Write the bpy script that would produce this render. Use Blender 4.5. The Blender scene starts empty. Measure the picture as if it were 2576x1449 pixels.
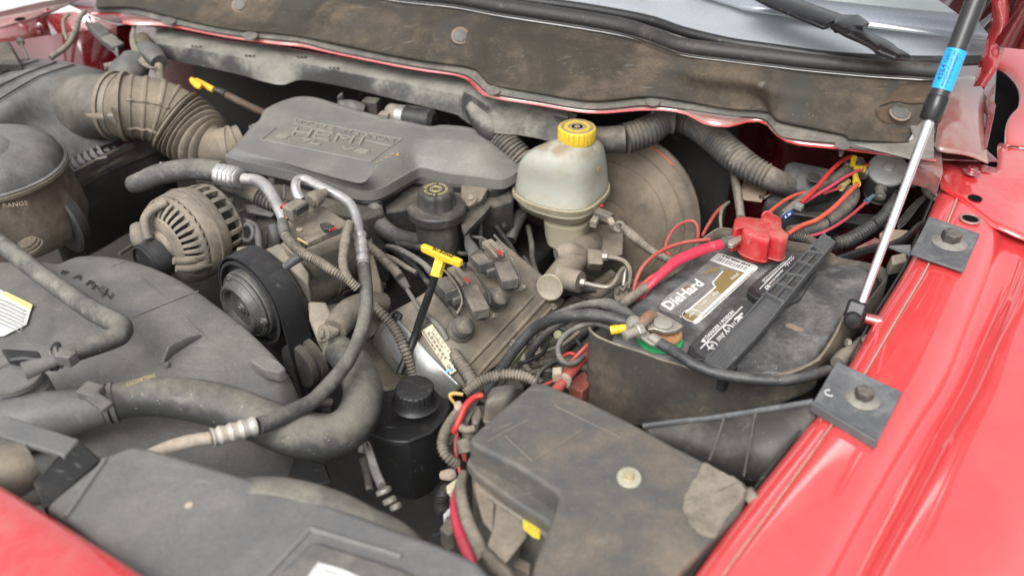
import bpy, bmesh, math, random
from mathutils import Vector, Matrix, noise
rad = math.radians
random.seed(7)
SC = bpy.context.scene
COL = SC.collection
# ---------------------------------------------------------------- camera, world, sun, exposure
PITCH = rad(36); FOC = 2200.0; CH = 0.70; UW, VH = 2576.0, 1449.0
cd = bpy.data.cameras.new("camera"); cam = bpy.data.objects.new("camera", cd); COL.objects.link(cam)
cam.location = (0, 0, CH); cam.rotation_euler = (rad(90) - PITCH, 0, 0)
cd.sensor_width = 36.0; cd.lens = 36.0 * FOC / UW; cd.clip_start = 0.02; cd.clip_end = 300
cd.dof.use_dof = True; cd.dof.focus_distance = 1.33; cd.dof.aperture_fstop = 2.9
SC.camera = cam
w = bpy.data.worlds.new("World"); SC.world = w; w.use_nodes = True
wt = w.node_tree; wt.nodes.clear()
sky = wt.nodes.new('ShaderNodeTexSky'); sky.sky_type = 'NISHITA'; sky.sun_disc = False
SUN_EL, SUN_AZ = rad(52), rad(-155)      # azimuth measured clockwise from +Y
sky.sun_elevation = SUN_EL; sky.sun_rotation = SUN_AZ
sky.air_density = 1.0; sky.dust_density = 5.0; sky.ozone_density = 1.0
hs = wt.nodes.new('ShaderNodeHueSaturation'); hs.inputs['Saturation'].default_value = 0.12
bg = wt.nodes.new('ShaderNodeBackground'); bg.inputs['Strength'].default_value = 0.15
wo = wt.nodes.new('ShaderNodeOutputWorld')
wt.links.new(sky.outputs[0], hs.inputs['Color']); wt.links.new(hs.outputs[0], bg.inputs['Color']); wt.links.new(bg.outputs[0], wo.inputs['Surface'])
sl = bpy.data.lights.new("sun", 'SUN'); sl.energy = 0.9; sl.angle = rad(35); sl.color = (1, .97, .93)
so = bpy.data.objects.new("sun", sl); COL.objects.link(so)
sd = Vector((math.sin(SUN_AZ) * math.cos(SUN_EL), math.cos(SUN_AZ) * math.cos(SUN_EL), math.sin(SUN_EL)))
so.rotation_euler = sd.to_track_quat('Z', 'Y').to_euler(); so.location = (0, 0, 5)
SC.view_settings.view_transform = 'Standard'; SC.view_settings.look = 'None'; SC.view_settings.gamma = 1.0
SC.view_settings.exposure = 0.74
SC.cycles.max_bounces = 6; SC.cycles.use_denoising = True
# ---------------------------------------------------------------- pixel ray -> point at a chosen height
cp, sp = math.cos(PITCH), math.sin(PITCH)
def ray(u, v):
    x, y = (u - UW / 2) / FOC, (VH / 2 - v) / FOC
    return Vector((x, cp + y * sp, -sp + y * cp))       # depth-1 ray
def P(u, v, z):
    r = ray(u, v); t = (z - CH) / r.z
    return Vector((r.x * t, r.y * t, z))
def depth(p): return p.y * cp + (CH - p.z) * sp
def S(p): return depth(p) / FOC                          # metres per display pixel
FR = {'D': (0, 0, 1), 'A': (566.7, 231.8, .3022), 'B': (0, 85.9, .16667), 'C': (1846.2, 360.6, .2167),
      'E': (1270.9, 283.4, .3378), 'F': (1373.9, 729.9, .2370), 'G': (300.5, 343.5, .3556), 'H': (858.7, 515.2, .2963),
      'I': (1545.6, 558.1, .3), 'J': (1030.4, 901.6, .3775), 'K': (987.5, 549.6, .2133), 'L': (257.6, 51.5, .16667),
      'M': (2146.75, 0, .3318), 'N': (729.9, 772.8, .2370), 'O': (0, 601.1, .13334), 'S': (515.2, 412.2, .16667),
      '1': (0, 0, 1/3), '2': (858.7, 0, 1/3), '3': (1717.3, 0, 1/3), '4': (0, 482.6, 1/3), '5': (858.7, 482.6, 1/3),
      '6': (1717.3, 482.6, 1/3), '7': (0, 965.2, 1/3), '8': (858.7, 965.2, 1/3), '9': (1717.3, 965.2, 1/3)}
def q(f, x, y, z):
    a, b, s = FR[f]; return P(a + x * s, b + y * s, z)
def ql(f, pts, z=None):
    return [q(f, p[0], p[1], p[2] if z is None else z) for p in pts]
def below(p, f, y):
    """point straight under p that projects to row y of frame f"""
    a, b, s = FR[f]; v = b + y * s
    r = ray(UW / 2, v); return Vector((p.x, p.y, CH + r.z * p.y / r.y))
def catmull(pts, m, closed=False):
    n = len(pts); out = []
    rng = range(n if closed else n - 1)
    for i in rng:
        g = (lambda k: pts[k % n]) if closed else (lambda k: pts[max(0, min(n - 1, k))])
        p0, p1, p2, p3 = g(i - 1), g(i), g(i + 1), g(i + 2)
        for j in range(m):
            t = j / m
            out.append(0.5 * ((2 * p1) + (p2 - p0) * t + (2 * p0 - 5 * p1 + 4 * p2 - p3) * t * t + (3 * p1 - p0 - 3 * p2 + p3) * t ** 3))
    if not closed: out.append(pts[-1].copy() if hasattr(pts[-1], 'copy') else pts[-1])
    return out
def resample(pts, n, closed=False):
    ps = list(pts) + ([pts[0]] if closed else [])
    L = [0]
    for a, b in zip(ps, ps[1:]): L.append(L[-1] + (b - a).length)
    out = []; k = 0
    cnt = n if closed else n - 1
    for i in range(n):
        d = L[-1] * i / cnt
        while k < len(L) - 2 and L[k + 1] < d: k += 1
        t = (d - L[k]) / max(1e-9, L[k + 1] - L[k])
        out.append(ps[k].lerp(ps[k + 1], min(1, t)))
    return out
# ---------------------------------------------------------------- mesh collector
class MB:
    def __init__(s): s.v = []; s.f = []
    def add(s, vs, fs):
        b = len(s.v); s.v += [Vector(x) for x in vs]; s.f += [tuple(i + b for i in f) for f in fs]; return s
    def box(s, c, ax, ay, az):
        vs = [c + i * ax + j * ay + k * az for k in (-1, 1) for j in (-1, 1) for i in (-1, 1)]
        return s.add(vs, [(0, 2, 3, 1), (4, 5, 7, 6), (0, 1, 5, 4), (2, 6, 7, 3), (0, 4, 6, 2), (1, 3, 7, 5)])
    def prism(s, top, vec, vecs=None):
        n = len(top); bot = [p + (vecs[i] if vecs else vec) for i, p in enumerate(top)]
        # orientation: outward normals
        nv = Vector((0, 0, 0))
        for i in range(n): nv += top[i].cross(top[(i + 1) % n])
        ref = vec if vecs is None else vecs[0]
        if nv.dot(ref) > 0: top = top[::-1]; bot = bot[::-1]
        fs = [tuple(range(n)), tuple(range(2 * n - 1, n - 1, -1))]
        fs += [(i, n + i, n + (i + 1) % n, (i + 1) % n) for i in range(n)]
        return s.add(list(top) + bot, fs)
    def grid(s, rows, closed=False):
        n = len(rows[0]); vs = [p for r in rows for p in r]; fs = []
        for i in range(len(rows) - 1):
            for j in range(n if closed else n - 1):
                k = (j + 1) % n
                fs.append((i * n + j, i * n + k, (i + 1) * n + k, (i + 1) * n + j))
        return s.add(vs, fs)
    def loft(s, rings, cap0=True, cap1=True):
        b = len(s.v); s.grid(rings, True); n = len(rings[0]); m = len(rings)
        if cap0: s.f.append(tuple(b + i for i in range(n - 1, -1, -1)))
        if cap1: s.f.append(tuple(b + (m - 1) * n + i for i in range(n)))
        return s
    def tube(s, pts, rad_, seg=12, m=6, ribs=None, caps=True, smooth=True):
        """pts: Vectors; rad_: metres per point; ribs=(count, amp[, sharp])"""
        if smooth and len(pts) > 2:
            pp = catmull(pts, m); rr = catmull([Vector((x, 0, 0)) for x in rad_], m); rr = [x.x for x in rr]
        else: pp, rr = list(pts), list(rad_)
        if ribs:
            ribs = (ribs[0] * .75, min(.2, ribs[1] * 1.9)); n = int(ribs[0] * 6) + 1; L = [0]
            for a, b_ in zip(pp, pp[1:]): L.append(L[-1] + (b_ - a).length)
            qp = []; qr = []; k = 0
            for i in range(n):
                d = L[-1] * i / (n - 1)
                while k < len(L) - 2 and L[k + 1] < d: k += 1
                t = min(1, (d - L[k]) / max(1e-9, L[k + 1] - L[k]))
                qp.append(pp[k].lerp(pp[k + 1], t)); ph = (i % 6) / 6
                amp = (1.0, .75, -.55, -1.0, -.55, .75)[i % 6]
                qr.append((rr[k] * (1 - t) + rr[k + 1] * t) * (1 + ribs[1] * amp))
            pp, rr = qp, qr
        s.path = pp; frames = []
        T = (pp[1] - pp[0]).normalized(); N = T.orthogonal().normalized()
        for i, p in enumerate(pp):
            t = (pp[min(i + 1, len(pp) - 1)] - pp[max(i - 1, 0)])
            if t.length > 1e-9: t.normalize(); N = (N - t * N.dot(t)).normalized(); T = t
            frames.append((p, T.copy(), N.copy(), T.cross(N)))
        s.frames = frames
        rings = [[p + (N_ * math.cos(2 * math.pi * j / seg) + B_ * math.sin(2 * math.pi * j / seg)) * rr[i] for j in range(seg)]
                 for i, (p, T_, N_, B_) in enumerate(frames)]
        return s.loft(rings, caps, caps)
    def lathe(s, c, ax, prof, sc=1.0, seg=40, mod=None, caps=True):
        ax = ax.normalized(); N = ax.orthogonal().normalized(); B = ax.cross(N)
        rings = []
        for i, (h, r) in enumerate(prof):
            rr = max(r, .001 / max(sc, 1e-6) * .2) * sc
            rings.append([c + ax * h * sc + (N * math.cos(2 * math.pi * j / seg) + B * math.sin(2 * math.pi * j / seg)) * rr * (mod(i, j) if mod else 1) for j in range(seg)])
        return s.loft(rings, caps, caps)
    def torus(s, c, ax, R, r, seg=32, sg=8, a0=0, a1=360, ref=None):
        ax = ax.normalized(); N = (ref - ax * ref.dot(ax)).normalized() if ref else ax.orthogonal().normalized(); B = ax.cross(N)
        full = a1 - a0 >= 360; pts = []
        rings = []
        for i in range(seg + (0 if full else 1)):
            a = rad(a0 + (a1 - a0) * i / seg); d = N * math.cos(a) + B * math.sin(a)
            rings.append([c + d * R + (d * math.cos(2 * math.pi * k / sg) + ax * math.sin(2 * math.pi * k / sg)) * r for k in range(sg)])
        if full: rings.append(rings[0])
        return s.loft(rings, not full, not full)
    def hexa(s, c, ax, r, h, ref=None):
        ax = ax.normalized(); N = ax.orthogonal().normalized() if ref is None else (ref - ax * ref.dot(ax)).normalized(); B = ax.cross(N)
        def ring(hh, rr, n=6): return [c + ax * hh + (N * math.cos(math.pi / 3 * j) + B * math.sin(math.pi / 3 * j)) * rr for j in range(n)]
        return s.loft([ring(0, r), ring(h * .85, r), ring(h, r * .88)])
    def build(s, name, m, parent=None, sharp=38, bevel=0, bseg=2, subsurf=0, solid=0, fix=True):
        me = bpy.data.meshes.new(name)
        off = parent_world(parent)
        me.from_pydata([v - off for v in s.v], [], s.f); me.validate()
        if fix:
            bm = bmesh.new(); bm.from_mesh(me); bmesh.ops.recalc_face_normals(bm, faces=bm.faces); bm.to_mesh(me); bm.free()
        me.polygons.foreach_set('use_smooth', [True] * len(me.polygons))
        me.set_sharp_from_angle(angle=rad(sharp))
        me.materials.append(m)
        o = bpy.data.objects.new(name, me); COL.objects.link(o)
        if parent: o.parent = parent
        if solid:
            md = o.modifiers.new('solid', 'SOLIDIFY'); md.thickness = solid; md.offset = -1
        if bevel:
            md = o.modifiers.new('bevel', 'BEVEL'); md.width = bevel; md.segments = bseg; md.limit_method = 'ANGLE'; md.angle_limit = rad(32)
            md.harden_normals = False
            for p in me.polygons: p.use_smooth = True
        if subsurf:
            md = o.modifiers.new('sub', 'SUBSURF'); md.levels = subsurf; md.render_levels = subsurf
        return o
def parent_world(o):
    v = Vector((0, 0, 0))
    while o is not None: v = v + o.location; o = o.parent
    return v
def tag(o, label, cat, group=None, kind=None):
    if label: o['label'] = label
    if cat: o['category'] = cat
    if group: o['group'] = group
    if kind: o['kind'] = kind
    return o
def thing(name, label, cat, loc, group=None):
    o = bpy.data.objects.new(name, None); COL.objects.link(o); o.location = loc; o.empty_display_size = .02
    return tag(o, label, cat, group)
def tubef(f, pts, zr=None):
    """pts (x,y,z,r_display_px) -> Vectors, radii metres"""
    ps = [q(f, p[0], p[1], p[2]) for p in pts]
    return ps, [p[3] * S(v) for p, v in zip(pts, ps)]
def text_on(body, bl, br, tl, depth_, m, parent, name='lettering', bold=0.0, spacing=1.0):
    cu = bpy.data.curves.new('t', 'FONT'); cu.body = body; cu.extrude = .5; cu.resolution_u = 2; cu.offset = bold; cu.space_character = spacing
    ob = bpy.data.objects.new('t', cu); COL.objects.link(ob)
    dg = bpy.context.evaluated_depsgraph_get(); me = bpy.data.meshes.new_from_object(ob.evaluated_get(dg))
    bpy.data.objects.remove(ob); bpy.data.curves.remove(cu)
    xs = [v.co.x for v in me.vertices]; ys = [v.co.y for v in me.vertices]
    x0, x1, y0, y1 = min(xs), max(xs), min(ys), max(ys)
    nrm = (br - bl).cross(tl - bl).normalized(); off = parent_world(parent)
    if nrm.z < 0 and abs(nrm.z) > .2: nrm = -nrm
    for v in me.vertices:
        v.co = bl + (br - bl) * ((v.co.x - x0) / (x1 - x0)) + (tl - bl) * ((v.co.y - y0) / (y1 - y0)) + nrm * ((v.co.z + .5) * depth_) - off
    me.name = name; me.materials.clear(); me.materials.append(m)
    o = bpy.data.objects.new(name, me); COL.objects.link(o); o.parent = parent
    return o
# ---------------------------------------------------------------- materials
def new_mat(name):
    m = bpy.data.materials.new(name); m.use_nodes = True; nt = m.node_tree
    b = nt.nodes['Principled BSDF']; return m, nt, b
def mixc(nt, fac, a, b, blend='MIX'):
    n = nt.nodes.new('ShaderNodeMix'); n.data_type = 'RGBA'; n.blend_type = blend
    for sock, val in ((0, fac), (6, a), (7, b)):
        if hasattr(val, 'is_linked') or hasattr(val, 'links'): nt.links.new(val, n.inputs[sock])
        else: n.inputs[sock].default_value = val if sock == 0 else (*val, 1)
    return n.outputs[2]
def math_(nt, op, a, b=0.0, clamp=False):
    n = nt.nodes.new('ShaderNodeMath'); n.operation = op; n.use_clamp = clamp
    for i, val in enumerate((a, b)):
        if hasattr(val, 'links'): nt.links.new(val, n.inputs[i])
        else: n.inputs[i].default_value = val
    return n.outputs[0]
def nz(nt, co, scale, detail=4, rough=.55, dist=0.0):
    n = nt.nodes.new('ShaderNodeTexNoise'); n.inputs['Scale'].default_value = scale; n.inputs['Detail'].default_value = detail
    n.inputs['Roughness'].default_value = rough; n.inputs['Distortion'].default_value = dist
    nt.links.new(co, n.inputs['Vector']); return n.outputs[0]
def ramp(nt, x, lo, hi):
    n = nt.nodes.new('ShaderNodeMapRange'); n.inputs['From Min'].default_value = lo; n.inputs['From Max'].default_value = hi
    n.interpolation_type = 'SMOOTHSTEP'; nt.links.new(x, n.inputs['Value']); return n.outputs['Result']
def dusty(name, base, dust=(.24, .20, .16), amount=.5, rough=.55, scale=14, bump=.25, specks=.5, metal=0.0, up=.35, coat=0, bscale=500, spec=.5, weave=0, patch=None, soft=0, scuff=.6, edge=1.0):
    m, nt, b = new_mat(name)
    tc = nt.nodes.new('ShaderNodeTexCoord'); co = tc.outputs['Object']
    geo = nt.nodes.new('ShaderNodeNewGeometry'); sx = nt.nodes.new('ShaderNodeSeparateXYZ'); nt.links.new(geo.outputs['Normal'], sx.inputs[0])
    n1 = nz(nt, co, scale, 6, .6, .6); n2 = nz(nt, co, scale * 7, 5, .65)
    f = math_(nt, 'ADD', math_(nt, 'MULTIPLY', n1, .68), math_(nt, 'MULTIPLY', n2, .32))
    f = math_(nt, 'ADD', f, math_(nt, 'MULTIPLY', sx.outputs[2], up * .35))
    f = math_(nt, 'ADD', f, (amount - .5) * .55)
    f = ramp(nt, f, .42 - soft, .74 + soft)
    dv = mixc(nt, ramp(nt, nz(nt, co, scale * 2.3, 3), .3, .7), tuple(c * .82 for c in dust), tuple(min(1, c * 1.15) for c in dust))
    col = mixc(nt, f, base, dv)
    fine = nz(nt, co, 260, 3, .7)
    col = mixc(nt, .35, col, mixc(nt, ramp(nt, fine, .25, .75), (.55, .55, .55), (1.25, 1.25, 1.25)), 'MULTIPLY')
    if patch:
        col = mixc(nt, ramp(nt, nz(nt, co, patch[1], 4, .6, 1.0), patch[2], patch[2] + .12), col, patch[0])
    if specks > 0:
        vo = nt.nodes.new('ShaderNodeTexVoronoi'); vo.inputs['Scale'].default_value = 210; nt.links.new(co, vo.inputs['Vector'])
        s1 = math_(nt, 'LESS_THAN', vo.outputs['Distance'], .16)
        s2 = math_(nt, 'GREATER_THAN', nz(nt, co, 95, 2), .60)
        col = mixc(nt, math_(nt, 'MULTIPLY', math_(nt, 'MULTIPLY', s1, s2), specks), col, (.42, .39, .34))
    # scuffs (stretched noise) and worn convex edges
    mp = nt.nodes.new('ShaderNodeMapping'); mp.inputs['Rotation'].default_value = (.3, .5, .9); mp.inputs['Scale'].default_value = (22, 150, 60); nt.links.new(co, mp.inputs['Vector'])
    sc_ = nt.nodes.new('ShaderNodeTexNoise'); sc_.inputs['Scale'].default_value = 1.0; sc_.inputs['Detail'].default_value = 5; nt.links.new(mp.outputs[0], sc_.inputs['Vector'])
    scf = math_(nt, 'MULTIPLY', ramp(nt, sc_.outputs[0], .60, .72), math_(nt, 'MULTIPLY', ramp(nt, nz(nt, co, scale * 1.7, 3), .48, .62), scuff))
    col = mixc(nt, scf, col, tuple(min(1, .5 * c + .12) for c in dust))
    wear = math_(nt, 'MULTIPLY', ramp(nt, geo.outputs['Pointiness'], .55, .68), .4 * edge)
    col = mixc(nt, wear, col, tuple(min(1, c * 1.05 + .03) for c in dust))
    nt.links.new(col, b.inputs['Base Color'])
    r = math_(nt, 'ADD', math_(nt, 'MULTIPLY', f, .25), rough, True); nt.links.new(r, b.inputs['Roughness'])
    if metal: nt.links.new(math_(nt, 'MULTIPLY', math_(nt, 'SUBTRACT', 1.0, f), metal), b.inputs['Metallic'])
    b.inputs['Specular IOR Level'].default_value = spec
    if coat: b.inputs['Coat Weight'].default_value = coat; b.inputs['Coat Roughness'].default_value = .08
    hgt = math_(nt, 'ADD', math_(nt, 'MULTIPLY', nz(nt, co, bscale, 4, .6), .5), math_(nt, 'MULTIPLY', nz(nt, co, scale * 4, 4), 1.2))
    if weave:
        wv = nt.nodes.new('ShaderNodeTexWave'); wv.inputs['Scale'].default_value = weave; wv.bands_direction = 'DIAGONAL'; nt.links.new(co, wv.inputs['Vector'])
        wv2 = nt.nodes.new('ShaderNodeTexWave'); wv2.inputs['Scale'].default_value = weave; wv2.bands_direction = 'Z'; nt.links.new(co, wv2.inputs['Vector'])
        hgt = math_(nt, 'ADD', hgt, math_(nt, 'MULTIPLY', math_(nt, 'ADD', wv.outputs['Fac'], wv2.outputs['Fac']), .8))
    bp = nt.nodes.new('ShaderNodeBump'); bp.inputs['Strength'].default_value = bump; bp.inputs['Distance'].default_value = .0016
    nt.links.new(hgt, bp.inputs['Height']); nt.links.new(bp.outputs[0], b.inputs['Normal'])
    return m
class M: pass
DUST = (.235, .195, .15)
M.plastic = dusty('grey_plastic', (.095, .094, .09), (.20, .185, .155), .42, .55, 11, up=.2)
M.cover = dusty('engine_cover_plastic', (.145, .144, .138), (.24, .22, .185), .40, .5, 7, up=.1, specks=.55, soft=.10)
M.shroud = dusty('shroud_plastic', (.115, .115, .112), (.215, .205, .18), .48, .55, 7, up=.15, specks=.6, soft=.10)
M.black = dusty('black_plastic', (.017, .017, .0175), (.10, .09, .075), .22, .45, 16, up=.2, specks=.4)
M.dark = dusty('dark_clutter', (.042, .040, .037), (.15, .128, .10), .48, .75, 12, specks=.3)
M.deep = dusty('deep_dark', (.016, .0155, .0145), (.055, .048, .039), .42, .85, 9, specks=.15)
M.rubber = dusty('hose_rubber', (.055, .055, .054), (.185, .172, .148), .42, .6, 16, up=.5, bump=.35, specks=.8)
M.rubber_d = dusty('dark_rubber', (.025, .025, .026), (.13, .115, .095), .32, .5, 18, up=.3, specks=.5)
M.belt = dusty('belt_rubber', (.022, .022, .024), (.06, .058, .055), .25, .45, 20, specks=.1)
M.beige = dusty('dusty_beige_rubber', (.15, .125, .095), (.265, .22, .165), .52, .75, 10, up=.2, specks=.1)
M.cast = dusty('dusty_cast_aluminium', (.15, .138, .12), (.265, .222, .17), .55, .6, 12, metal=.25, specks=.1)
M.castb = dusty('dusty_valve_cover', (.155, .145, .13), (.25, .205, .15), .55, .5, 10, metal=.3, up=.3, specks=.2)
M.silver = dusty('silver_casting', (.42, .42, .41), (.27, .24, .2), .2, .38, 14, metal=.7, specks=.2)
M.alu = dusty('aluminium_pipe', (.52, .52, .515), (.40, .36, .31), .35, .36, 22, metal=.8, specks=.3, bump=.1)
M.coil = dusty('dusty_coil_plastic', (.075, .073, .07), (.21, .18, .145), .5, .65, 22, specks=.3)
M.gloss = dusty('gloss_black', (.012, .012, .013), (.07, .065, .06), .2, .25, 14, bump=.05, specks=.1, up=0, edge=0)
M.steel = dusty('zinc_steel', (.42, .40, .36), (.30, .25, .19), .4, .4, 30, metal=.7, specks=.2)
M.chrome = dusty('bright_rod', (.85, .85, .87), (.6, .6, .6), .02, .12, 20, metal=1, specks=0, bump=.02, edge=0, scuff=0)
M.loom = dusty('split_loom', (.055, .054, .052), (.20, .17, .135), .45, .6, 25, up=.6, specks=.2)
M.loom_b = dusty('dusty_beige_loom', (.085, .075, .062), (.24, .205, .16), .5, .7, 25, up=.5, specks=.1)
M.felt = dusty('insulation_felt', (.050, .045, .038), (.148, .115, .083), .50, .95, 5, up=0, bump=.5, specks=.35, spec=.1, bscale=900, patch=((.060, .056, .050), 4, .54))
M.seal = dusty('rubber_seal', (.028, .027, .026), (.13, .105, .08), .32, .55, 12, up=.2, specks=.4, edge=.15)
M.flange = dusty('grey_seal_strip', (.10, .097, .09), (.21, .185, .15), .45, .7, 14, up=.2, specks=.2)
M.duct = dusty('wiring_duct_plastic', (.032, .031, .03), (.215, .20, .175), .18, .65, 12, up=1.25, specks=.3, bump=.6)  # upward faces much paler than the dark front, set by facing direction
M.filter = dusty('filter_box_plastic', (.05, .05, .051), (.22, .215, .20), .3, .40, 5, up=.7, specks=.5, soft=.08)  # pale upward tone also imitates sky reflection on the box top
M.bottle = None
M.void = plain0 = dusty('black_void', (.005, .005, .005), (.01, .01, .01), .1, .9, 9, specks=0, up=0, edge=0, scuff=0, spec=.1)  # near-black colour stands in for the shade inside openings
M.rusty = dusty('rusty_steel', (.22, .19, .15), (.28, .13, .06), .42, .7, 40, specks=.1, metal=.2)
M.brown_tank = dusty('brown_tank', (.085, .055, .045), (.19, .165, .13), .55, .4, 9, up=.3, specks=.3)
M.fuse = dusty('fuse_box_plastic', (.082, .083, .084), (.215, .17, .12), .52, .42, 7, up=.05, specks=.3, soft=.06)
M.front = dusty('front_cover_plastic', (.12, .121, .122), (.21, .20, .175), .42, .45, 6, up=.05, specks=.2, soft=.12)
M.battery = dusty('battery_case', (.055, .056, .057), (.20, .195, .185), .50, .5, 12, up=.1, specks=.8)
M.strap = dusty('hold_down_plastic', (.075, .077, .08), (.13, .125, .115), .3, .5, 20, specks=.2)
M.wrap = dusty('battery_blanket', (.045, .04, .035), (.16, .125, .09), .45, .8, 8, up=.2, bump=.45, specks=.3, weave=170)
M.booster = dusty('booster_black_steel', (.10, .085, .066), (.235, .185, .135), .58, .5, 6, up=.4, specks=.4)
M.redpaint = None
def plain(name, c, rough=.45, metal=0, dirt=.15, bump=.05, spec=.5, dcol=(.25, .2, .15), scale=30):
    return dusty(name, c, dcol, dirt, rough, scale, bump=bump, specks=.1, metal=metal, up=.1, spec=spec, edge=0, scuff=.15)
M.white = plain('white_label', (.66, .655, .63), .45, dirt=.32, dcol=(.36, .33, .28))
M.paper = plain('aged_label', (.60, .53, .38), .6, dirt=.15)
M.gold = plain('gold_label', (.27, .20, .08), .35, .2, dirt=.3)
M.ink = plain('black_ink', (.02, .02, .02), .5, dirt=.0)
M.greyink = plain('grey_print', (.30, .30, .30), .5, dirt=.1)
M.yellow = plain('yellow_plastic', (.74, .52, .035), .4, dirt=.15, dcol=(.42, .30, .10))
M.yel_cap = plain('yellow_cap', (.68, .47, .035), .4, dirt=.42, dcol=(.35, .25, .08))
M.yel_faded = plain('faded_yellow', (.45, .37, .15), .6, dirt=.4)
M.redwire = plain('red_wire', (.48, .035, .032), .4, dirt=.12, dcol=(.40, .15, .12))
M.redwire_d = plain('dusty_red_wire', (.42, .07, .06), .55, dirt=.4, dcol=(.36, .19, .15))
M.redcap = dusty('red_terminal_cover', (.46, .018, .024), (.40, .14, .115), .45, .38, 14, up=.35, specks=.2)
M.green = plain('green_washer', (.02, .27, .09), .5, dirt=.1)
M.blue = plain('blue_label', (.02, .36, .75), .35, dirt=.02)
M.navy = plain('blue_fuse', (.02, .05, .22), .3, dirt=.1)
M.orange = plain('orange_chalk', (.75, .14, .05), .7, dirt=.1)
M.chalk = plain('pale_dirt', (.42, .34, .26), .8, dirt=.4)
M.tyre = M.rubber_d
def red_paint(name, dirt, base=(.62, .012, .016), dcol=(.50, .24, .21), up=.4, sc=7, lo=.35, hi=.80):
    m, nt, b = new_mat(name)
    tc = nt.nodes.new('ShaderNodeTexCoord'); co = tc.outputs['Object']
    n = math_(nt, 'ADD', math_(nt, 'MULTIPLY', nz(nt, co, sc, 6, .6, .8), .65), math_(nt, 'MULTIPLY', nz(nt, co, sc * 8, 4, .7), .35))
    f = ramp(nt, math_(nt, 'ADD', n, (dirt - .5) * .6), lo, hi)
    nt.links.new(mixc(nt, f, base, dcol), b.inputs['Base Color'])
    nt.links.new(math_(nt, 'ADD', math_(nt, 'MULTIPLY', f, .45), .22), b.inputs['Roughness'])
    b.inputs['Coat Weight'].default_value = 1.0; b.inputs['Coat IOR'].default_value = 2.2
    nt.links.new(math_(nt, 'ADD', math_(nt, 'MULTIPLY', f, .14), .01), b.inputs['Coat Roughness'])
    bp = nt.nodes.new('ShaderNodeBump'); bp.inputs['Strength'].default_value = .12; bp.inputs['Distance'].default_value = .001
    nt.links.new(nz(nt, co, 300, 3), bp.inputs['Height']); nt.links.new(bp.outputs[0], b.inputs['Normal'])
    return m
M.red = red_paint('red_fender_paint', .42, (.58, .012, .016), (.50, .22, .20), lo=.28, hi=.95)
M.red_clean = red_paint('red_outer_paint', .30, (.62, .014, .018), (.64, .11, .11), sc=16, lo=-.6, hi=1.7)  # pink second tone imitates sky reflection, mixed almost evenly into the red
M.red_dirty = red_paint('dusty_shaded_red_paint', .50, (.22, .008, .013), (.24, .13, .11))  # base and dust darkened to put the hood's shade into the colour
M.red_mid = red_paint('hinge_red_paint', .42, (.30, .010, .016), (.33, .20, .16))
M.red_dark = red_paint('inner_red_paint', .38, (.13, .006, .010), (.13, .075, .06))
M.red_pink = red_paint('chalky_shaded_red_paint', .66, (.28, .028, .036), (.30, .215, .175))  # both tones lowered to carry the raised hood's shade
def bottle_mat():
    m, nt, b = new_mat('translucent_bottle')
    tc = nt.nodes.new('ShaderNodeTexCoord'); co = tc.outputs['Object']
    f = ramp(nt, math_(nt, 'ADD', math_(nt, 'MULTIPLY', nz(nt, co, 22, 5, .6, .5), .7), math_(nt, 'MULTIPLY', nz(nt, co, 120, 3), .3)), .45, .75)
    sx = nt.nodes.new('ShaderNodeSeparateXYZ'); nt.links.new(co, sx.inputs[0])
    g = ramp(nt, sx.outputs[2], .05, .125)
    c1 = mixc(nt, g, (.37, .335, .245), (.345, .35, .305))
    c1 = mixc(nt, math_(nt, 'MULTIPLY', ramp(nt, sx.outputs[2], .165, .20), ramp(nt, nz(nt, co, 30, 3), .35, .6)), c1, (.24, .185, .12))
    nt.links.new(mixc(nt, math_(nt, 'MULTIPLY', f, .65), c1, (.30, .24, .16)), b.inputs['Base Color'])
    b.inputs['Roughness'].default_value = .42; b.inputs['Subsurface Weight'].default_value = .35
    b.inputs['Subsurface Radius'].default_value = (.02, .02, .018); b.inputs['Subsurface Scale'].default_value = .6
    bp = nt.nodes.new('ShaderNodeBump'); bp.inputs['Strength'].default_value = .15; bp.inputs['Distance'].default_value = .001
    nt.links.new(nz(nt, co, 90, 4), bp.inputs['Height']); nt.links.new(bp.outputs[0], b.inputs['Normal'])
    return m
M.bottle = bottle_mat()
UP = Vector((0, 0, 1)); AX = Vector((-.6, -.8, 0)); AS = Vector((.8, -.6, 0))   # engine front axis, and across
def bolt(parent, c, ax, r, m=None, washer=True, name='bolt', ref=None):
    mb = MB()
    if washer: mb.lathe(c, ax, [(0, 1.75 * r), (.2 * r, 1.75 * r), (.32 * r, 1.6 * r), (.4 * r, 1.25 * r), (.55 * r, 1.15 * r)], 1, 32)
    mb.hexa(c + ax.normalized() * (.4 * r if washer else 0), ax, r, .75 * r, ref)
    return mb.build(name, m or M.steel, parent, bevel=r * .06)
# ================================================================ ground
mb = MB(); mb.grid([[Vector((-40, -20, -1.05)), Vector((40, -20, -1.05))], [Vector((-40, 80, -1.05)), Vector((40, 80, -1.05))]])
M.gravel = dusty('pale_gravel', (.42, .42, .42), (.62, .61, .59), .5, .9, 9, bump=1, specks=0, bscale=60)
tag(mb.build('ground', M.gravel), 'pale gravel ground seen past the far fender', None, kind='structure')
# ================================================================ bay depths
T = thing('engine_bay_tub', 'dark dirty inner walls and floor of the engine bay under all the parts', 'engine bay', P(1100, 900, -.5))
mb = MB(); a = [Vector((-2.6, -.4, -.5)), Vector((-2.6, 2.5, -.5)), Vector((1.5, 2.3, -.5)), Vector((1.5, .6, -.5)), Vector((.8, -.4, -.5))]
mb.prism(a, Vector((0, 0, -.02))); mb.build('bay_floor', M.deep, T)
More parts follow.
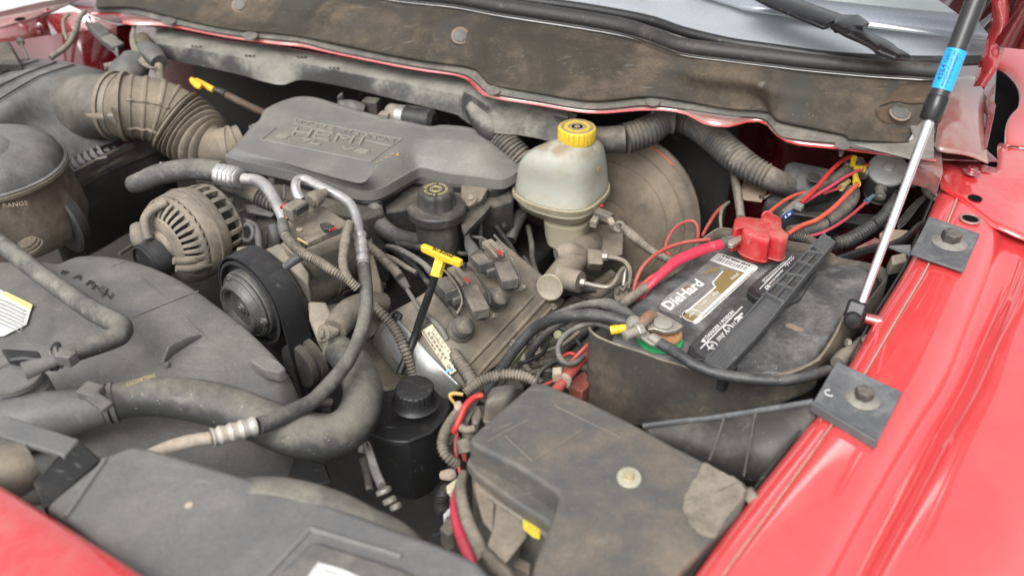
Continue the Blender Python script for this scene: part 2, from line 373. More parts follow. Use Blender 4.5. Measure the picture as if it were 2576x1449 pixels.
# firewall below the cowl flange
fl = [(60, -40), (240, 45), (333, 62), (430, 75), (567, 105), (693, 118), (840, 145), (1035, 172), (1179, 190), (1225, 232), (1359, 258), (1492, 278), (1625, 268), (1717, 276), (1790, 312), (1834, 318), (1927, 306), (1984, 352), (2117, 372), (2250, 392), (2360, 404), (2440, 408), (2520, 410)]
top = [P(u, v, .02) for u, v in fl]
back = [p + Vector((.03, .10, 0)) for p in top]
def bk(dx, dy, dz): return catmull([p + Vector((dx, dy, dz)) for p in top], 3)
mb = MB(); mb.grid([bk(0, .012, -.002), bk(.03, .13, -.03), bk(.06, .22, -.06), bk(.06, .23, -.14), bk(.06, .24, -.30), bk(.06, .24, -.60)])
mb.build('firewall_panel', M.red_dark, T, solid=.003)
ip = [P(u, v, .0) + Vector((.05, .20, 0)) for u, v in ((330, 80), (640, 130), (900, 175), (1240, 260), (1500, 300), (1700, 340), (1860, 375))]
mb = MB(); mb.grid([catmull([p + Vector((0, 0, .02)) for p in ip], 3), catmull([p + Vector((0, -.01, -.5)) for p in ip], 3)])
mb.build('firewall_dark_sheet', M.deep, T, solid=.003)  # black sheet added in front of the firewall to darken it
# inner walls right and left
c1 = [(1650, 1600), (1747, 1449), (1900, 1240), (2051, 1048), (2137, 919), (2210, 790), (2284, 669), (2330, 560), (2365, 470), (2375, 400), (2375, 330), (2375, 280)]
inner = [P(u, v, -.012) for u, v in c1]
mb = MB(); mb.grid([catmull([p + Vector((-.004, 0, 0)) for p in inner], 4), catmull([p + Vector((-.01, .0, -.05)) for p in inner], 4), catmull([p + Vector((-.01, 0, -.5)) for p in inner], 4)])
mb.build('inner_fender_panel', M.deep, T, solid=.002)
mb = MB(); mb.grid([[P(-600, 300, -.02), P(0, 110, -.0), P(115, 90, -.0), P(330, 60, 0)], [P(-600, 300, -.02) + Vector((0, 0, -.5)), P(0, 110, 0) + Vector((0, 0, -.5)), P(115, 90, 0) + Vector((0, 0, -.5)), P(330, 60, 0) + Vector((0, 0, -.5))]])
mb.build('apron_panel', M.red_dark, T, solid=.002)
# ================================================================ far fender
T = thing('far_fender', 'red front fender across the engine bay, at the top left against the gravel', 'fender', P(60, 70, 0))
rows = [ql('1', [(-500, 240), (0, 20 + 190), (180, 165), (340, 110)], .03), ql('1', [(-500, 60), (0, 90), (300, 20), (690, -55)], .03)]
mb = MB(); mb.grid([rows[0], rows[1]]); mb.build('fender_top', M.red_pink, T, solid=.004)
mb = MB(); mb.grid([rows[0], [below(p, '1', y) for p, y in zip(rows[0], (560, 420, 400, 370))]]); mb.build('fender_side', M.red_dirty, T, solid=.003)
mb = MB(); mb.grid([ql('1', [(340, 110, .028), (560, 90, .03), (880, 190, .02)]), ql('1', [(400, 370, -.07), (600, 470, -.08), (900, 480, -.10)])]); mb.build('apron_corner', M.red_dirty, T, solid=.003)
mb = MB(); c = q('1', 150, 146, .032); mb.lathe(c, UP, [(0, 14), (.6, 14)], S(c) * .9, 20); mb.build('slot', M.void, T)
c = q('1', 355, 85, .035); bolt(T, c, UP, 7 * S(c), M.red_dirty)
c = q('1', 297, 205, .02); bolt(T, c, Vector((0, -1, .1)), 6 * S(c), M.red_dark)
c = q('1', 155, 315, .01); mb = MB(); mb.lathe(c, Vector((-.1, -1, .1)), [(0, 11), (3, 10), (3, 5), (4, 4)], S(c), 20); mb.tube(ql('1', [(160, 330, .02), (190, 400, .02), (215, 450, .02)]), [.003] * 3, 8); mb.build('hose_clip', M.dark, T)
mb = MB(); mb.prism(ql('1', [(-60, 320), (70, 312), (110, 400), (150, 480), (-60, 480)], .01), Vector((0, .02, -.06))); mb.build('relay_cover', M.dark, T, bevel=.004)
# ================================================================ cowl: metal flange, seal strip, insulation, bulb seal
T = thing('insulated_cowl', 'dusty brown insulated cowl wall below the windshield with its seals', 'cowl', P(1400, 200, .02))
low = [(240, 22), (333, 22), (430, 45), (567, 74), (693, 86), (760, 95), (840, 112), (1035, 152), (1179, 172), (1212, 196), (1240, 216), (1359, 238), (1492, 258), (1625, 246), (1717, 256), (1834, 276), (1927, 283), (1950, 303), (1984, 314), (2117, 341), (2144, 354), (2284, 361)]
strip = [(236, 32), (330, 36), (425, 60), (562, 88), (690, 102), (762, 110), (838, 130), (1033, 168), (1160, 188), (1200, 212), (1232, 236), (1356, 258), (1490, 278), (1622, 268), (1715, 276), (1830, 293), (1915, 300), (1938, 318), (1975, 350), (2110, 364), (2160, 378), (2350, 398)]
zl = [.055] * len(low)
R0 = [P(u, v, .052) for u, v in low]; R1_ = [P(u, v, .046) for u, v in strip]
mb = MB(); mb.grid([catmull([a + Vector((0, .03, .01)) for a in R0], 5), catmull(R0, 5), catmull([(a.lerp(b, .45) + Vector((0, 0, .004))) for a, b in zip(R0, R1_)], 5), catmull([(a.lerp(b, .6) - Vector((0, 0, .002))) for a, b in zip(R0, R1_)], 5), catmull(R1_, 5)])
mb.build('seal_strip', M.flange, T, solid=.004, subsurf=1)
# painted metal lip just below the strip
lip = [(230, 36), (300, 38), (312, 60), (345, 62), (425, 66), (562, 92), (690, 110), (762, 117), (838, 134), (1033, 173), (1160, 192), (1196, 220), (1230, 243), (1356, 264), (1490, 284), (1622, 276), (1715, 283), (1775, 312), (1834, 318), (1880, 306), (1924, 308), (1942, 328), (1990, 360), (2110, 374), (2240, 390), (2355, 404)]
R2 = [P(u, v, .040) for u, v in lip]
pl = resample(catmull(R1_, 5), 90); pq = resample(catmull(R2, 4), 90)
mb = MB(); mb.grid([[p + Vector((0, .02, -.003)) for p in pl], pq]); mb.build('painted_lip', M.red_pink, T, solid=.0025)
mb = MB(); mb.tube(pq, [.0022] * 90, 6, smooth=False); mb.build('red_edge', M.red, T)
for (x, y, f) in ((985, 150, '1'), (0, 0, None), (285, 903, '3')):
    if f:
        c = q(f, x, y, .0415); mb = MB(); mb.lathe(c, UP, [(0, 18), (.4, 18)], S(c), 24); mb.build('slot', M.void, T)
for f, x, y in (('1', 1280, 160), ('1', 1890, 275), ('2', 1145, 686), ('2', 2350, 770), ('3', 1205, 1095)):
    c = q(f, x, y, .053); mb = MB(); mb.lathe(c, UP + Vector((0, -.25, 0)), [(0, 19), (2.5, 18.5), (4, 15), (4.3, 9), (4.8, 3)], S(c), 28); mb.build('push_clip', M.flange, T)
for f, x, y in (('2', 2350, 835), ('3', 1195, 1160), ('1', 1290, 205)):
    c = q(f, x, y, .03); mb = MB(); mb.lathe(c, -UP, [(-6, 8), (-2, 5), (0, 6), (3, 3), (6, 5), (9, 1)], S(c), 12); mb.build('clip_tail', M.flange, T)
# insulation blanket: grid between lower edge and bulb seal
up_ = [(240, -160), (333, -130), (430, -110), (567, -88), (693, -60), (760, -48), (840, -30), (992, 0), (1130, 15), (1200, 27), (1259, 38), (1370, 55), (1480, 72), (1575, 90), (1650, 114), (1717, 137), (1830, 152), (1930, 164), (2030, 176), (2184, 190), (2300, 197), (2380, 203)]
def mid(t, z, bul, wob):
    out = []
    for i, (a, b) in enumerate(zip(low, up_)):
        u, v = a[0] * (1 - t) + b[0] * t, a[1] * (1 - t) + b[1] * t
        out.append(P(u, v, z + wob * math.sin(i * 1.1 + t * 3) + bul * math.sin(t * math.pi)))
    return out
rows = [catmull(R0, 5)]
for t, z in ((0, .062), (.08, .066), (.25, .072), (.45, .09), (.6, .105), (.75, .112), (.9, .118), (1.0, .12)):
    r = catmull(mid(t, z, .004, .0035 if 0 < t < 1 else 0), 5); rows.append(r)
for i, r in enumerate(rows[2:-1]):
    for j, p in enumerate(r):
        p += Vector((0, -1, .4)) * (noise.noise(p * 7) * .009 + noise.noise(p * 22) * .003)
BR = rows
mb = MB(); mb.grid(rows); mb.build('insulation_blanket', M.felt, T, solid=.006, subsurf=1, sharp=180)
from mathutils.bvhtree import BVHTree
def mkbvh(rows):
    n = len(rows[0]); return BVHTree.FromPolygons([p for r in rows for p in r], [(i * n + j, i * n + j + 1, (i + 1) * n + j + 1, (i + 1) * n + j) for i in range(len(rows) - 1) for j in range(n - 1)])
def on(bvh, f, x, y, dz=.001, z=0):
    a, b, s_ = FR[f]; r = ray(a + x * s_, b + y * s_); h = bvh.ray_cast(Vector((0, 0, CH)), r)
    return h[0] - r.normalized() * dz if h[0] else q(f, x, y, z)
FB = mkbvh(rows)
# brown bare border of the felt around its right end, laid on the blanket surface as a curved sheet
def ribbon(pts_a, pts_b, m, name, dz=.003, n=3):
    A_ = catmull([Vector((x, y, 0)) for x, y in pts_a], 4); B_ = catmull([Vector((x, y, 0)) for x, y in pts_b], 4)
    g = [[on(FB, '3', p.lerp(q_, k / n).x, p.lerp(q_, k / n).y, dz, .08) for p, q_ in zip(A_, B_)] for k in range(n + 1)]
    mb = MB(); mb.grid(g); return mb.build(name, m, T, solid=.002, sharp=180)
M.feltb = dusty('brown_felt_border', (.085, .060, .042), (.14, .10, .072), .5, .95, 9, up=0, bump=.6, specks=.2, spec=.1, bscale=900)
ribbon([(1480, 800), (1560, 770), (1640, 765), (1720, 780), (1850, 770)], [(1640, 650), (1700, 620), (1760, 610), (1830, 605), (1900, 610)], M.feltb, 'felt_border')
ribbon([(1455, 830), (1470, 880), (1510, 925), (1570, 950), (1560, 1000)], [(1560, 800), (1555, 860), (1590, 900), (1700, 915), (1735, 1000)], M.feltb, 'felt_border')
for f, x, y, r_, mt in (('3', 1640, 852, 23, M.flange), ('2', 897, 272, 19, M.flange), ('1', 1810, 40, 17, M.flange)):
    c = on(FB, f, x, y, .002, .09); ax = Vector((.05, -.75, .66)) if f != '3' else Vector((0, -.45, .9))
    mb = MB(); mb.lathe(c, ax, [(0, r_ + 4), (2, r_ + 3), (3, r_)], S(c), 28); mb.build('washer', M.rusty, T)
    mb = MB(); mb.lathe(c, ax, [(2, r_ - 1), (6, r_ - 2), (7, r_ - 5), (7.3, 1)], S(c), 28); mb.build('retainer_cap', M.plastic, T)
# grey panel end right of felt
mb = MB(); mb.prism(ql('3', [(1700, 905), (1760, 800), (1900, 780), (1900, 1190), (1700, 1190), (1300, 1090), (1700, 1075), (1750, 1040)], .075), Vector((0, 0, -.004))); mb.build('seal_end', M.duct, T, bevel=.002)
# bulb seal along top of blanket
path = [P((a[0]), (a[1] - 20), .128) for a in up_]
mb = MB(); mb.tube(path, [21 * S(p) for p in path], 14, 5); mb.build('bulb_seal', M.seal, T)
path2 = [P(a[0], a[1] - 1, .127) for a in up_]
mb = MB(); mb.tube(path2, [3 * S(p) for p in path2], 8, 5); mb.build('seal_bead', M.seal, T)
# ================================================================ cowl grille, windshield
T = thing('cowl_grille', 'smooth plastic cowl cover, coloured pale for the sky reflection, below the windshield glass', 'cowl cover', P(2000, 80, .13))
lo = [(1100, -30), (1309, -2), (1459, 18), (1625, 48), (1717, 78), (1830, 105), (1917, 118), (2084, 140), (2250, 150), (2384, 152), (2480, 150)]
hi = [(1400, -260), (1500, -200), (1560, -120), (1640, -30), (1760, -12), (1850, 14), (1940, 30), (2100, 50), (2280, 72), (2420, 88), (2560, 100)]
rows = []
for t, z in ((0, .118), (.04, .126), (.12, .128), (.35, .128), (.65, .132), (1, .15)):
    rows.append(catmull([P(a[0] * (1 - t) + b[0] * t, a[1] * (1 - t) + b[1] * t, z) for a, b in zip(lo, hi)], 5))
M.cowlp = dusty('cowl_cover_plastic', (.34, .36, .39), (.38, .39, .40), .3, .42, 5, up=0, bump=.03, specks=.02, spec=.9, coat=.25)  # light base colour paints the sky's reflection onto dark plastic
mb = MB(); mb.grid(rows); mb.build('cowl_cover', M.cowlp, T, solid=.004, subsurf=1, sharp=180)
pth = [P(a[0], a[1] + 2, .131) for a in lo]
mb = MB(); mb.tube(pth, [13 * S(p) for p in pth], 10, 5); mb.build('edge_seal', M.black, T)
T = thing('windshield', 'pale reflecting windshield glass with dotted black band at the top edge', 'windshield', P(2100, 30, .15))
def glass_mat():
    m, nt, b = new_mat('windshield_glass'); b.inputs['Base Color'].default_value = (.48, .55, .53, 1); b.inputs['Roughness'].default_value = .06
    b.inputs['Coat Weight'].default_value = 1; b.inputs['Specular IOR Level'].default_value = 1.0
    return m
lo2 = [(1600, -60), (1815, 5), (1880, 24), (1960, 36), (2100, 55), (2280, 77), (2426, 92), (2560, 102)]
hi2 = [(1600, -260), (1850, -240), (1950, -240), (2050, -240), (2150, -240), (2300, -240), (2430, -240), (2560, -240)]
def wz(t): return .155 + .11 * t
rows = [catmull([P(a[0] * (1 - t) + b[0] * t, a[1] * (1 - t) + b[1] * t, wz(t)) for a, b in zip(lo2, hi2)], 5) for t in (0, .25, .5, .75, 1)]
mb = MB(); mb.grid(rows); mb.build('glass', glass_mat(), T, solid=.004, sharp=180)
tb = [.0, .13]
rows = [catmull([P(a[0] * (1 - t) + b[0] * t, a[1] * (1 - t) + b[1] * t, wz(t) + .002) for a, b in zip(lo2, hi2)], 5) for t in (0, .10, .17)]
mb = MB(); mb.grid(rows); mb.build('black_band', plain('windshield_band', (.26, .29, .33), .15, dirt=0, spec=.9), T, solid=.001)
mb = MB()
for k in range(4):
    for i in range(110):
        t = .185 + k * .018; uu = 1850 + i * 6 + (k % 2) * 3; s_ = (uu - 1815) / 745
        vv = (5 + 97 * s_) * (1 - t) - 240 * t
        c = P(uu, vv, wz(t) + .002); mb.lathe(c, UP, [(0, 1.9 - k * .35), (.2, 1.9 - k * .35)], S(c), 6)
o = mb.build('band_dots', plain('windshield_dots', (.2, .23, .25), .3, dirt=0), T); o['kind'] = 'stuff'
# ================================================================ wiper
T = thing('windshield_wiper', 'black wiper arm lying across the cowl cover below the windshield', 'wiper', q('3', 1400, 280, .16))
def bar(pts, wid, th, z):   # flat tapered bar of given half width px
    ps = [q('3', x, y, z_) for x, y, z_ in pts]; rows = []
    for i, p in enumerate(ps):
        t = (ps[min(i + 1, len(ps) - 1)] - ps[max(i - 1, 0)]).normalized(); n = t.cross(UP).normalized(); k = wid[i] * S(p) * 1.9
        h = th * S(p); u2 = n.cross(t).normalized()
        rows.append([p + n * k * .75 + u2 * h, p + n * k + u2 * h * .2, p + n * k - u2 * h, p - n * k - u2 * h, p - n * k + u2 * h * .2, p - n * k * .75 + u2 * h, p + u2 * h * 1.3])
    return rows
mb = MB(); mb.loft([r for r in bar([(600, -60, .20), (760, 20, .20), (960, 95, .198), (1170, 175, .195)], [24, 25, 27, 30], 7, 0)]); mb.build('arm', M.gloss, T, bevel=.0015)
mb = MB(); mb.loft([r for r in bar([(1150, 165, .20), (1230, 160, .203), (1330, 225, .20), (1400, 290, .185), (1500, 345, .175), (1600, 395, .17), (1640, 405, .165)], [27, 31, 31, 27, 25, 24, 18], 8, 0)]); mb.build('arm_base', M.gloss, T, bevel=.002, subsurf=1)
mb = MB(); c = q('3', 1165, 225, .185); mb.lathe(c, Vector((.5, -.5, .2)), [(-5, 9), (5, 9)], S(c), 16); mb.build('pivot', M.gloss, T)
M.wip = None
# ================================================================ near fender
T = thing('near_fender', 'bright red front fender rail with grooves along the right side', 'fender', P(2250, 1150, 0))
C = {}
C[0] = [(u - 6, v) for u, v in c1[:10]]
C[1] = c1[:10]
C[2] = [(1760, 1540), (1834, 1425), (1951, 1265), (2094, 1065), (2177, 936), (2260, 795), (2334, 669), (2384, 559), (2415, 480), (2440, 410)]
C[3] = [(1990, 1560), (2056, 1425), (2175, 1220), (2260, 1080), (2334, 966), (2390, 845), (2434, 749), (2475, 640), (2517, 516), (2545, 440)]
C[4] = [(2050, 1560), (2120, 1425), (2215, 1250), (2310, 1085), (2384, 965), (2440, 830), (2478, 735), (2520, 620), (2557, 500), (2580, 440)]
C[5] = [(2095, 1560), (2165, 1425), (2255, 1260), (2335, 1100), (2405, 970), (2462, 840), (2505, 740), (2550, 620), (2590, 500), (2620, 440)]
C[6] = [(2150, 1560), (2212, 1425), (2300, 1260), (2390, 1095), (2460, 975), (2511, 860), (2560, 765), (2610, 640), (2650, 520), (2680, 440)]
C[7] = [(2420, 1640), (2500, 1480), (2600, 1300), (2700, 1120), (2780, 960), (2840, 850), (2880, 750), (2930, 640), (2980, 520), (3000, 440)]
C[8] = [(2750, 1800), (2900, 1600), (3000, 1400), (3100, 1200), (3200, 1000), (3250, 900), (3300, 750), (3330, 640), (3350, 520), (3360, 440)]
Z = {0: -.035, 1: -.004, 2: .003, 3: .003, 4: -.015, 5: -.018, 6: .002, 7: -.006, 8: -.11}
def frow(k, dz=0, lerpk=None, t=0):
    a = [P(u, v, Z[k] + dz) for u, v in C[k]]
    if lerpk is not None: a = [x.lerp(P(u, v, Z[lerpk] + dz), t) for x, (u, v) in zip(a, C[lerpk])]
    return catmull(a, 6)
rows = [frow(0), frow(1, -.002), frow(1, 0, 2, .12), frow(1, .003, 2, .5), frow(2, -.0003, 1, .04), frow(2, -.003), frow(2, .001, 3, .03), frow(2, .0015, 3, .5), frow(3, 0, 2, .06), frow(3, -.002, 4, .25), frow(4, .0, 3, .25), frow(4, -.001), frow(5, .0015), frow(6, -.007, 5, .55), frow(6, -.001, 5, .15), frow(6, .002, 7, .06), frow(6, .004, 7, .35), frow(6, .004, 7, .65), frow(7), frow(7, -.02, 8, .5), frow(8)]
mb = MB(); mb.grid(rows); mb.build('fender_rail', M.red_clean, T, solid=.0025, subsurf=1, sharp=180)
ps = [P(u, v, Z[2] + .0007) for u, v in C[2]]
mb = MB(); mb.tube(ps, [2.2 * S(p) for p in ps], 6, 6); mb.build('seam_sealer', M.chalk, T)
# corner of fender around the hinge opening
mb = MB()
g = [ql('3', [(1950, 1420), (1955, 1150), (2310, 1255), (2375, 1245), (2380, 1092), (2440, 1088)], .006),
     ql('3', [(2120, 1520), (2150, 1330), (2330, 1330), (2420, 1300), (2450, 1180), (2500, 1110)], .006),
     ql('3', [(2330, 1700), (2400, 1500), (2480, 1450), (2560, 1400), (2600, 1300), (2650, 1150)], .004),
     ql('3', [(2800, 1900), (2800, 1600), (2850, 1500), (2900, 1400), (2950, 1300), (3000, 1150)], -.005)]
mb.grid([catmull(r, 4) for r in g]); mb.build('fender_corner', M.red, T, solid=.003)
rim = ql('3', [(2435, 1100, .01), (2440, 950, .012), (2470, 870, .014), (2530, 800, .016), (2545, 700, .018), (2520, 610, .02), (2450, 530, .022), (2370, 490, .022)])
out = ql('3', [(2700, 1150, 0), (2690, 1000, .0), (2700, 880, .005), (2760, 790, .005), (2780, 640, .01), (2740, 480, .02), (2600, 330, .03), (2420, 300, .03)])
mb = MB(); mb.grid([catmull([p + Vector((0, 0, -.012)) for p in rim], 5), catmull(rim, 5), catmull([a.lerp(b, .12) + Vector((0, 0, .004)) for a, b in zip(rim, out)], 5), catmull([a.lerp(b, .5) + Vector((0, 0, .004)) for a, b in zip(rim, out)], 5), catmull(out, 5)])
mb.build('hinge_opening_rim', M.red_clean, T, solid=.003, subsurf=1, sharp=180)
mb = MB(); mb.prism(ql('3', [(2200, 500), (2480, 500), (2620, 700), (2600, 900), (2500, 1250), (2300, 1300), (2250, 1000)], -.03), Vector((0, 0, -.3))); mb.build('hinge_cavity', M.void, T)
c = q('3', 2180, 1300, .012); bolt(T, c, UP, 12 * S(c), M.red_dirty)
for f, x, y, rx, ry in (('6', 2208, 47, 17, 12), ('6', 2170, 205, 20, 15)):
    c = q(f, x, y, .0068); mb = MB(); mb.lathe(c, UP, [(0, rx), (.2, rx)], S(c), 28); mb.build('drain_hole', M.void, T)
    if y > 100:
        mb = MB(); mb.torus(c, UP, (rx + 2.5) * S(c), 3.5 * S(c), 30, 8); mb.build('hole_rim', M.red_pink, T)
# side plate at cowl end, hinge bracket
T = thing('cowl_side_plate', 'dusty pink metal plate between cowl end and black hinge opening', 'body panel', q('3', 2100, 950, .05))
g = [ql('3', [(1985, 600, .07), (2150, 560, .07), (2290, 600, .06), (2300, 700, .05)]),
     ql('3', [(1960, 800, .065), (2080, 800, .07), (2220, 830, .06), (2270, 860, .045)]),
     ql('3', [(1920, 960, .06), (2050, 960, .065), (2200, 1000, .055), (2280, 1050, .045)]),
     ql('3', [(1900, 1110, .055), (1945, 1140, .055), (2150, 1170, .05), (2310, 1215, .04)]),
     ql('3', [(1900, 1120, .045), (1945, 1155, .045), (2150, 1185, .04), (2312, 1252, .03)])]
mb = MB(); mb.grid([catmull(r, 4) for r in g]); mb.build('plate', M.red_pink, T, solid=.003, subsurf=1, sharp=180)
mb = MB(); mb.prism(ql('3', [(2340, 640, .07), (2365, 620, .07), (2350, 700, .07), (2325, 740, .065), (2365, 790, .06), (2350, 880, .055), (2300, 1110, .05), (2285, 1090, .05), (2310, 850, .055), (2290, 760, .06)]), Vector((-.006, 0, -.03))); mb.build('bent_flange', M.red_dirty, T, bevel=.001)
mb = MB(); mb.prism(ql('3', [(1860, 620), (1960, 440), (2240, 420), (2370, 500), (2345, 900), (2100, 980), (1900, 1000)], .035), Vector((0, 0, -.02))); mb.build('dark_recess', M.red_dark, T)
mb = MB(); mb.prism(ql('3', [(1900, 1125), (1955, 1160), (1968, 1300), (1950, 1350), (1880, 1300), (1760, 1265), (1780, 1210)], .035), Vector((0, 0, -.03))); mb.build('lower_lip', M.red_pink, T, bevel=.001)
ha = ql('3', [(2300, -160, .30), (2330, 0, .27), (2335, 150, .235), (2300, 300, .20), (2250, 480, .16), (2205, 650, .12)]); hb = ql('3', [(2450, -160, .30), (2455, 0, .27), (2450, 170, .235), (2430, 320, .20), (2370, 520, .16), (2270, 665, .12)])
hm = [a.lerp(b, .5) + Vector((0, -.006, .006)) for a, b in zip(ha, hb)]
# ================================================================ hood
T = thing('hood', 'raised red hood whose underside corner shows at the top right', 'hood', q('3', 2480, 200, .3))
HL = P(380, 100, .05) + Vector((-.5, .1, 0)); 
A_ = q('3', 2040, -60, .24); A2 = q('3', 2145, 90, .22); B_ = q('3', 2440, 322, .20); C_ = q('3', 2800, 345, .20)
dirl = Vector((-1.42, .53, 0)).normalized(); hup = Vector((.05, -.30, .95)).normalized()
pts = [C_, B_, q('3', 2300, 150, .215), A2, A_ + dirl * .12 + Vector((0, 0, .05)), A_ + dirl * .5 + Vector((0, 0, .10)), A_ + dirl * 1.6 + Vector((0, 0, .12))]
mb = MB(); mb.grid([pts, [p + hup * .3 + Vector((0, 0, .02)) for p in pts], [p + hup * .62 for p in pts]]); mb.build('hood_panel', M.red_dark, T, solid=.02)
mb = MB(); mb.grid([catmull(ha, 6), catmull(hm, 6), catmull(hb, 6)]); mb.build('hinge_arm', M.red_mid, T, solid=.004, sharp=180)
# ================================================================ gas strut
T = thing('gas_strut', 'black gas strut with blue label and bright rod beside the battery', 'gas strut', P(2160, 790, 0))
b0 = P(2162, 778, .0); b1 = P(2350, 285, .215); b2 = P(2478, -60, .37)
s_ = S(b1)
e0 = P(2338, 305, .208); ax = (b2 - e0).normalized()
mb = MB(); mb.tube([b0, e0 + ax * .01], [.0056, .0062], 16, smooth=False); mb.build('rod', M.chrome, T)
mb = MB(); mb.lathe(e0, (b2 - e0), [(0, 20), (1, 24), (4, 26), (60, 27), (64, 25)], S(e0), 28); mb.build('end_sleeve', M.gloss, T)
e1 = e0 + ax * 60 * S(e0)
ln = (b2 - e1).length
mb = MB(); mb.lathe(e1, ax, [(0, 23.5 * s_), (ln, 24.5 * s_)], 1, 36); mb.build('cylinder', dusty('strut_black', (.025, .025, .027), (.14, .12, .10), .3, .28, 14, specks=.2, up=0, edge=0), T)
# blue label wrapped on cylinder: half sleeve
view = (Vector((0, 0, CH)) - (e1 + b2) * .5).normalized()
def wrap_pts(c, r, ang, base): 
    n = (base - ax * base.dot(ax)).normalized(); bn = ax.cross(n)
    return c + (n * math.cos(ang) + bn * math.sin(ang)) * r
def pt_at_v(vt):
    lo_, hi_ = 0., 1.
    for _ in range(40):
        t = (lo_ + hi_) / 2; p = e1.lerp(b2, t); y = p.y * sp + (p.z - CH) * cp; vv = VH / 2 - FOC * y / depth(p)
        if vv > vt: lo_ = t
        else: hi_ = t
    return e1.lerp(b2, (lo_ + hi_) / 2)
la, lb = pt_at_v(228), pt_at_v(128)
rows = [[wrap_pts(la.lerp(lb, t), 24.8 * s_, a_, view) for a_ in [rad(-80 + 16 * k) for k in range(13)]] for t in (0, 1)]
mb = MB(); mb.grid(rows); mb.build('blue_label', M.blue, T, sharp=180)
lab_r = 25.1 * s_
def strut_text(body, t0, t1, a0, a1):
    # text lies on the cylinder front; approximate with flat strip tangent to the view side
    text_on(body, wrap_pts(la.lerp(lb, t0), lab_r, rad(a0), view), wrap_pts(la.lerp(lb, t1), lab_r, rad(a0), view), wrap_pts(la.lerp(lb, t0), lab_r, rad(a1), view), .0002, M.ink, T, bold=.01)
strut_text('4364', .18, .58, -20, -48); strut_text('16013', .64, .95, -22, -44); strut_text('HIGH PRESSURE GAS DO NOT OPEN', .05, .95, 2, -10); strut_text('DO NOT PUNCTURE OR INCINERATE', .05, .9, 22, 10)
# lower end fitting
fx = P(2150, 790, .0)
mb = MB(); d = (b1 - b0).normalized(); sx_ = d.cross(UP).normalized(); sy_ = sx_.cross(d)
mb.box(fx + d * 8 * S(fx), sx_ * 24 * S(fx), sy_ * 16 * S(fx), d * 26 * S(fx)); mb.build('end_fitting', M.gloss, T, bevel=.004)
mb = MB(); c = P(2145, 805, .004); mb.lathe(c - sy_ * .0, Vector((-.3, -.8, .3)), [(-4, 22), (12, 21), (16, 17), (17, 6)], S(c), 24); mb.build('ball_socket', M.gloss, T)
mb = MB(); mb.tube([P(2175, 800, -.004), P(2215, 810, -.006)], [.007, .0085], 14, smooth=False); mb.build('ball_stud', M.red_mid, T)
# ================================================================ fender brackets
def fender_plate(name, label, poly, lip_, boltp, z, web=None):
    T = thing(name, label, 'bracket', P(poly[0][0], poly[0][1], z), 'bracket plates bolted to the fender rail')
    tp = [P(u, v, z) for u, v in poly]
    mb = MB(); mb.prism(tp, Vector((0, 0, -.004))); mb.build('plate', M.bracket, T, bevel=.0012)
    for a_, b_ in lip_:
        p0, p1 = tp[a_], tp[b_]; n = (p1 - p0).cross(UP).normalized() * .0025
        mb = MB(); mb.prism([p0 + n, p1 + n, p1 - n, p0 - n], Vector((0, 0, -.012))); mb.build('folded_edge', M.bracket, T, bevel=.0008)
    c = P(boltp[0], boltp[1], z + .0008); s = S(c)
    mb = MB(); mb.lathe(c, UP, [(0, 42), (.8, 42), (2.5, 37), (3.5, 36), (4.5, 33), (6.5, 30), (8, 27), (8.5, 24)], s, 40); mb.build('washer', M.plate_w, T)
    mb = MB(); mb.hexa(c + UP * 8 * s, UP, 24 * s, 24 * s, Vector((1, .45, 0))); mb.build('hex_bolt', M.boltd, T, bevel=.0007)
    return T
M.bracket = dusty('bracket_grey', (.085, .09, .095), (.22, .225, .225), .45, .45, 14, up=.15, specks=.3)
M.plate_w = dusty('bracket_washer', (.17, .165, .15), (.26, .24, .20), .5, .5, 30, specks=.1)
M.boltd = dusty('dark_bolt', (.05, .045, .04), (.17, .155, .13), .35, .45, 40, specks=.1)
T = fender_plate('bracket_plate', 'grey square bracket plate with a bolt, farther up the fender near the strut', [(2337, 546), (2464, 590), (2424, 682), (2290, 636)], [(0, 1)], (2388, 610), .012)
mb = MB()
st = [(q('6', x, y, z), w_) for x, y, z, w_ in ((1860, 215, .010, 0), (1790, 245, .006, 0), (1690, 340, -.004, 0), (1600, 385, -.008, 0), (1490, 395, -.012, 0), (1350, 435, -.02, 0), (1180, 492, -.03, 0))]
path = [p for p, _ in st]; mb.grid([catmull(path, 5), catmull([p + Vector((0, -.001, -.012)) for p in path], 5)]); mb.build('strap', M.black, T, solid=.005, bevel=.0005)
mb = MB(); mb.prism(ql('6', [(1560, 405), (1720, 400), (1720, 470), (1690, 460)], -.008), Vector((0, 0, -.004))); mb.build('tab', M.bracket, T)
T = fender_plate('bracket_plate', 'grey square bracket plate with a bolt, nearest the camera on the fender', [(2105, 908), (2270, 985), (2208, 1108), (2045, 1012)], [(3, 2)], (2170, 1003), .016)
c = q('9', 1108, 68, .0165); mb = MB(); mb.torus(c, UP, 11 * S(c), 1.6 * S(c), 16, 6, 20, 250); mb.build('scratch_mark', M.white, T)
c = P(2045, 1012, .014)
wt_ = ql('9', [(985, 135, .008), (560, 205, -.02), (200, 260, -.045), (-40, 285, -.05), (-300, 320, -.06)])
wb_ = ql('9', [(1000, 250, -.0), (720, 600, -.04), (560, 740, -.075), (100, 620, -.09), (-200, 560, -.1)])
mb = MB(); mb.grid([catmull(wt_, 5), catmull(wb_, 5)]); mb.build('side_web', M.rubber_d, T, solid=.003)
mb = MB(); mb.tube(wt_, [.0035] * 5, 8, 5); mb.build('web_edge', M.bracket, T)
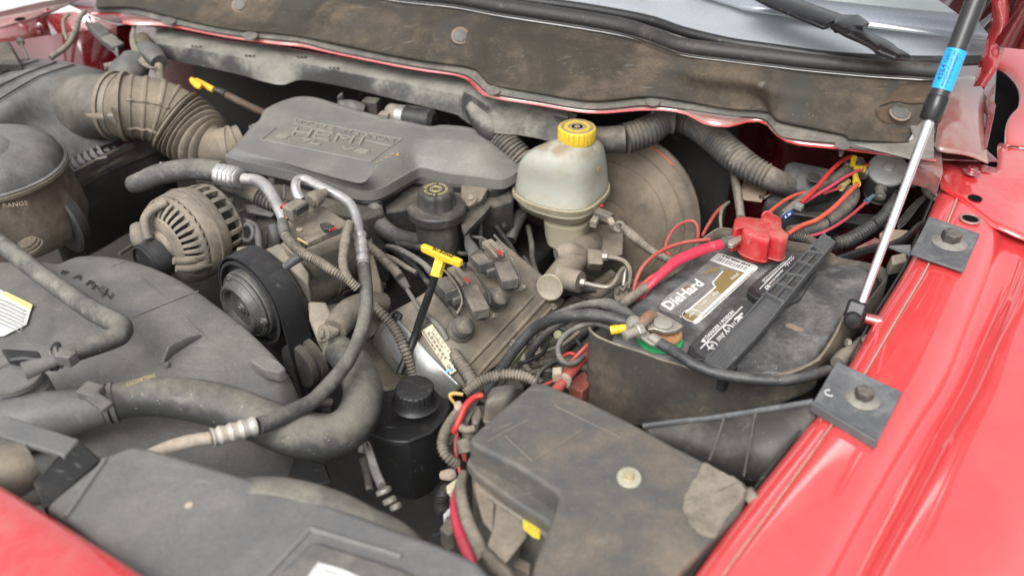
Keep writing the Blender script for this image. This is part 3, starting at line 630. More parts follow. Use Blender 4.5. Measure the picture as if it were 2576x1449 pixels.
for a_, b_ in (((320, 235), (200, 580)), ((550, 215), (460, 700)), ((860, 230), (700, 560))):
    mb = MB(); mb.tube([q('9', *a_, -.018), q('9', *b_, -.055)], [.0014, .0014], 6, smooth=False); mb.build('web_rib', M.rubber_d, T)
# ================================================================ engine cover
T = thing('engine_cover', 'large dusty grey plastic engine cover with raised lettering', 'engine cover', q('A', 1200, 600, -.08))
rimo = [(30, 545), (470, 640), (760, 720), (1000, 790), (1170, 820), (1290, 800), (1420, 730), (1560, 650), (1640, 630), (1850, 680), (2050, 700), (2250, 730), (2340, 715), (2430, 650), (2440, 600), (2260, 430), (2080, 312), (1830, 282), (1700, 292), (1500, 252), (1350, 222), (1060, 150), (960, 115), (740, 50), (560, 55), (350, 140), (290, 240), (205, 285), (210, 310), (70, 480)]
plat = [(150, 480), (480, 585), (760, 670), (1000, 735), (1140, 755), (1215, 690), (1270, 610), (1420, 500), (1560, 425), (1740, 392), (1880, 395), (1990, 395), (2035, 380), (2070, 362), (2075, 345), (2060, 335), (2020, 328), (1820, 302), (1700, 312), (1500, 270), (1350, 242), (1060, 172), (950, 142), (740, 74), (572, 77), (385, 157), (330, 250), (285, 292), (270, 325), (190, 430)]
zr = [-.048, -.049, -.051, -.054] + [-.060] * 3 + [-.066] * 2 + [-.07] * 6 + [-.06] + [-.04] * 10 + [-.045] * 4
zp = [-.034] * 30
ro = [q('A', x, y, z) for (x, y), z in zip(rimo, zr)]; pl_ = [q('A', x, y, z) for (x, y), z in zip(plat, zp)]
def blend(t, bul): return [a.lerp(b, t) + Vector((0, 0, bul)) for a, b in zip(pl_, ro)]
rb = [p + Vector((0, 0, -.019)) for p in ro]; cen = sum(ro, Vector()) / len(ro)
def grow(r, k): return [p + (Vector((p.x, p.y, 0)) - Vector((cen.x, cen.y, 0))).normalized() * k for p in r]
cc = lambda r: catmull(r, 4, True)
mb = MB(); mb.loft([cc([p.lerp(cen, .1) + Vector((0, 0, -.02)) for p in rb]), cc(grow(rb, .001)), cc(grow(rb, .003)), cc(grow(ro, .0025)), cc(ro), cc(blend(.93, .0005)), cc(blend(.8, .003)), cc(blend(.5, .0045)), cc(blend(.25, .003)), cc(blend(.1, .0012)), cc(pl_), cc([p.lerp(sum(pl_, Vector()) / 30, .03) for p in pl_])])
mb.build('cover_shell', M.cover, T, sharp=50)
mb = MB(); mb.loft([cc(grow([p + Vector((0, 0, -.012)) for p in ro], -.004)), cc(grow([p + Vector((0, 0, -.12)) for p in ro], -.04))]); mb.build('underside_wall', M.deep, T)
pz = -.0335
mb = MB()
for a, b in (((300, 397), (1215, 580)), ((1215, 580), (1390, 445)), ((560, 262), (1385, 452)), ((1470, 395), (1385, 452)), ((575, 225), (1470, 395)), ((300, 397), (420, 300))):
    p0, p1 = q('A', *a, pz), q('A', *b, pz); mb.tube([p0, p1], [.0016, .0016], 8, smooth=False)
mb.build('raised_border', M.cover, T)
mb = MB(); mb.prism(ql('A', [(325, 395), (1210, 572), (1375, 447), (560, 285)], pz), Vector((0, 0, -.001))); mb.build('text_panel', M.plastic, T)
def atext(s, x0, y0, x1, y1, x2, y2, h=.0014, bold=.004): text_on(s, q('A', x0, y0, pz + .0003), q('A', x1, y1, pz + .0003), q('A', x2, y2, pz + .0003), h, M.cover_t, T, bold=0, spacing=1.08)
M.cover_t = dusty('raised_letters', (.17, .165, .155), (.25, .23, .19), .5, .55, 14, specks=.1)
GL = {'H': '0001 1011 0h1h', 'E': '0001 0111 0h8h 0010', 'M': '0001 01hq hq11 1110', 'I': 'h0h1', 'D': '0001 0171 711v 1v1w 1w70 7000', 'O': '0w0v 0v31 3171 711v 1v1w 1w70 7030 300w',
      'G': '0w0v 0v31 3111 1w70 7030 300w 1w1h 1hhh', 'A': '00h1 h110 3q7q', 'N': '0001 0110 1011', 'U': '010w 0w30 3070 701w 1w11', '5': '1101 010h 0h7h 7h1q 1q70 7000', '.': 'h0h0', '7': '0111 11h0', 'L': '0100 0010',
      'V': '01h0 h011', '8': '3h0v 0v31 3171 711v 1v7h 7h3h 3h0w 0w30 3070 701w 1w7h', ' ': ''}
UM = {'0': 0, '1': 1, 'h': .5, 'q': .35, '3': .25, '7': .75, '8': .85, 'v': .8, 'w': .2}
def stroke_text(txt, bl, br, tl, w_, h_, m):
    n = len(txt); ex, ey = (br - bl) / (n - .25), tl - bl; nl = ex.cross(ey).normalized(); nl = nl if nl.z > 0 else -nl; k = 0
    for i, ch in enumerate(txt):
        if ch == ' ': continue
        mb = MB(); cw = .72 if ch not in 'I.' else .3
        for st in GL[ch].split():
            x0, y0, x1, y1 = (UM[c_] for c_ in st); a = bl + ex * (i + x0 * cw) + ey * y0; b = bl + ex * (i + x1 * cw) + ey * y1
            d = b - a; d = d.normalized() if d.length > 1e-6 else ex.normalized(); sd_ = nl.cross(d).normalized() * w_; k += 1
            a = a - d * w_ * .8; b = b + d * w_ * .8; top = nl * (h_ + (k % 7) * .00006)
            mb.prism([a - sd_ + top, b - sd_ + top, b + sd_ + top, a + sd_ + top], -nl * (h_ + .001))
        mb.build('raised_letter', m, T)
def ast(txt, a, b, c_, w_, h_): stroke_text(txt, q('A', *a, pz), q('A', *b, pz), q('A', *c_, pz), w_, h_, M.cover_t)
ast('DODGE MAGNUM', (575, 252), (1395, 418), (595, 232), .0011, .0016)
ast('HEMI', (560, 362), (1225, 460), (600, 308), .0023, .0030)
ast('5.7L', (430, 382), (790, 444), (462, 360), .0019, .0024)
ast('V8', (950, 482), (1165, 522), (985, 458), .0019, .0024)
for x, y, r_ in ((1265, 582, 2.6), (1335, 546, 2.2), (1392, 517, 2.6), (1432, 522, 3.4), (1300, 566, 1.6), (1436, 508, 2)):
    c = q('A', x, y, -.032); mb = MB(); mb.lathe(c, UP, [(0, r_), (.4, r_ * .7)], S(c), 10); mb.build('paint_spot', plain('orange_speck', (.8, .42, .02), .5, dirt=0) if x == 1265 else bpy.data.materials['orange_speck'], T)
# ================================================================ intake manifold block under the cover, motor behind
T = thing('intake_manifold', 'dark intake manifold under the front of the engine cover', 'intake manifold', q('A', 1000, 900, -.2))
mb = MB()
mb.prism(ql('A', [(150, 560), (700, 700), (1230, 860), (1330, 1000), (1150, 1050), (700, 950), (300, 900), (120, 700)], -.09), Vector((0, 0, -.15))); mb.build('manifold_body', M.dark, T, bevel=.006)
mb = MB(); mb.prism(ql('A', [(830, 790), (1170, 850), (1290, 860), (1300, 905), (1160, 915), (830, 850)], -.082), Vector((0, 0, -.01))); mb.build('manifold_flange', M.black, T, bevel=.003)
for x, w_ in ((480, 18), (1200, 22)):
    mb = MB(); mb.prism(ql('A', [(x, 640 if x < 600 else 850), (x + w_, 645 if x < 600 else 855), (x + w_ + 2, 900), (x, 900)], -.088), Vector((0, .01, -.01))); mb.build('bracket_rib', M.plastic, T)
mb = MB(); c = q('A', 395, 720, -.085); mb.lathe(c, Vector((-.3, -.8, .5)), [(-20, 19), (6, 19), (10, 15), (10, 12), (4, 11)], S(c), 28); mb.build('round_boss', M.dark, T)
mb = MB(); c = q('A', 390, 715, -.08); mb.box(c, Vector((.004, -.002, 0)), Vector((0, .001, .009)), Vector((.002, .007, 0))); mb.build('clip', M.plastic, T, bevel=.001)
c = q('A', 285, 670, -.085); bolt(T, c, Vector((-.2, -.8, .5)), 4.5 * S(c), M.chalk)
mb = MB(); mb.prism(ql('A', [(1965, 720), (2215, 750), (2130, 900), (2030, 950), (1960, 930)], -.09), Vector((0, .01, -.02))); mb.build('mount_bracket', M.castb, T, bevel=.002)
c = q('A', 2050, 890, -.086); bolt(T, c, Vector((-.2, -.5, .8)), 8 * S(c), M.castb)
mb = MB(); mb.prism(ql('A', [(2000, 945), (2220, 930), (2160, 1010), (1990, 1180), (1960, 1100)], -.105), Vector((0, .01, -.02))); mb.build('gusset', M.dark, T, bevel=.002)
mb = MB(); mb.prism(ql('A', [(1300, 830), (1640, 730), (2000, 750), (2400, 780), (2400, 900), (2250, 940), (1600, 950), (1330, 1000)], -.11), Vector((0, 0.02, -.12))); mb.build('rear_manifold', M.dark, T, bevel=.006)
T = thing('wiper_motor', 'small silver and black cylinder half hidden behind the engine cover', 'motor', q('A', 1550, 200, -.05))
a = q('A', 1350, 180, -.035); b = q('A', 1650, 230, -.035); d = (b - a).normalized(); s = S(a)
mb = MB(); mb.lathe(a, d, [(-4, 10), (0, 22), (6, 26), (30, 27)], s, 32); mb.build('end_housing', M.cast, T)
mb = MB(); mb.lathe(a, d, [(30, 27), (50, 27.5), (52, 25)], s, 32); mb.build('silver_band', M.silver, T)
mb = MB(); mb.lathe(a, d, [(52, 28), (54, 30), (120, 30), (130, 20)], s, 32); mb.build('motor_body', M.black, T)
mb = MB(); mb.box(q('A', 1330, 200, -.03), d * .01, Vector((0, 0, .007)), Vector((.003, .008, 0))); mb.build('connector', M.cast, T, bevel=.001)
mb = MB(); mb.tube(ql('A', [(1350, 195, -.028), (1310, 190, -.028), (1270, 190, -.03)]), [.0015] * 3, 8); mb.build('wire', M.redwire_d, T)
for i, (x, y) in enumerate(((1060, 110), (1220, 130), (960, 60))):
    T = thing('vacuum_fitting', ['grey rounded fitting just behind the notch of the engine cover', 'grey block fitting behind the engine cover left of the small motor', 'thin upright tab behind the engine cover'][i], 'fitting', q('A', x, y, -.05))
    c = q('A', x, y, -.055); mb = MB()
    if i == 0: mb.tube(ql('A', [(960, 115, -.05), (1060, 130, -.045), (1160, 150, -.05)]), [.012, .015, .011], 14)
    elif i == 1: mb.box(c, Vector((.016, -.004, 0)), Vector((.004, .012, 0)), Vector((0, 0, .018)))
    else: mb.box(q('A', 960, 55, -.04), Vector((.006, .002, .004)), Vector((0, .003, 0)), Vector((0, 0, .010)))
    mb.build('body', M.dark if i else M.plastic, T, bevel=.003)
# ================================================================ wiring duct along the firewall
T = thing('wiring_duct', 'long dusty grey plastic wiring trough under the cowl lip', 'wiring duct', P(800, 200, 0))
topb = [(395, 78), (420, 72), (500, 82), (633, 107), (680, 113), (735, 104), (800, 112), (859, 143), (1009, 167), (1120, 185), (1195, 200)]
topf = [(372, 112), (400, 112), (467, 120), (560, 137), (650, 153), (717, 148), (800, 166), (859, 182), (1009, 207), (1125, 232), (1172, 243)]
botf = [(390, 140), (433, 153), (500, 166), (600, 188), (660, 205), (710, 214), (760, 202), (859, 218), (992, 250), (1130, 284), (1180, 300)]
tb_ = [P(u, v, .016) for u, v in topb]; tf = [P(u, v, .006) for u, v in topf]; bf = [P(u, v, -.028) for u, v in botf]
mb = MB(); mb.grid([catmull([p + Vector((0, .01, -.02)) for p in tb_], 5), catmull(tb_, 5), catmull([a.lerp(b, .5) + Vector((0, 0, .0015)) for a, b in zip(tb_, tf)], 5), catmull([a.lerp(b, .95) + Vector((0, 0, .0008)) for a, b in zip(tb_, tf)], 5), catmull([a.lerp(b, .06) for a, b in zip(tf, bf)], 5), catmull(bf, 5), catmull([p + Vector((0, .03, -.0)) for p in bf], 5)])
mb.build('trough', M.duct, T, solid=.003, sharp=50)
for x0, y0, x1, y1 in ((100, 450, 40, 545), (760, 575, 705, 665)):
    mb = MB()
    for k in range(5):
        t = k / 5; c = q('2', x0 + (x1 - x0) * t, y0 + (y1 - y0) * t, .012 - .006 * t); mb.box(c, Vector((.0035, .001, 0)), Vector((0, .0012, 0)), Vector((0, 0, .0012)))
    o = mb.build('joint_slots', M.deep, T)
for x, y in ((1480, 352), (1885, 422), (2275, 432), (2520, 515)):
    for dx in (-28, 0, 30):
        c = q('1', x + dx, y + dx * .03, .012); mb = MB(); mb.box(c, Vector((.0022, 0, 0)), Vector((0, .002, 0)), Vector((0, 0, .0012))); mb.build('clip_hole', M.deep, T)
mb = MB()
r_ = [ql('2', [(1000, 600, .018), (1100, 640, .02), (1180, 740, .02), (1300, 770, .015), (1480, 800, .01), (1640, 830, .008), (1780, 880, .005)]),
      ql('2', [(930, 700, .012), (1000, 735, .014), (1100, 790, .012), (1240, 810, .008), (1450, 840, .005), (1640, 890, .0), (1760, 915, 0)]),
      ql('2', [(890, 870, -.03), (980, 930, -.03), (1060, 960, -.03), (1180, 1000, -.025), (1330, 1010, -.03), (1500, 1040, -.035), (1640, 1080, -.04)])]
mb.grid([catmull([p + Vector((0, .02, -.01)) for p in r_[0]], 5), catmull(r_[0], 5), catmull(r_[1], 5), catmull([a.lerp(b, .1) for a, b in zip(r_[1], r_[2])], 5), catmull(r_[2], 5), catmull([p + Vector((0, .03, 0)) for p in r_[2]], 5)])
mb.build('duct_end', M.duct, T, solid=.003, sharp=50)
mb = MB(); mb.tube(ql('2', [(1010, 820, -.012), (1060, 900, -.02), (1120, 990, -.032), (1150, 1040, -.042)]), [36 * .0006, 38 * .0006, 34 * .0006, 24 * .0006], 16); mb.build('boot', M.duct, T)
for x, y in ((1215, 785), (1660, 880)):
    c = q('2', x, y, .012); mb = MB(); mb.box(c, Vector((.013, -.004, -.002)), Vector((.001, .005, .001)), Vector((0, 0, .0035))); mb.build('latch', M.duct, T, bevel=.001)
T = thing('firewall_loom', 'dark ribbed loom dropping from the duct behind the cover corner', 'wire loom', q('2', 1250, 1100, -.08))
mb = MB(); mb.tube(*tubef('2', [(1130, 1000, -.045, 26), (1220, 1090, -.055, 36), (1290, 1160, -.065, 37), (1370, 1240, -.08, 36), (1420, 1330, -.1, 34)]), 18, 6, ribs=(24, .05)); mb.build('loom', M.loom, T)
# ================================================================ air filter box
T = thing('air_filter_box', 'big rounded grey air filter housing at the left edge', 'air filter box', q('1', 300, 900, -.1))
g = [[(-300, 600, -.05), (0, 500, -.05), (200, 450, -.05), (430, 462, -.05), (600, 492, -.055), (850, 560, -.07)],
     [(-300, 560, -.02), (0, 482, -.02), (200, 433, -.02), (430, 450, -.022), (600, 480, -.028), (860, 548, -.05)],
     [(-300, 800, .0), (0, 650, .0), (250, 545, -.0), (450, 520, -.006), (650, 530, -.016), (860, 590, -.042)],
     [(-300, 1000, .0), (0, 820, -.0), (280, 650, -.004), (500, 585, -.012), (680, 590, -.026), (840, 640, -.045)],
     [(-300, 1100, -.018), (0, 930, -.018), (300, 760, -.02), (520, 680, -.028), (700, 660, -.04), (830, 700, -.052)],
     [(-300, 1250, -.06), (60, 1060, -.055), (340, 920, -.052), (560, 820, -.055), (720, 780, -.06), (815, 790, -.062)],
     [(-200, 1400, -.10), (140, 1200, -.09), (400, 1080, -.085), (620, 960, -.08), (760, 900, -.078), (830, 890, -.075)],
     [(-100, 1560, -.15), (400, 1330, -.13), (560, 1230, -.125), (740, 1140, -.12), (900, 1080, -.115), (1010, 1040, -.11)]]
mb = MB(); mb.grid([catmull(ql('1', r), 5) for r in g]); mb.build('upper_shell', M.filter, T, solid=.003, subsurf=1, sharp=180)
AFB = mkbvh([list(c_) for c_ in zip(*[catmull(list(col), 5) for col in zip(*[catmull(ql('1', r), 5) for r in g])])])
# snorkel to the hose
a = q('1', 640, 880, -.14); b = q('1', 830, 797, -.024); c_ = q('1', 900, 803, -.022)
nk_p = [q('1', 300, 860, -.135), q('1', 520, 838, -.092), q('1', 720, 808, -.046), b, c_]
mb = MB(); mb.tube(nk_p, [100 * S(nk_p[0]), 92 * S(nk_p[1]), 81 * S(nk_p[2]), 77 * S(b), 76 * S(b)], 36, 6); mb.build('outlet_neck', dusty('dusty_neck', (.055, .053, .05), (.22, .195, .16), .42, .5, 6, up=.4, soft=.1), T)
for (x, y) in ((700, 870), (760, 690)):
    mb = MB(); mb.prism(ql('1', [(x - 60, y - 10), (x + 80, y - 22), (x + 80, y + 14), (x, y + 8)], -.0 if y > 800 else .012), Vector((0, 0, -.006))); mb.build('fin', M.beige, T, bevel=.001)
for pts in (((-60, 590), (0, 560), (150, 503), (290, 455)), ((-60, 690), (0, 650), (200, 555), (425, 470)), ((-60, 790), (0, 750), (250, 600), (400, 540), (560, 490))):
    mb = MB(); ps = [on(AFB, '1', v_.x, v_.y, -.0002, 0) for v_ in catmull([Vector((x, y, 0)) for x, y in pts], 5)]
    mb.tube(ps, [.0016] * len(ps), 8, 5); mb.build('groove_shade_line', M.gloss, T)  # raised black line drawn for the shade in each groove
mb = MB(); lip0 = [(60, 1560, -.15), (400, 1365, -.135), (450, 1335, -.132), (700, 1205, -.125), (900, 1105, -.12), (1020, 1055, -.115)]
p0 = ql('1', lip0); mb.grid([catmull(p0, 3), catmull([p + Vector((.004, -.012, 0)) for p in p0], 3), catmull([p + Vector((.004, -.012, -.012)) for p in p0], 3), catmull([p + Vector((0, 0, -.014)) for p in p0], 3)]); mb.build('lip', M.dark, T, solid=.002)
for k in range(9):
    t = k / 8.6; x0, y0 = 490 + 400 * t, 1300 - 200 * t
    tp_ = q('1', x0 - 40, y0 - 75, -.108); bt = q('1', x0 + 10, y0, -.128); 
    mb = MB(); mb.prism([tp_, bt + Vector((.004, -.004, 0)), bt + Vector((-.014, -.006, .001))], Vector((.002, .012, -.012))); mb.build('gusset', M.filter, T)
mb = MB(); p1 = ql('1', [(300, 1500, -.17), (560, 1400, -.165), (800, 1270, -.155), (1000, 1180, -.15), (1160, 1120, -.145), (1250, 1060, -.14)])
mb.grid([catmull([p + Vector((-.03, .05, .0)) for p in p1], 3), catmull(p1, 3), catmull([p + Vector((0, -.004, -.01)) for p in p1], 3), catmull([p + Vector((.0, .002, -.012)) for p in p1], 3), catmull([p + Vector((0, 0, -.16)) for p in p1], 3)]); mb.build('lower_box', dusty('lower_filter_box', (.04, .038, .035), (.15, .13, .105), .45, .6, 10, specks=.2), T, solid=.003)
for (x, y) in ((770, 1215), (510, 1350), (980, 1110)):
    c = q('1', x, y, -.125); mb = MB(); mb.box(c, Vector((.010, .005, 0)), Vector((-.002, .004, 0)), Vector((0, 0, .007))); mb.build('latch', M.duct, T, bevel=.001)
# ================================================================ intake hose
T = thing('intake_hose', 'dusty beige ribbed rubber air intake hose with bellows', 'hose', q('1', 1300, 900, -.1))
P_ = [(860, 800, -.022, 80), (930, 808, -.023, 79), (1020, 812, -.026, 78), (1150, 828, -.034, 78), (1250, 862, -.046, 78), (1330, 915, -.06, 79), (1400, 968, -.073, 78), (1480, 1030, -.086, 74), (1560, 1090, -.096, 68), (1640, 1120, -.10, 52), (1740, 1112, -.098, 48), (1830, 1085, -.096, 48)]
ps, rs = tubef('1', P_)
pp = catmull(ps, 28); rr = [v.x for v in catmull([Vector((x, 0, 0)) for x in rs], 28)]
n = len(pp)
def idx(k): return k * 28
ribs_at = [idx(1) + 4, idx(2) - 4, idx(2) + 16, idx(3) + 8, idx(4)]
for i in range(n):
    for rc in ribs_at:
        if abs(i - rc) <= 2: rr[i] *= 1.045
    i0, i1 = idx(4) + 18, idx(8) + 16
    if i0 <= i <= i1:
        ph = (i - i0) / (i1 - i0) * 7.0; rr[i] *= .80 + .32 * (abs(math.sin(math.pi * ph)) ** .55)
mb = MB(); mb.tube(pp, rr, 40, smooth=False); fr_ = mb.frames; mb.build('hose', M.beige, T, sharp=70)
# longitudinal raised ribs
for ang_off in (0, .9):
    mb = MB(); pts = []
    for i in range(idx(2) - 8, idx(4) + 10, 6):
        p, t, N_, B_ = fr_[i]; vd = (Vector((0, 0, CH)) - p); vd = (vd - t * vd.dot(t)).normalized(); sd_ = t.cross(vd)
        d = vd * math.cos(ang_off - .2) + sd_ * math.sin(ang_off - .2); pts.append(p + d * rr[i] * 1.012)
    mb.tube(pts, [.0028] * len(pts), 8); mb.build('rib', M.beige, T)
# band clamps
def band(i, wdt, k, m, name='clamp'):
    p, t, N_, B_ = fr_[i]; r = rr[i]
    mb = MB(); mb.lathe(p, t, [(-wdt, r * k), (-wdt, r * (k + .02)), (wdt, r * (k + .02)), (wdt, r * k)], 1, 48); return mb.build(name, m, T)
band(16, .006, 1.0, M.castb); band(4, .0035, 1.06, M.beige, 'end_rim'); band(34, .0035, 1.04, M.beige, 'end_rim'); band(idx(10) - 6, .006, 1.03, M.castb); band(idx(10) + 6, .004, 1.08, M.beige, 'end_rim')
c = q('1', 835, 840, .005); mb = MB(); mb.box(q('1', 850, 895, .0), Vector((.006, -.001, 0)), Vector((0, .003, .002)), Vector((-.003, 0, .008))); mb.build('clamp_screw_box', M.castb, T, bevel=.0015)
for k in range(3):
    mb = MB(); mb.tube(ql('1', [(808, 815 + k * 14, .004), (835, 825 + k * 14, .008), (850, 815 + k * 14, .006)]), [.0014] * 3, 6); mb.build('spring', M.castb, T)
# ================================================================ left reservoir bottle
T = thing('coolant_bottle', 'brown stained coolant bottle with a rounded black cap dome at the left edge', 'coolant bottle', P(0, 600, -.2))
c0 = P(-20, 420, -.03); s = S(c0)
mb = MB(); mb.lathe(c0, UP, [(-8, 172), (0, 174), (3, 168), (28, 160), (52, 138), (68, 105), (76, 60), (78, 5)], s, 56); mb.build('black_dome', M.filter, T)
mb = MB(); mb.lathe(c0, UP, [(-16, 170), (-16, 175), (-10, 177), (-4, 176), (-3, 170)], s, 56); mb.build('lip', M.beige, T)
mb = MB(); mb.lathe(c0, UP, [(-15, 166), (-60, 174), (-110, 182), (-150, 186), (-185, 176), (-200, 150)], s, 56); mb.build('bottle', M.brown_tank, T)
text_on('COOLANT RANGE', P(-95, 538, .008), P(72, 516, .008), P(-97, 528, .008), .001, plain('faint_brown', (.16, .11, .075), .6, dirt=.5), T)
mb = MB(); c = P(-50, 385, .01); mb.lathe(c, UP, [(-10, 85), (5, 84), (18, 72), (26, 45), (28, 5)], S(c), 40); mb.build('second_dome', M.filter, T)
mb = MB(); c = P(70, 615, -.10); mb.lathe(c, Vector((-.2, -.1, 1)), [(-14, 34), (-8, 34), (-7, 29), (0, 29), (1, 24), (7, 24), (8, 18), (12, 14)], S(c), 30); mb.build('neck', M.beige, T)
T = thing('horn_disc', 'dark round shape standing behind the brown bottle', 'cover', P(190, 600, -.2))
c = P(160, 560, -.14); mb = MB(); mb.lathe(c, AX, [(-30, 60), (-25, 78), (0, 84), (6, 78), (9, 40), (10, 5)], S(c), 44); mb.build('disc', M.rubber_d, T)
# ================================================================ alternator
def lathe_arc(mb, c, ax, prof, a0, a1, sc, th, seg=5, ref=None):
    """curved strip following prof between angles a0..a1"""
    ax = ax.normalized(); N = (ref - ax * ref.dot(ax)).normalized(); B = ax.cross(N)
    o_, i_ = [], []
    for h, r in prof:
        o_.append([c + ax * h * sc + (N * math.cos(a0 + (a1 - a0) * k / seg) + B * math.sin(a0 + (a1 - a0) * k / seg)) * r * sc for k in range(seg + 1)])
    for (h, r), row in zip(prof, o_):
        cc_ = c + ax * h * sc; i_.append([cc_ + (p - cc_) * (1 - th / max(r, 1)) - ax * th * sc * .6 for p in row])
    rings = [a + b[::-1] for a, b in zip(o_, i_)]
    return mb.loft(rings)
T = thing('alternator', 'dusty beige cast alternator with slotted vents', 'alternator', q('G', 450, 700, -.15))
ca = q('G', 425, 730, -.105); s = S(ca) * 1.13; AAX = Vector((-.56, -.82, .08)).normalized()
R_ = 98
mb = MB(); mb.lathe(ca, AAX, [(-95, 60), (-95, 80), (-60, 84), (0, 84), (30, 72), (38, 40)], s, 48); mb.build('stator_core', M.deep, T)
mb = MB()
for k in range(60):
    a = k / 60 * 2 * math.pi; N = AAX.orthogonal().normalized(); B = AAX.cross(N); d = N * math.cos(a) + B * math.sin(a)
    mb.tube([ca + AAX * 22 * s + d * 60 * s, ca + AAX * 10 * s + d * 84 * s + AAX.cross(d) * 4 * s, ca - AAX * 10 * s + d * 86 * s], [2.6 * s] * 3, 6, 2)
o = mb.build('copper_windings', plain('dusty_copper', (.12, .08, .06), .7, dirt=.4), T); o['kind'] = 'stuff'
mb = MB(); mb.lathe(ca, AAX, [(-62, 96), (-62, 100), (-52, 104), (-8, 104), (-4, 101), (-3, 96)], s, 56); mb.build('centre_band', M.cast, T)
mb = MB(); mb.lathe(ca, AAX, [(-36, 104), (-36, 107), (-30, 107), (-30, 104)], s, 56); mb.build('seam_ring', M.cast, T)
mb = MB(); mb.lathe(ca, AAX, [(2, 90), (2, 101), (8, 100), (12, 96), (12, 88)], s, 56); mb.build('front_ring', M.cast, T)
mb = MB(); mb.lathe(ca, AAX, [(40, 70), (44, 68), (47, 56), (47, 40), (56, 34), (58, 12)], s, 48); mb.build('front_hub', M.cast, T)
mb = MB(); mb.lathe(ca, AAX, [(-112, 40), (-112, 84), (-106, 93), (-100, 95), (-98, 88)], s, 48); mb.build('rear_ring', M.cast, T)
NB = 34
for k in range(NB):
    a = k / NB * 2 * math.pi
    mb = MB(); lathe_arc(mb, ca, AAX, [(-2, 101), (12, 98), (26, 90), (37, 79), (43, 66)], a, a + .098, s, 6, 2, Vector((0, 0, 1)))
    mb.build('vent_bar', M.cast, T, bevel=.0008)
for k in range(22):
    a = k / 22 * 2 * math.pi
    mb = MB(); lathe_arc(mb, ca, AAX, [(-62, 99), (-80, 99), (-98, 95), (-106, 90)], a, a + .11, s, 7, 2, Vector((0, 0, 1)))
    mb.build('rear_bar', M.cast, T, bevel=.0008)
# broad solid spokes of front housing
for a in (.55, 1.5, 2.5, 3.7):
    mb = MB(); lathe_arc(mb, ca, AAX, [(-2, 103), (12, 101), (28, 93), (40, 81), (48, 64), (50, 48)], a, a + .42, s, 9, 6, Vector((0, 0, 1))); mb.build('housing_spoke', M.cast, T, bevel=.001)
for x0, y0, x1, y1 in ((250, 470, 180, 700),):
    mb = MB(); mb.tube(ql('G', [(330, 470, -.03), (230, 520, -.035), (180, 600, -.05), (200, 720, -.075)]), [.007, .008, .008, .008], 12); mb.build('cast_rib', M.cast, T)
mb = MB(); mb.tube(ql('G', [(130, 640, -.08), (150, 720, -.09), (190, 800, -.11)]), [.013, .016, .012], 14); mb.build('mount_lug', M.cast, T)
mb = MB(); mb.tube(ql('G', [(380, 880, -.10), (500, 880, -.11), (640, 850, -.12)]), [.006, .007, .006], 12); mb.build('cast_rib', M.cast, T)
mb = MB(); mb.tube(ql('G', [(400, 935, -.11), (520, 935, -.12), (650, 900, -.13)]), [.006, .007, .006], 12); mb.build('cast_rib', M.cast, T)
mb = MB(); mb.prism(ql('G', [(820, 780), (960, 760), (1000, 780), (990, 830), (860, 830)], -.11), Vector((0, 0, -.03))); mb.build('rear_lug', M.cast, T, bevel=.004)
cpz = q('G', 215, 890, -.115); s2 = S(cpz)
mb = MB(); mb.lathe(cpz, AX, [(-36, 36), (-34, 50), (14, 50), (16, 46), (4, 44), (2, 20)], s2, 44); mb.build('pulley', M.belt, T)
mb = MB(); mb.lathe(cpz, AX, [(-30, 50), (-30, 53), (10, 53), (10, 50)], s2, 44); mb.build('belt_wrap', M.belt, T)
mb = MB(); mb.lathe(cpz, AX, [(-60, 44), (-46, 46), (-46, 30)], s2, 36); mb.build('spacer', M.dark, T)
# ================================================================ fan shroud
T = thing('fan_shroud', 'wide grey plastic fan shroud sloping across the left foreground', 'fan shroud', P(400, 850, -.15))
back = [(-300, 700, -.085), (-120, 665, -.085), (20, 655, -.085), (110, 655, -.085), (145, 660, -.087), (170, 650, -.087), (200, 641, -.087), (260, 641, -.088), (330, 653, -.09), (400, 677, -.093), (470, 713, -.097), (540, 762, -.102), (600, 808, -.108), (650, 853, -.115), (700, 905, -.125), (735, 960, -.15), (760, 1020, -.18), (795, 1110, -.23), (832, 1200, -.28)]
front = [(-300, 1300, -.06), (-150, 1280, -.06), (0, 1260, -.065), (80, 1250, -.07), (140, 1240, -.075), (180, 1230, -.08), (240, 1225, -.085), (300, 1225, -.09), (370, 1225, -.10), (430, 1228, -.11), (490, 1230, -.12), (550, 1235, -.13), (610, 1240, -.145), (660, 1240, -.16), (700, 1240, -.18), (735, 1240, -.20), (765, 1240, -.23), (800, 1240, -.27), (832, 1235, -.30)]
B0 = [P(*p) for p in back]; F0 = [P(*p) for p in front]
def srow(t, k): 
    out = []
    for i, (a, b) in enumerate(zip(B0, F0)):
        d = Vector((0, 0, k * (1 - (i / 18) ** 4))); out.append(a.lerp(b, t) + d)
    return out
rows = [[p + Vector((0, .004, -.03)) for p in B0], [p + Vector((0, 0.001, -.002)) for p in B0], srow(.015, .0015), srow(.12, .006), srow(.3, .008), srow(.5, .004), srow(.72, -.004), srow(1, -.02)]
rows = [catmull(r, 5) for r in rows]
for r in rows[3:]:
    for p in r: p += Vector((0, 0, noise.noise(p * 6) * .006))
mb = MB(); mb.grid(rows); mb.build('shroud_panel', M.shroud, T, solid=.003, subsurf=1, sharp=180)
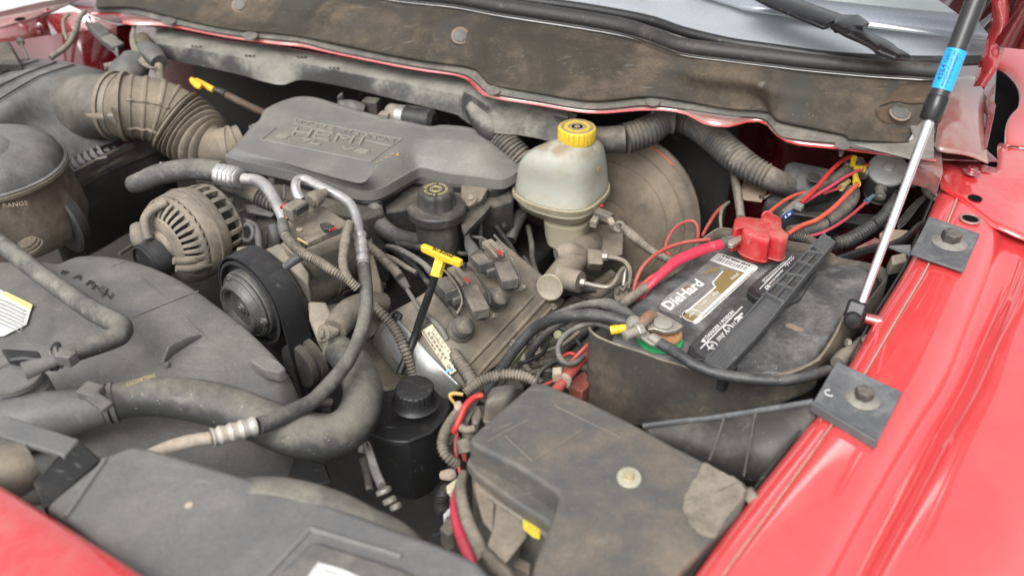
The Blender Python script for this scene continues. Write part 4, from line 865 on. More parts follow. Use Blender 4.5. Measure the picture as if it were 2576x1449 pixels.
def onsh(f, x, y, dz=.0005):
    """point on the shroud surface seen at this pixel: search z"""
    best = None
    a, b, s_ = FR[f]; u, v = a + x * s_, b + y * s_
    r = ray(u, v); ub = [p[0] for p in back]
    o = Vector((0, 0, CH)); bvh = M.shbvh; hit = bvh.ray_cast(o, r)
    return (hit[0] - r.normalized() * dz * 1.6 + Vector((0, 0, 0))) if hit[0] else P(u, v, -.09)
vs_ = [p for r in rows for p in r]; nn = len(rows[0]); fs_ = [(i * nn + j, i * nn + j + 1, (i + 1) * nn + j + 1, (i + 1) * nn + j) for i in range(len(rows) - 1) for j in range(nn - 1)]
M.shbvh = BVHTree.FromPolygons(vs_, fs_)
# stamped letters
for ch, x, y, w_, h_ in (('W', 445, 590, 50, 26), ('A', 545, 618, 66, 34), ('R', 645, 668, 62, 34), ('N', 690, 700, 64, 34), ('I', 748, 720, 40, 34), ('N', 765, 755, 66, 36)):
    bl, br, tl = onsh('4', x, y + h_, .002), onsh('4', x + w_, y + h_ + 14, .002), onsh('4', x + 30, y, .002); text_on(ch, bl, br, tl, .0012, M.black, T)
# ridge, scribed lines, lug, bolt knob
mb = MB(); ps = [onsh('4', x, y, .002) for x, y in ((1235, 1305), (1300, 1230), (1420, 1150), (1520, 1090))]
mb.grid([[ps[0], ps[1], ps[2], ps[3]], [ps[0] + Vector((0, 0, .004)), ps[1] + Vector((0, 0, .016)), ps[2] + Vector((0, 0, .012)), ps[3] + Vector((0, 0, .003))]]); mb.build('stiffening_fin', M.shroud, T, solid=.004, bevel=.001)
for a, b in (((1000, 945), (1500, 745)), ((960, 520), (850, 560)), ((1060, 640), (1290, 830)), ((1380, 920), (1560, 1100))):
    n_ = 8; mb = MB(); mb.tube([onsh('4', a[0] + (b[0] - a[0]) * k / n_, a[1] + (b[1] - a[1]) * k / n_, .0002) for k in range(n_ + 1)], [.0006] * (n_ + 1), 5, smooth=False); mb.build('scribed_line', M.flange, T)
mb = MB(); mb.prism(ql('4', [(1880, 1250, -.10), (1990, 1215, -.10), (2100, 1270, -.10), (2160, 1330, -.105), (2110, 1360, -.105), (1985, 1335, -.10), (1895, 1275, -.10)]), Vector((0, 0, -.02))); mb.build('mounting_lug', M.shroud, T, bevel=.003)
mb = MB(); c = onsh('4', 1255, 1300, .003); mb.lathe(c, UP, [(-4, 9), (3, 8), (5, 4)], S(c), 16); mb.build('button', M.shroud, T)
# label
lb = [onsh('4', x, y, .004) for x, y in ((-60, 700), (20, 745), (245, 850), (200, 1000), (30, 1085), (-60, 1090))]
mb = MB(); mb.prism(lb, Vector((0, 0, -.001))); mb.build('white_label', M.white, T)
lb = [onsh('4', x, y, .0055) for x, y in ((10, 765), (45, 752), (245, 850), (235, 885), (70, 805))]
mb = MB(); mb.prism(lb, Vector((0, 0, -.0005))); mb.build('yellow_band', plain('pale_yellow', (.80, .70, .28), .4, dirt=.05), T)
for k in range(7):
    yy = 815 + k * 30
    mb = MB(); mb.tube([onsh('4', -50, yy - 25, .0056), onsh('4', 70, yy + 25, .0056), onsh('4', 190 - k * 5, yy + 85 - k * 3, .0056)], [.0007] * 3, 4, smooth=False); mb.build('print_line', M.greyink, T)
# lower dark shroud skirt
mb = MB(); mb.prism([P(u, v, -.19) for u, v in ((240, 1065), (500, 1075), (820, 1165), (835, 1210), (600, 1260), (240, 1200))], Vector((0, 0, -.02))); mb.build('lower_skirt', M.black, T, bevel=.003)
# ================================================================ compressor
T = thing('air_compressor', 'dusty pale air conditioning compressor behind the big belt pulley', 'compressor', q('G', 1350, 850, -.2))
cq = q('G', 915, 1185, -.125); s = S(cq); CA = Vector((-.64, -.77, .0)).normalized()
body_ax = -CA
mb = MB(); mb.lathe(cq + body_ax * 60 * s, body_ax, [(0, 60), (0, 92), (8, 98), (40, 100), (60, 96), (150, 94), (170, 98), (178, 98), (190, 92), (250, 90), (262, 80), (264, 20)], s, 56); mb.build('compressor_body', M.cast, T)
for h in (62, 160):
    mb = MB(); mb.torus(cq + body_ax * (60 + h) * s, body_ax, 96 * s, 2.6 * s, 60, 8); mb.build('body_ridge', M.cast, T)
# top head plate
mb = MB(); mb.prism(ql('G', [(1160, 620, -.02), (1195, 570, -.02), (1320, 470, -.02), (1440, 480, -.022), (1560, 560, -.03), (1640, 610, -.035), (1660, 700, -.045), (1560, 770, -.045), (1360, 850, -.04), (1230, 830, -.035), (1150, 760, -.03)]), Vector((0, .01, -.05))); mb.build('manifold_head', M.cast, T, bevel=.006, bseg=3)
mb = MB(); mb.prism(ql('G', [(1010, 800, -.045), (1130, 750, -.04), (1250, 830, -.045), (1340, 960, -.06), (1330, 1050, -.075), (1180, 900, -.06)]), Vector((0.0, .01, -.05))); mb.build('front_flange', M.cast, T, bevel=.004)
# mounting arms
mb = MB(); mb.prism(ql('G', [(1330, 1160, -.10), (1460, 1165, -.10), (1560, 1370, -.12), (1500, 1440, -.13), (1400, 1440, -.13), (1340, 1290, -.12)]), Vector((0, .01, -.03))); mb.build('lower_arm', M.cast, T, bevel=.004)
mb = MB(); mb.tube(ql('G', [(1520, 1370, -.125), (1620, 1250, -.125), (1760, 1190, -.13), (1880, 1170, -.14)]), [.019, .022, .021, .014], 20); mb.build('mounting_tube', M.cast, T)
c = q('G', 1450, 1390, -.105); bolt(T, c, Vector((-.6, -.7, .4)), 13 * S(c), M.cast)
mb = MB(); mb.prism(ql('G', [(1780, 700, -.10), (1800, 850, -.10), (1850, 1020, -.12), (1880, 1180, -.13), (1840, 1210, -.13), (1770, 1100, -.12), (1700, 900, -.11)]), Vector((0, .02, -.03))); mb.build('rear_bracket', M.castb, T, bevel=.004)
c = q('G', 1275, 660, -.012); mb = MB(); mb.lathe(c, UP, [(-3, 9), (2, 9), (4, 6), (4.5, 2)], S(c), 20); mb.build('screw', M.cast, T)
mb = MB(); mb.tube(ql('G', [(1170, 925, -.03), (1230, 880, -.022), (1280, 850, -.02)]), [.006, .007, .007], 12); mb.build('heat_sleeve', M.rubber, T)
# pulley
T = thing('compressor_pulley', 'grooved dark pulley with a hex hub bolt wrapped by the drive belt', 'pulley', cq)
mb = MB(); mb.lathe(cq, CA, [(-70, 60), (-70, 122), (-66, 122), (-66, 112), (-10, 112), (-6, 118), (-2, 118), (0, 110), (-34, 106), (-36, 60)], s, 64); mb.build('pulley_rim', M.belt, T)
prof = []
for k in range(5): prof += [(-66 + k * 11, 109), (-61 + k * 11, 114)]
mb = MB(); mb.lathe(cq, CA, prof, s, 64); mb.build('pulley_grooves', M.belt, T)
cf = cq + CA * 2 * s
M.clutch = dusty('clutch_grey', (.085, .085, .085), (.18, .17, .15), .4, .42, 14, metal=.3, specks=.3)
mb = MB(); mb.lathe(cf, CA, [(-34, 90), (-6, 92), (0, 91), (3, 88), (3, 84), (10, 84), (14, 81), (14, 77), (20, 75), (26, 71), (30, 69), (31, 60), (33, 57), (31, 54), (18, 50), (15, 30), (14, 5)], s, 64); mb.build('clutch_plate', M.clutch, T, sharp=25)
mb = MB(); mb.torus(cf + CA * 30 * s, CA, 63 * s, 6 * s, 64, 12); mb.build('hub_ring', M.clutch, T)
mb = MB(); mb.torus(cf + CA * 8 * s, CA, 84 * s, 3 * s, 64, 8); mb.build('hub_ring', M.clutch, T)
mb = MB(); mb.lathe(cf + CA * 16 * s, CA, [(0, 24), (3, 23), (4, 17), (8, 15)], s, 32); mb.build('hub_boss', M.clutch, T)
mb = MB(); mb.hexa(cf + CA * 20 * s, CA, 10 * s, 8 * s); mb.build('hub_bolt', M.clutch, T, bevel=.0004)
for a in (.3, 2.4, 4.5):
    N = CA.orthogonal().normalized(); B = CA.cross(N); d = N * math.cos(a) + B * math.sin(a)
    mb = MB(); mb.lathe(cf + CA * 10 * s + d * 79 * s, CA, [(0, 12), (8, 11), (9, 6), (12, 5)], s, 20); mb.build('rivet', M.clutch, T)
# belt
T = thing('drive_belt', 'black ribbed drive belt looping over the compressor pulley and down', 'belt', q('G', 1350, 1300, -.15))
ra, wb = 129, 62
N = (UP - CA * UP.dot(CA)).normalized(); B = N.cross(CA)      # B points to image right
def bp(a, h, r=ra): return cq + CA * h * s + (N * math.cos(a) + B * math.sin(a)) * r * s
angs = [rad(-128 + k * 6) for k in range(0, 37)]
end_r = q('G', 1400, 1560, -.24); end_l = q('G', 560, 1200, -.22)
def ring_belt(h0, h1, r0, r1):
    pts0, pts1 = [], []
    return [[bp(a, h0, r0), bp(a, h1, r0), bp(a, h1, r1), bp(a, h0, r1)] for a in angs]
last = angs[-1]; tang = (bp(last, -40) - bp(last - .05, -40)).normalized()
dn = tang
hs_, he_ = -74, -4
ring = [[bp(a, hs_, ra), bp(a, hs_ * .5 + he_ * .5, ra + .6), bp(a, he_, ra), bp(a, he_, ra - 5), bp(a, hs_, ra - 5)] for a in angs]
tgt = Vector((.014, -.008, -.20)); 
for k in range(1, 7): ring.append([p + tgt * k / 6 for p in ring[len(angs) - 1]])
first_t = q('G', 600, 1250, -.20) - bp(angs[0], -38)
ring = [[p + first_t * .8 for p in ring[0]]] + ring
mb = MB(); mb.loft(ring); mb.build('belt', M.belt, T, sharp=40)
c = cq + CA * -20 * s + UP * -.14 + Vector((.05, .0, 0))
T = thing('idler_pulley', 'dark tensioner pulley below the compressor beside the thick hose', 'pulley', q('4', 2250, 1300, -.25))
c = q('4', 2290, 1290, -.215); mb = MB(); mb.lathe(c, CA, [(-30, 50), (-28, 62), (-10, 62), (-8, 56), (0, 56), (2, 62), (20, 60), (22, 40), (24, 5)], S(c), 40); mb.build('pulley', M.dark, T)
# ================================================================ hoses
T = thing('suction_hose', 'grey rubber hose with a crimped silver end above the alternator', 'hose', q('1', 1300, 1330, -.05))
mb = MB(); mb.tube(*tubef('1', [(1010, 1392, -.075, 23), (1080, 1370, -.062, 26), (1200, 1320, -.05, 27), (1350, 1290, -.042, 27.5), (1500, 1280, -.038, 27.5), (1680, 1300, -.035, 27)]), 24, 6); mb.build('hose', M.rubber, T)
a, b = q('S', 225, 160, -.034), q('S', 590, 235, -.03); d = (b - a).normalized(); s = S(a)
prof = [(0, 24), (0, 28)]
for k in range(3): prof += [(8 + k * 14, 29), (14 + k * 14, 26.5)]
prof += [(50, 29), (56, 25), (58, 19), (62, 24), (66, 24), (68, 18)]
mb = MB(); mb.lathe(a, d, prof, s, 28, mod=lambda i, j: 1 + .03 * math.cos(j * 2 * math.pi / 28 * 8)); mb.build('crimp_ferrule', M.alu, T)
mb = MB(); mb.tube(*tubef('S', [(590, 232, -.030, 15), (760, 250, -.026, 15.5), (880, 310, -.022, 16), (980, 420, -.02, 16), (1060, 560, -.02, 15.5), (1130, 700, -.022, 15), (1200, 870, -.03, 14)]), 22, 6); mb.build('pipe', M.alu, T)
T = thing('pressure_hose', 'silver looped pipe and long black hose ending in a crimped pipe at lower left', 'hose', q('N', 500, 600, -.08))
mb = MB(); mb.tube(*tubef('S', [(1460, 560, -.022, 14), (1395, 450, -.014, 13.5), (1370, 330, -.006, 12.5), (1410, 250, -.003, 12), (1510, 235, -.003, 12), (1650, 300, -.004, 12), (1850, 400, -.006, 12.5), (2050, 500, -.01, 13), (2190, 610, -.014, 13), (2280, 780, -.02, 13), (2320, 950, -.024, 12.5), (2330, 1080, -.028, 12.5)]), 22, 6); mb.build('pipe', M.alu, T)
def ferrule(name, a, d, s, n, r, L, T, m=None):
    prof = [(0, r * .75), (0, r * .98), (4, r)]
    for k in range(n): prof += [(L * (k + .35) / n, r * 1.02), (L * (k + .62) / n, r * .84), (L * (k + .8) / n, r * .84)]
    prof += [(L, r), (L + 3, r * .98), (L + 3, r * .7)]
    mb = MB(); mb.lathe(a, d, prof, s, 28); return mb.build(name, m or M.alu, T)
a, b = q('5', 140, 320, -.028), q('5', 165, 550, -.045); ferrule('crimp_ferrule', a, b - a, S(a), 4, 17, (b - a).length / S(a), T)
mb = MB(); mb.tube(*tubef('5', [(165, 550, -.045, 17), (185, 700, -.055, 17), (185, 850, -.06, 17), (150, 1050, -.062, 18), (60, 1250, -.062, 19), (-60, 1420, -.062, 20)]) , 22, 5)
ps1, rs1 = tubef('5', [(165, 545, -.045, 17), (185, 700, -.053, 17), (188, 850, -.06, 17), (160, 1020, -.064, 17.5), (100, 1180, -.066, 18), (20, 1320, -.066, 18.5)])
ps2, rs2 = tubef('N', [(280, 960, -.062, 20), (120, 1060, -.057, 21), (-60, 1150, -.052, 22), (-250, 1230, -.046, 22.5), (-345, 1265, -.042, 22.5)])
mb = MB(); mb.tube(ps1 + ps2, rs1 + rs2, 24, 7); mb.build('hose', M.rubber, T)
a, b = q('7', 1930, 315, -.040), q('7', 1610, 405, -.034); ferrule('crimp_ferrule', a, b - a, S(a), 4, 25, (b - a).length / S(a), T, dusty('dirty_ferrule', (.62, .60, .56), (.42, .36, .29), .5, .35, 25, metal=.7, specks=.2))
mb = MB(); mb.lathe(b, b - a, [(0, 18), (3, 20), (6, 20), (8, 16)], S(b), 24); mb.build('collar', M.castb, T)
mb = MB(); mb.tube(*tubef('7', [(1590, 408, -.034, 16), (1450, 430, -.032, 17), (1300, 470, -.034, 17), (1180, 510, -.04, 15), (1100, 540, -.055, 13)]), 20, 6); mb.build('pipe', dusty('dusty_pipe', (.5, .47, .42), (.40, .33, .26), .6, .5, 20, metal=.4, specks=.1), T)
# AC pressure sensor and connectors on the pipe
T = thing('pressure_switch', 'dusty round sensor with a dark plug and red lock clipped to the silver pipe', 'sensor', q('S', 1500, 600, -.01))
a, b = q('S', 1830, 430, .0), q('S', 1330, 720, .0); d = (b - a).normalized(); s = S(a)
mb = MB(); mb.lathe(a, d, [(0, 11), (20, 12), (22, 17), (30, 20), (36, 19), (42, 22), (50, 21), (52, 17), (58, 16)], s, 32); mb.build('sensor_body', M.castb, T)
pc = q('S', 1370, 700, .002); si = d.cross(UP).normalized(); up2 = si.cross(d)
mb = MB(); mb.box(pc, d * 27 * s, si * 17 * s, up2 * 19 * s); mb.build('plug', M.cast, T, bevel=.003)
mb = MB(); mb.box(q('S', 1470, 690, .012), d * 20 * s, si * 3 * s, up2 * 9 * s); mb.build('plug_latch', M.rubber_d, T, bevel=.001)
mb = MB(); mb.box(q('S', 1190, 640, .006), d * 10 * s, si * 2.5 * s, up2 * 3 * s); mb.build('red_lock', M.redwire, T)
for k, m_ in enumerate((M.redwire_d, M.chalk, M.rubber_d)):
    mb = MB(); mb.tube(ql('S', [(1250 + k * 25, 760, -.002), (1225 + k * 16, 820, -.004), (1190 + k * 10, 890, -.006)]), [.0017] * 3, 8); mb.build('wire', m_, T)
T = thing('compressor_harness', 'ribbed grey wire loom running over the compressor from the sensor plug', 'wire loom', q('S', 1400, 1300, -.02))
mb = MB(); mb.tube(*tubef('S', [(1170, 880, -.006, 14), (1190, 980, -.006, 15), (1220, 1080, -.008, 15)]), 16, 5); mb.build('tape_wrap', M.rubber, T)
ps, rs = tubef('S', [(1220, 1080, -.008, 12), (1290, 1180, -.008, 12), (1400, 1290, -.01, 12), (1560, 1390, -.012, 12), (1700, 1460, -.016, 12)]); p2, r2 = tubef('G', [(1500, 945, -.02, 12), (1600, 1000, -.03, 11.5), (1680, 1070, -.045, 11)])
mb = MB(); mb.tube(ps + p2, rs + r2, 14, 6, ribs=(52, .07)); mb.build('loom', M.loom_b, T)
mb = MB(); mb.tube(*tubef('G', [(1625, 625, -.012, 12), (1605, 700, -.01, 11.5), (1590, 800, -.012, 11.5), (1580, 880, -.018, 11)]), 14, 6, ribs=(24, .08)); mb.build('loom', M.loom_b, T)
mb = MB(); mb.tube(*tubef('G', [(1580, 870, -.016, 12), (1590, 950, -.022, 12), (1620, 1010, -.032, 12)]), 14, 5); mb.build('tape_wrap', M.loom_b, T)
T = thing('clutch_connector', 'dusty two part plug with a black clip lying on top of the compressor', 'connector', q('S', 1800, 1080, -.01))
a, b = q('S', 1500, 1200, -.012), q('S', 2080, 960, -.012); d = (b - a).normalized(); si = d.cross(UP).normalized(); s = S(a)
mb = MB(); mb.box(a.lerp(b, .22), d * 26 * s, si * 13 * s, UP * 10 * s); mb.build('plug', M.castb, T, bevel=.003)
mb = MB(); mb.box(a.lerp(b, .70), d * 38 * s, si * 11 * s, UP * 10 * s); mb.build('socket', M.castb, T, bevel=.002)
mb = MB(); mb.torus(a - d * 2 * s, d, 12 * s, 2.4 * s, 24, 8); mb.build('seal_lip', M.rubber_d, T)
mb = MB(); mb.prism(ql('S', [(1730, 905), (1850, 880), (1960, 930), (1900, 985), (1790, 985)], .004), Vector((0, 0, -.006))); mb.build('black_clip', M.rubber_d, T, bevel=.001)
mb = MB(); mb.box(q('S', 1925, 990, .001), d * 10 * s, si * 2.5 * s, UP * 3 * s); mb.build('red_lock', M.redwire, T, bevel=.0008)
mb = MB(); mb.tube(ql('S', [(1410, 1130, -.004), (1480, 1170, -.001), (1560, 1215, -.004)]), [.0018] * 3, 8); mb.build('wire', M.yel_faded, T)
T = thing('upper_radiator_hose', 'thick dusty black radiator hose curving right and up to the engine', 'hose', P(600, 1060, -.1))
HP = [(255, 1020, -.045, 46), (320, 1005, -.045, 47), (400, 998, -.05, 50), (480, 1005, -.058, 54), (560, 1022, -.066, 56), (650, 1055, -.076, 57), (740, 1090, -.088, 58), (820, 1100, -.10, 56), (885, 1068, -.11, 54), (914, 1000, -.12, 51), (902, 940, -.13, 48), (878, 905, -.138, 44), (852, 882, -.146, 38)]
ps = [P(*p[:3]) for p in HP]; rs = [p[3] * S(v) for p, v in zip(HP, ps)]
mb = MB(); mb.tube(ps, rs, 36, 8); fr2 = mb.frames; mb.build('hose', dusty('radiator_hose_rubber', (.046, .047, .047), (.19, .175, .145), .36, .5, 10, up=.7, bump=.3, specks=.8), T)
text_on('52028870AE', P(318, 972, .0175), P(392, 948, .0175), P(316, 962, .0175), .0003, M.yel_faded, T)
for h0 in (0, 14):
    c = ps[0].lerp(ps[1], .2 + h0 * .02); mb = MB(); mb.lathe(c, ps[1] - ps[0], [(-5, 46), (-5, 52), (5, 52), (5, 46)], S(c), 40); mb.build('clamp', M.plastic, T)
c = P(230, 985, .0); mb = MB(); mb.box(c, Vector((.012, -.004, 0)), Vector((.003, .010, 0)), Vector((0, 0, .006))); mb.build('clamp_tab', M.plastic, T, bevel=.002)
c = P(250, 1010, .002); mb = MB(); mb.box(c, Vector((.014, -.01, 0)), Vector((.004, .006, 0)), Vector((0, 0, .003))); mb.build('clamp_tab', M.plastic, T, bevel=.001)
T = thing('thermostat_housing', 'dusty pale cast outlet where the thick hose meets the engine', 'housing', P(800, 860, -.2))
c = P(850, 880, -.152); mb = MB(); mb.lathe(c, Vector((-.5, .7, .2)), [(-5, 36), (0, 39), (8, 39), (10, 34), (30, 33), (50, 26)], S(c), 36); mb.build('outlet', M.castb, T)
T = thing('radiator_neck', 'grey plastic radiator filler neck with round cap at the left edge', 'radiator neck', P(80, 1000, -.05))
ps_ = [P(120, 1040, -.045), P(190, 1035, -.045), P(250, 1022, -.045)]
mb = MB(); mb.tube([P(-80, 1120, -.06), P(20, 1080, -.05), P(100, 1050, -.045), P(180, 1035, -.045), P(262, 1020, -.045)], [.10, .075, .055, .040, .032][:5], 32, 6)
mb = MB(); mb.tube([P(30, 1075, -.05), P(100, 1052, -.045), P(180, 1036, -.045), P(262, 1020, -.045)], [80 * .00046, 70 * .00046, 55 * .0005, 44 * .0005], 32, 6); mb.build('neck_pipe', M.front, T)
c = P(45, 960, -.015); s = S(c)
mb = MB(); mb.lathe(c, UP, [(-90, 75), (-20, 68), (-10, 56), (0, 54)], s, 40); mb.build('neck_body', M.front, T)
mb = MB(); mb.lathe(c, UP, [(0, 50), (4, 62), (10, 64), (16, 62), (20, 55), (22, 40), (22, 3)], s, 40); mb.build('cap', M.shroud, T)
mb = MB(); mb.torus(c + UP * 18 * s, UP, 60 * s, 5 * s, 40, 8); mb.build('cap_rim', M.flange, T)
mb = MB(); mb.prism([P(0, 875, .01), P(95, 880, .01), P(110, 905, .01), P(60, 900, .01), P(20, 905, .01)], Vector((0, 0, -.01))); mb.build('cap_ear', M.black, T, bevel=.003)
mb = MB(); mb.prism([P(110, 905, .0), P(130, 860, .0), P(150, 855, .0), P(152, 880, .0), P(135, 905, .0)], Vector((0, 0, -.02))); mb.build('clip', M.black, T, bevel=.003)
mb = MB(); mb.tube([P(60, 935, .0), P(100, 920, .0), P(140, 905, .0)], [.012, .010, .0085], 16); mb.build('overflow_barb', M.shroud, T)
T = thing('overflow_hose', 'bent grey rubber overflow hose lying across the fan shroud', 'hose', P(250, 780, -.03))
ps, rs = tubef('4', [(-350, 130, -.045, 20), (-150, 270, -.035, 21), (0, 385, -.028, 22), (250, 580, -.028, 23), (500, 760, -.028, 24), (700, 895, -.026, 26), (850, 975, -.024, 27), (915, 1020, -.022, 27.5), (905, 1075, -.018, 27), (820, 1120, -.014, 26), (650, 1180, -.01, 25), (480, 1240, -.006, 24), (400, 1262, -.004, 23)])
mb = MB(); mb.tube(ps, rs, 26, 7); mb.build('hose', M.rubber, T)
for x, y in ((395, 1262), (440, 1250)):
    c = q('4', x, y, -.005); mb = MB(); mb.lathe(c, q('4', 500, 1232, -.005) - c, [(-4, 26), (-2, 29), (3, 29), (5, 26)], S(c), 28); mb.build('hose_clamp', M.shroud, T)
mb = MB(); c = q('4', 505, 1255, .006); mb.box(c, Vector((.010, -.003, 0)), Vector((.003, .006, 0)), Vector((0, 0, .008))); mb.build('clamp_tab', M.plastic, T, bevel=.0015)
# ================================================================ left foreground bracket & front cover & red edge
T = thing('latch_bracket', 'black angular bracket around a pale round end at the lower left', 'bracket', P(120, 1150, 0))
mb = MB(); mb.prism(ql('7', [(-60, 250, .02), (60, 238, .02), (600, 415, .02), (480, 545, .02), (420, 520, .02), (-60, 370, .02)]), Vector((0, 0, -.008))); mb.build('bar', M.front, T, bevel=.002)
mb = MB(); mb.prism(ql('7', [(590, 412, .02), (770, 575, .0), (330, 950, .0), (245, 745, .012), (440, 545, .02)]), Vector((-.002, .004, -.03))); mb.build('side_plate', M.black, T, bevel=.002)
mb = MB(); c = q('7', 120, 660, -.01); mb.tube([q('7', -80, 740, -.01), q('7', 100, 650, -.008), q('7', 240, 580, -.008)], [.032, .03, .026], 24); mb.build('round_end', M.castb, T)
T = thing('radiator_support_cover', 'long grey plastic cover over the radiator support in the foreground', 'cover', P(700, 1350, 0))
tp = [P(u, v, .006) for u, v in ((330, 1118), (372, 1124), (480, 1155), (620, 1198), (760, 1243), (858, 1276), (1000, 1330), (1080, 1357), (1150, 1385), (1200, 1410), (1226, 1440), (1232, 1480), (1232, 1560), (900, 1640), (500, 1640), (330, 1450), (165, 1310), (108, 1278), (130, 1255), (265, 1145))]
mb = MB(); mb.prism(tp, Vector((.004, .004, -.045))); mb.build('cover_panel', M.front, T, bevel=.007, bseg=4)
hp = [(620, 1186, .002), (680, 1182, .006), (760, 1192, .006), (860, 1222, .004), (940, 1262, .0), (1010, 1296, -.01), (1060, 1340, -.02)]
mb = MB(); h1 = [P(*p) for p in hp]; mb.grid([catmull([p + Vector((0, .01, -.03)) for p in h1], 4), catmull(h1, 4), catmull([p + Vector((-.01, -.035, .002)) for p in h1], 4)]); mb.build('raised_hump', dusty('dusty_hump', (.11, .108, .10), (.22, .20, .16), .5, .6, 9, specks=.2), T, solid=.003, subsurf=1, sharp=180)
mb = MB(); mb.prism([P(u, v, .0115) for u, v in ((690, 1455), (775, 1368), (800, 1362), (870, 1385), (1000, 1425), (1130, 1490), (1100, 1560), (690, 1560))], Vector((0, 0, -.008))); mb.build('raised_pad', M.plastic, T, bevel=.003)
for a, b in (((165, 1300), (265, 1155)), ((640, 1480), (780, 1330)), ((780, 1330), (1010, 1400)), ((10, 10), (10, 10))):
    if a != b:
        mb = MB(); mb.tube([P(a[0], a[1], .0064), P(b[0], b[1], .0064)], [.003, .003], 8, smooth=False); mb.build('edge_rib', M.front, T)
mb = MB(); lbp = [P(u, v, .013) for u, v in ((770, 1455), (800, 1413), (860, 1430), (905, 1450), (900, 1500), (770, 1500))]; mb.prism(lbp, Vector((0, 0, -.001))); mb.build('white_label', M.white, T)
for k in range(2):
    mb = MB(); mb.tube([P(812 + k * 4, 1428 + k * 8, .0133), P(850 + k * 4, 1440 + k * 8, .0133)], [.0005] * 2, 4, smooth=False); mb.build('print_line', M.greyink, T)
T = thing('grille_panel', 'bright red front edge panel in the bottom left corner', 'body panel', P(100, 1400, .03))
r0 = [(-200, 1110), (0, 1222), (110, 1288), (200, 1345), (350, 1440), (520, 1560)]
mb = MB(); a0 = [P(u, v, .03) for u, v in r0]; mb.grid([catmull([p + Vector((.003, .004, -.05)) for p in a0], 4), catmull([p + Vector((.002, .003, -.005)) for p in a0], 4), catmull(a0, 4), catmull([p + Vector((-.02, -.03, .006)) for p in a0], 4), catmull([p + Vector((-.1, -.15, .0)) for p in a0], 4), catmull([p + Vector((-.2, -.3, -.06)) for p in a0], 4)])
mb.build('red_panel', M.red, T, solid=.003, subsurf=1, sharp=180)
# ================================================================ power steering reservoir
T = thing('steering_reservoir', 'black fluid reservoir with a knurled screw cap below the dipstick', 'reservoir', P(1040, 1150, -.25))
oc = [(820, 1340), (1100, 1425), (1250, 1430), (1500, 1330), (1640, 1180), (1700, 1060), (1690, 980), (1550, 900), (1100, 860), (960, 900), (880, 1150)]
rl = [q('N', x, y, -.175) for x, y in oc]
rl = [p for p in rl]; cz = sum(rl, Vector()) / len(rl)
mb = MB(); mb.prism(rl, Vector((0, 0, -.006))); mb.build('lid', M.black, T, bevel=.0025)
r2_ = [p.lerp(cz, .05) + Vector((0, 0, -.006)) for p in rl]; r3_ = [p.lerp(cz, .10) + Vector((0, 0, -.05)) for p in rl]; r4_ = [p.lerp(cz, .22) + Vector((0, 0, -.13)) for p in rl]; r5_ = [p.lerp(cz, .5) + Vector((0, 0, -.15)) for p in rl]
mb = MB(); mb.loft([r2_, r3_, r4_, r5_]); mb.build('tank', M.black, T, bevel=.004)
c = q('N', 1320, 860, -.128); s = S(c)
mb = MB(); mb.lathe(c, UP, [(-44, 62), (-40, 56), (-30, 50), (-12, 48)], s, 40); mb.build('neck', M.black, T)
mb = MB(); mb.lathe(c, UP, [(-24, 45), (-24, 49), (-2, 49), (2, 47.5), (4, 44), (4.5, 10)], s, 96, mod=lambda i, j: 1 + (.02 if 0 < i < 4 else 0) * math.cos(j * 2 * math.pi / 96 * 24)); mb.build('screw_cap', M.black, T)
T = thing('refrigerant_line', 'shiny small metal pipe with a beaded end in the dark gap', 'pipe', P(930, 1220, -.2))
mb = MB(); mb.tube(*tubef('8', [(150, 520, -.17, 9), (160, 470, -.165, 9.5), (185, 455, -.16, 10), (215, 530, -.155, 11), (250, 640, -.15, 12), (305, 770, -.145, 12)]), 18, 6); mb.build('pipe', M.alu, T)
for (x, y), r_ in zip(((320, 810), (365, 880), (410, 925)), (21, 19, 16)):
    c = q('8', x, y, -.142); mb = MB(); mb.lathe(c, Vector((.4, -.6, -.7)), [(-8, r_ * .75), (-5, r_ * .97), (0, r_), (5, r_ * .97), (8, r_ * .75)], S(c), 28); mb.build('bead', M.steel, T)
mb = MB(); mb.tube(*tubef('8', [(165, 560, -.19, 12), (195, 680, -.2, 11), (215, 800, -.21, 10)]), 12, 4); mb.build('sleeve', M.dark, T)
# ================================================================ dipstick
T = thing('engine_dipstick', 'yellow T handled engine oil dipstick standing in a black tube', 'dipstick', q('K', 200, 1400, -.2))
ps, rs = tubef('K', [(500, 690, -.052, 10), (430, 900, -.085, 10.2), (340, 1150, -.125, 10.6), (250, 1430, -.165, 11)])
pb = P(1005, 940, -.20)
mb = MB(); mb.tube(ps + [pb], rs + [.0062], 18, 5); mb.build('tube', M.black, T)
c = q('K', 515, 670, -.046); axd = (q('K', 560, 500, -.028) - c).normalized(); s = S(c)
mb = MB(); mb.lathe(c, axd, [(-4, 13), (-3, 15), (1, 15.5), (4, 14.5), (5, 12)], s, 28); mb.build('collar', M.yellow, T)
e = q('K', 570, 480, -.028)
sidev = (q('K', 825, 500, -.02) - q('K', 345, 340, -.02)).normalized(); fv = sidev.cross(axd).normalized()
mb = MB(); mb.loft([[c + fv * a_ * 11 * s + sidev * b_ * 12 * s for a_, b_ in ((-1, -1), (1, -1), (1, 1), (-1, 1))], [e + fv * a_ * 9 * s + sidev * b_ * 13 * s for a_, b_ in ((-1, -1), (1, -1), (1, 1), (-1, 1))]]); mb.build('stem', M.yellow, T, bevel=.0015)
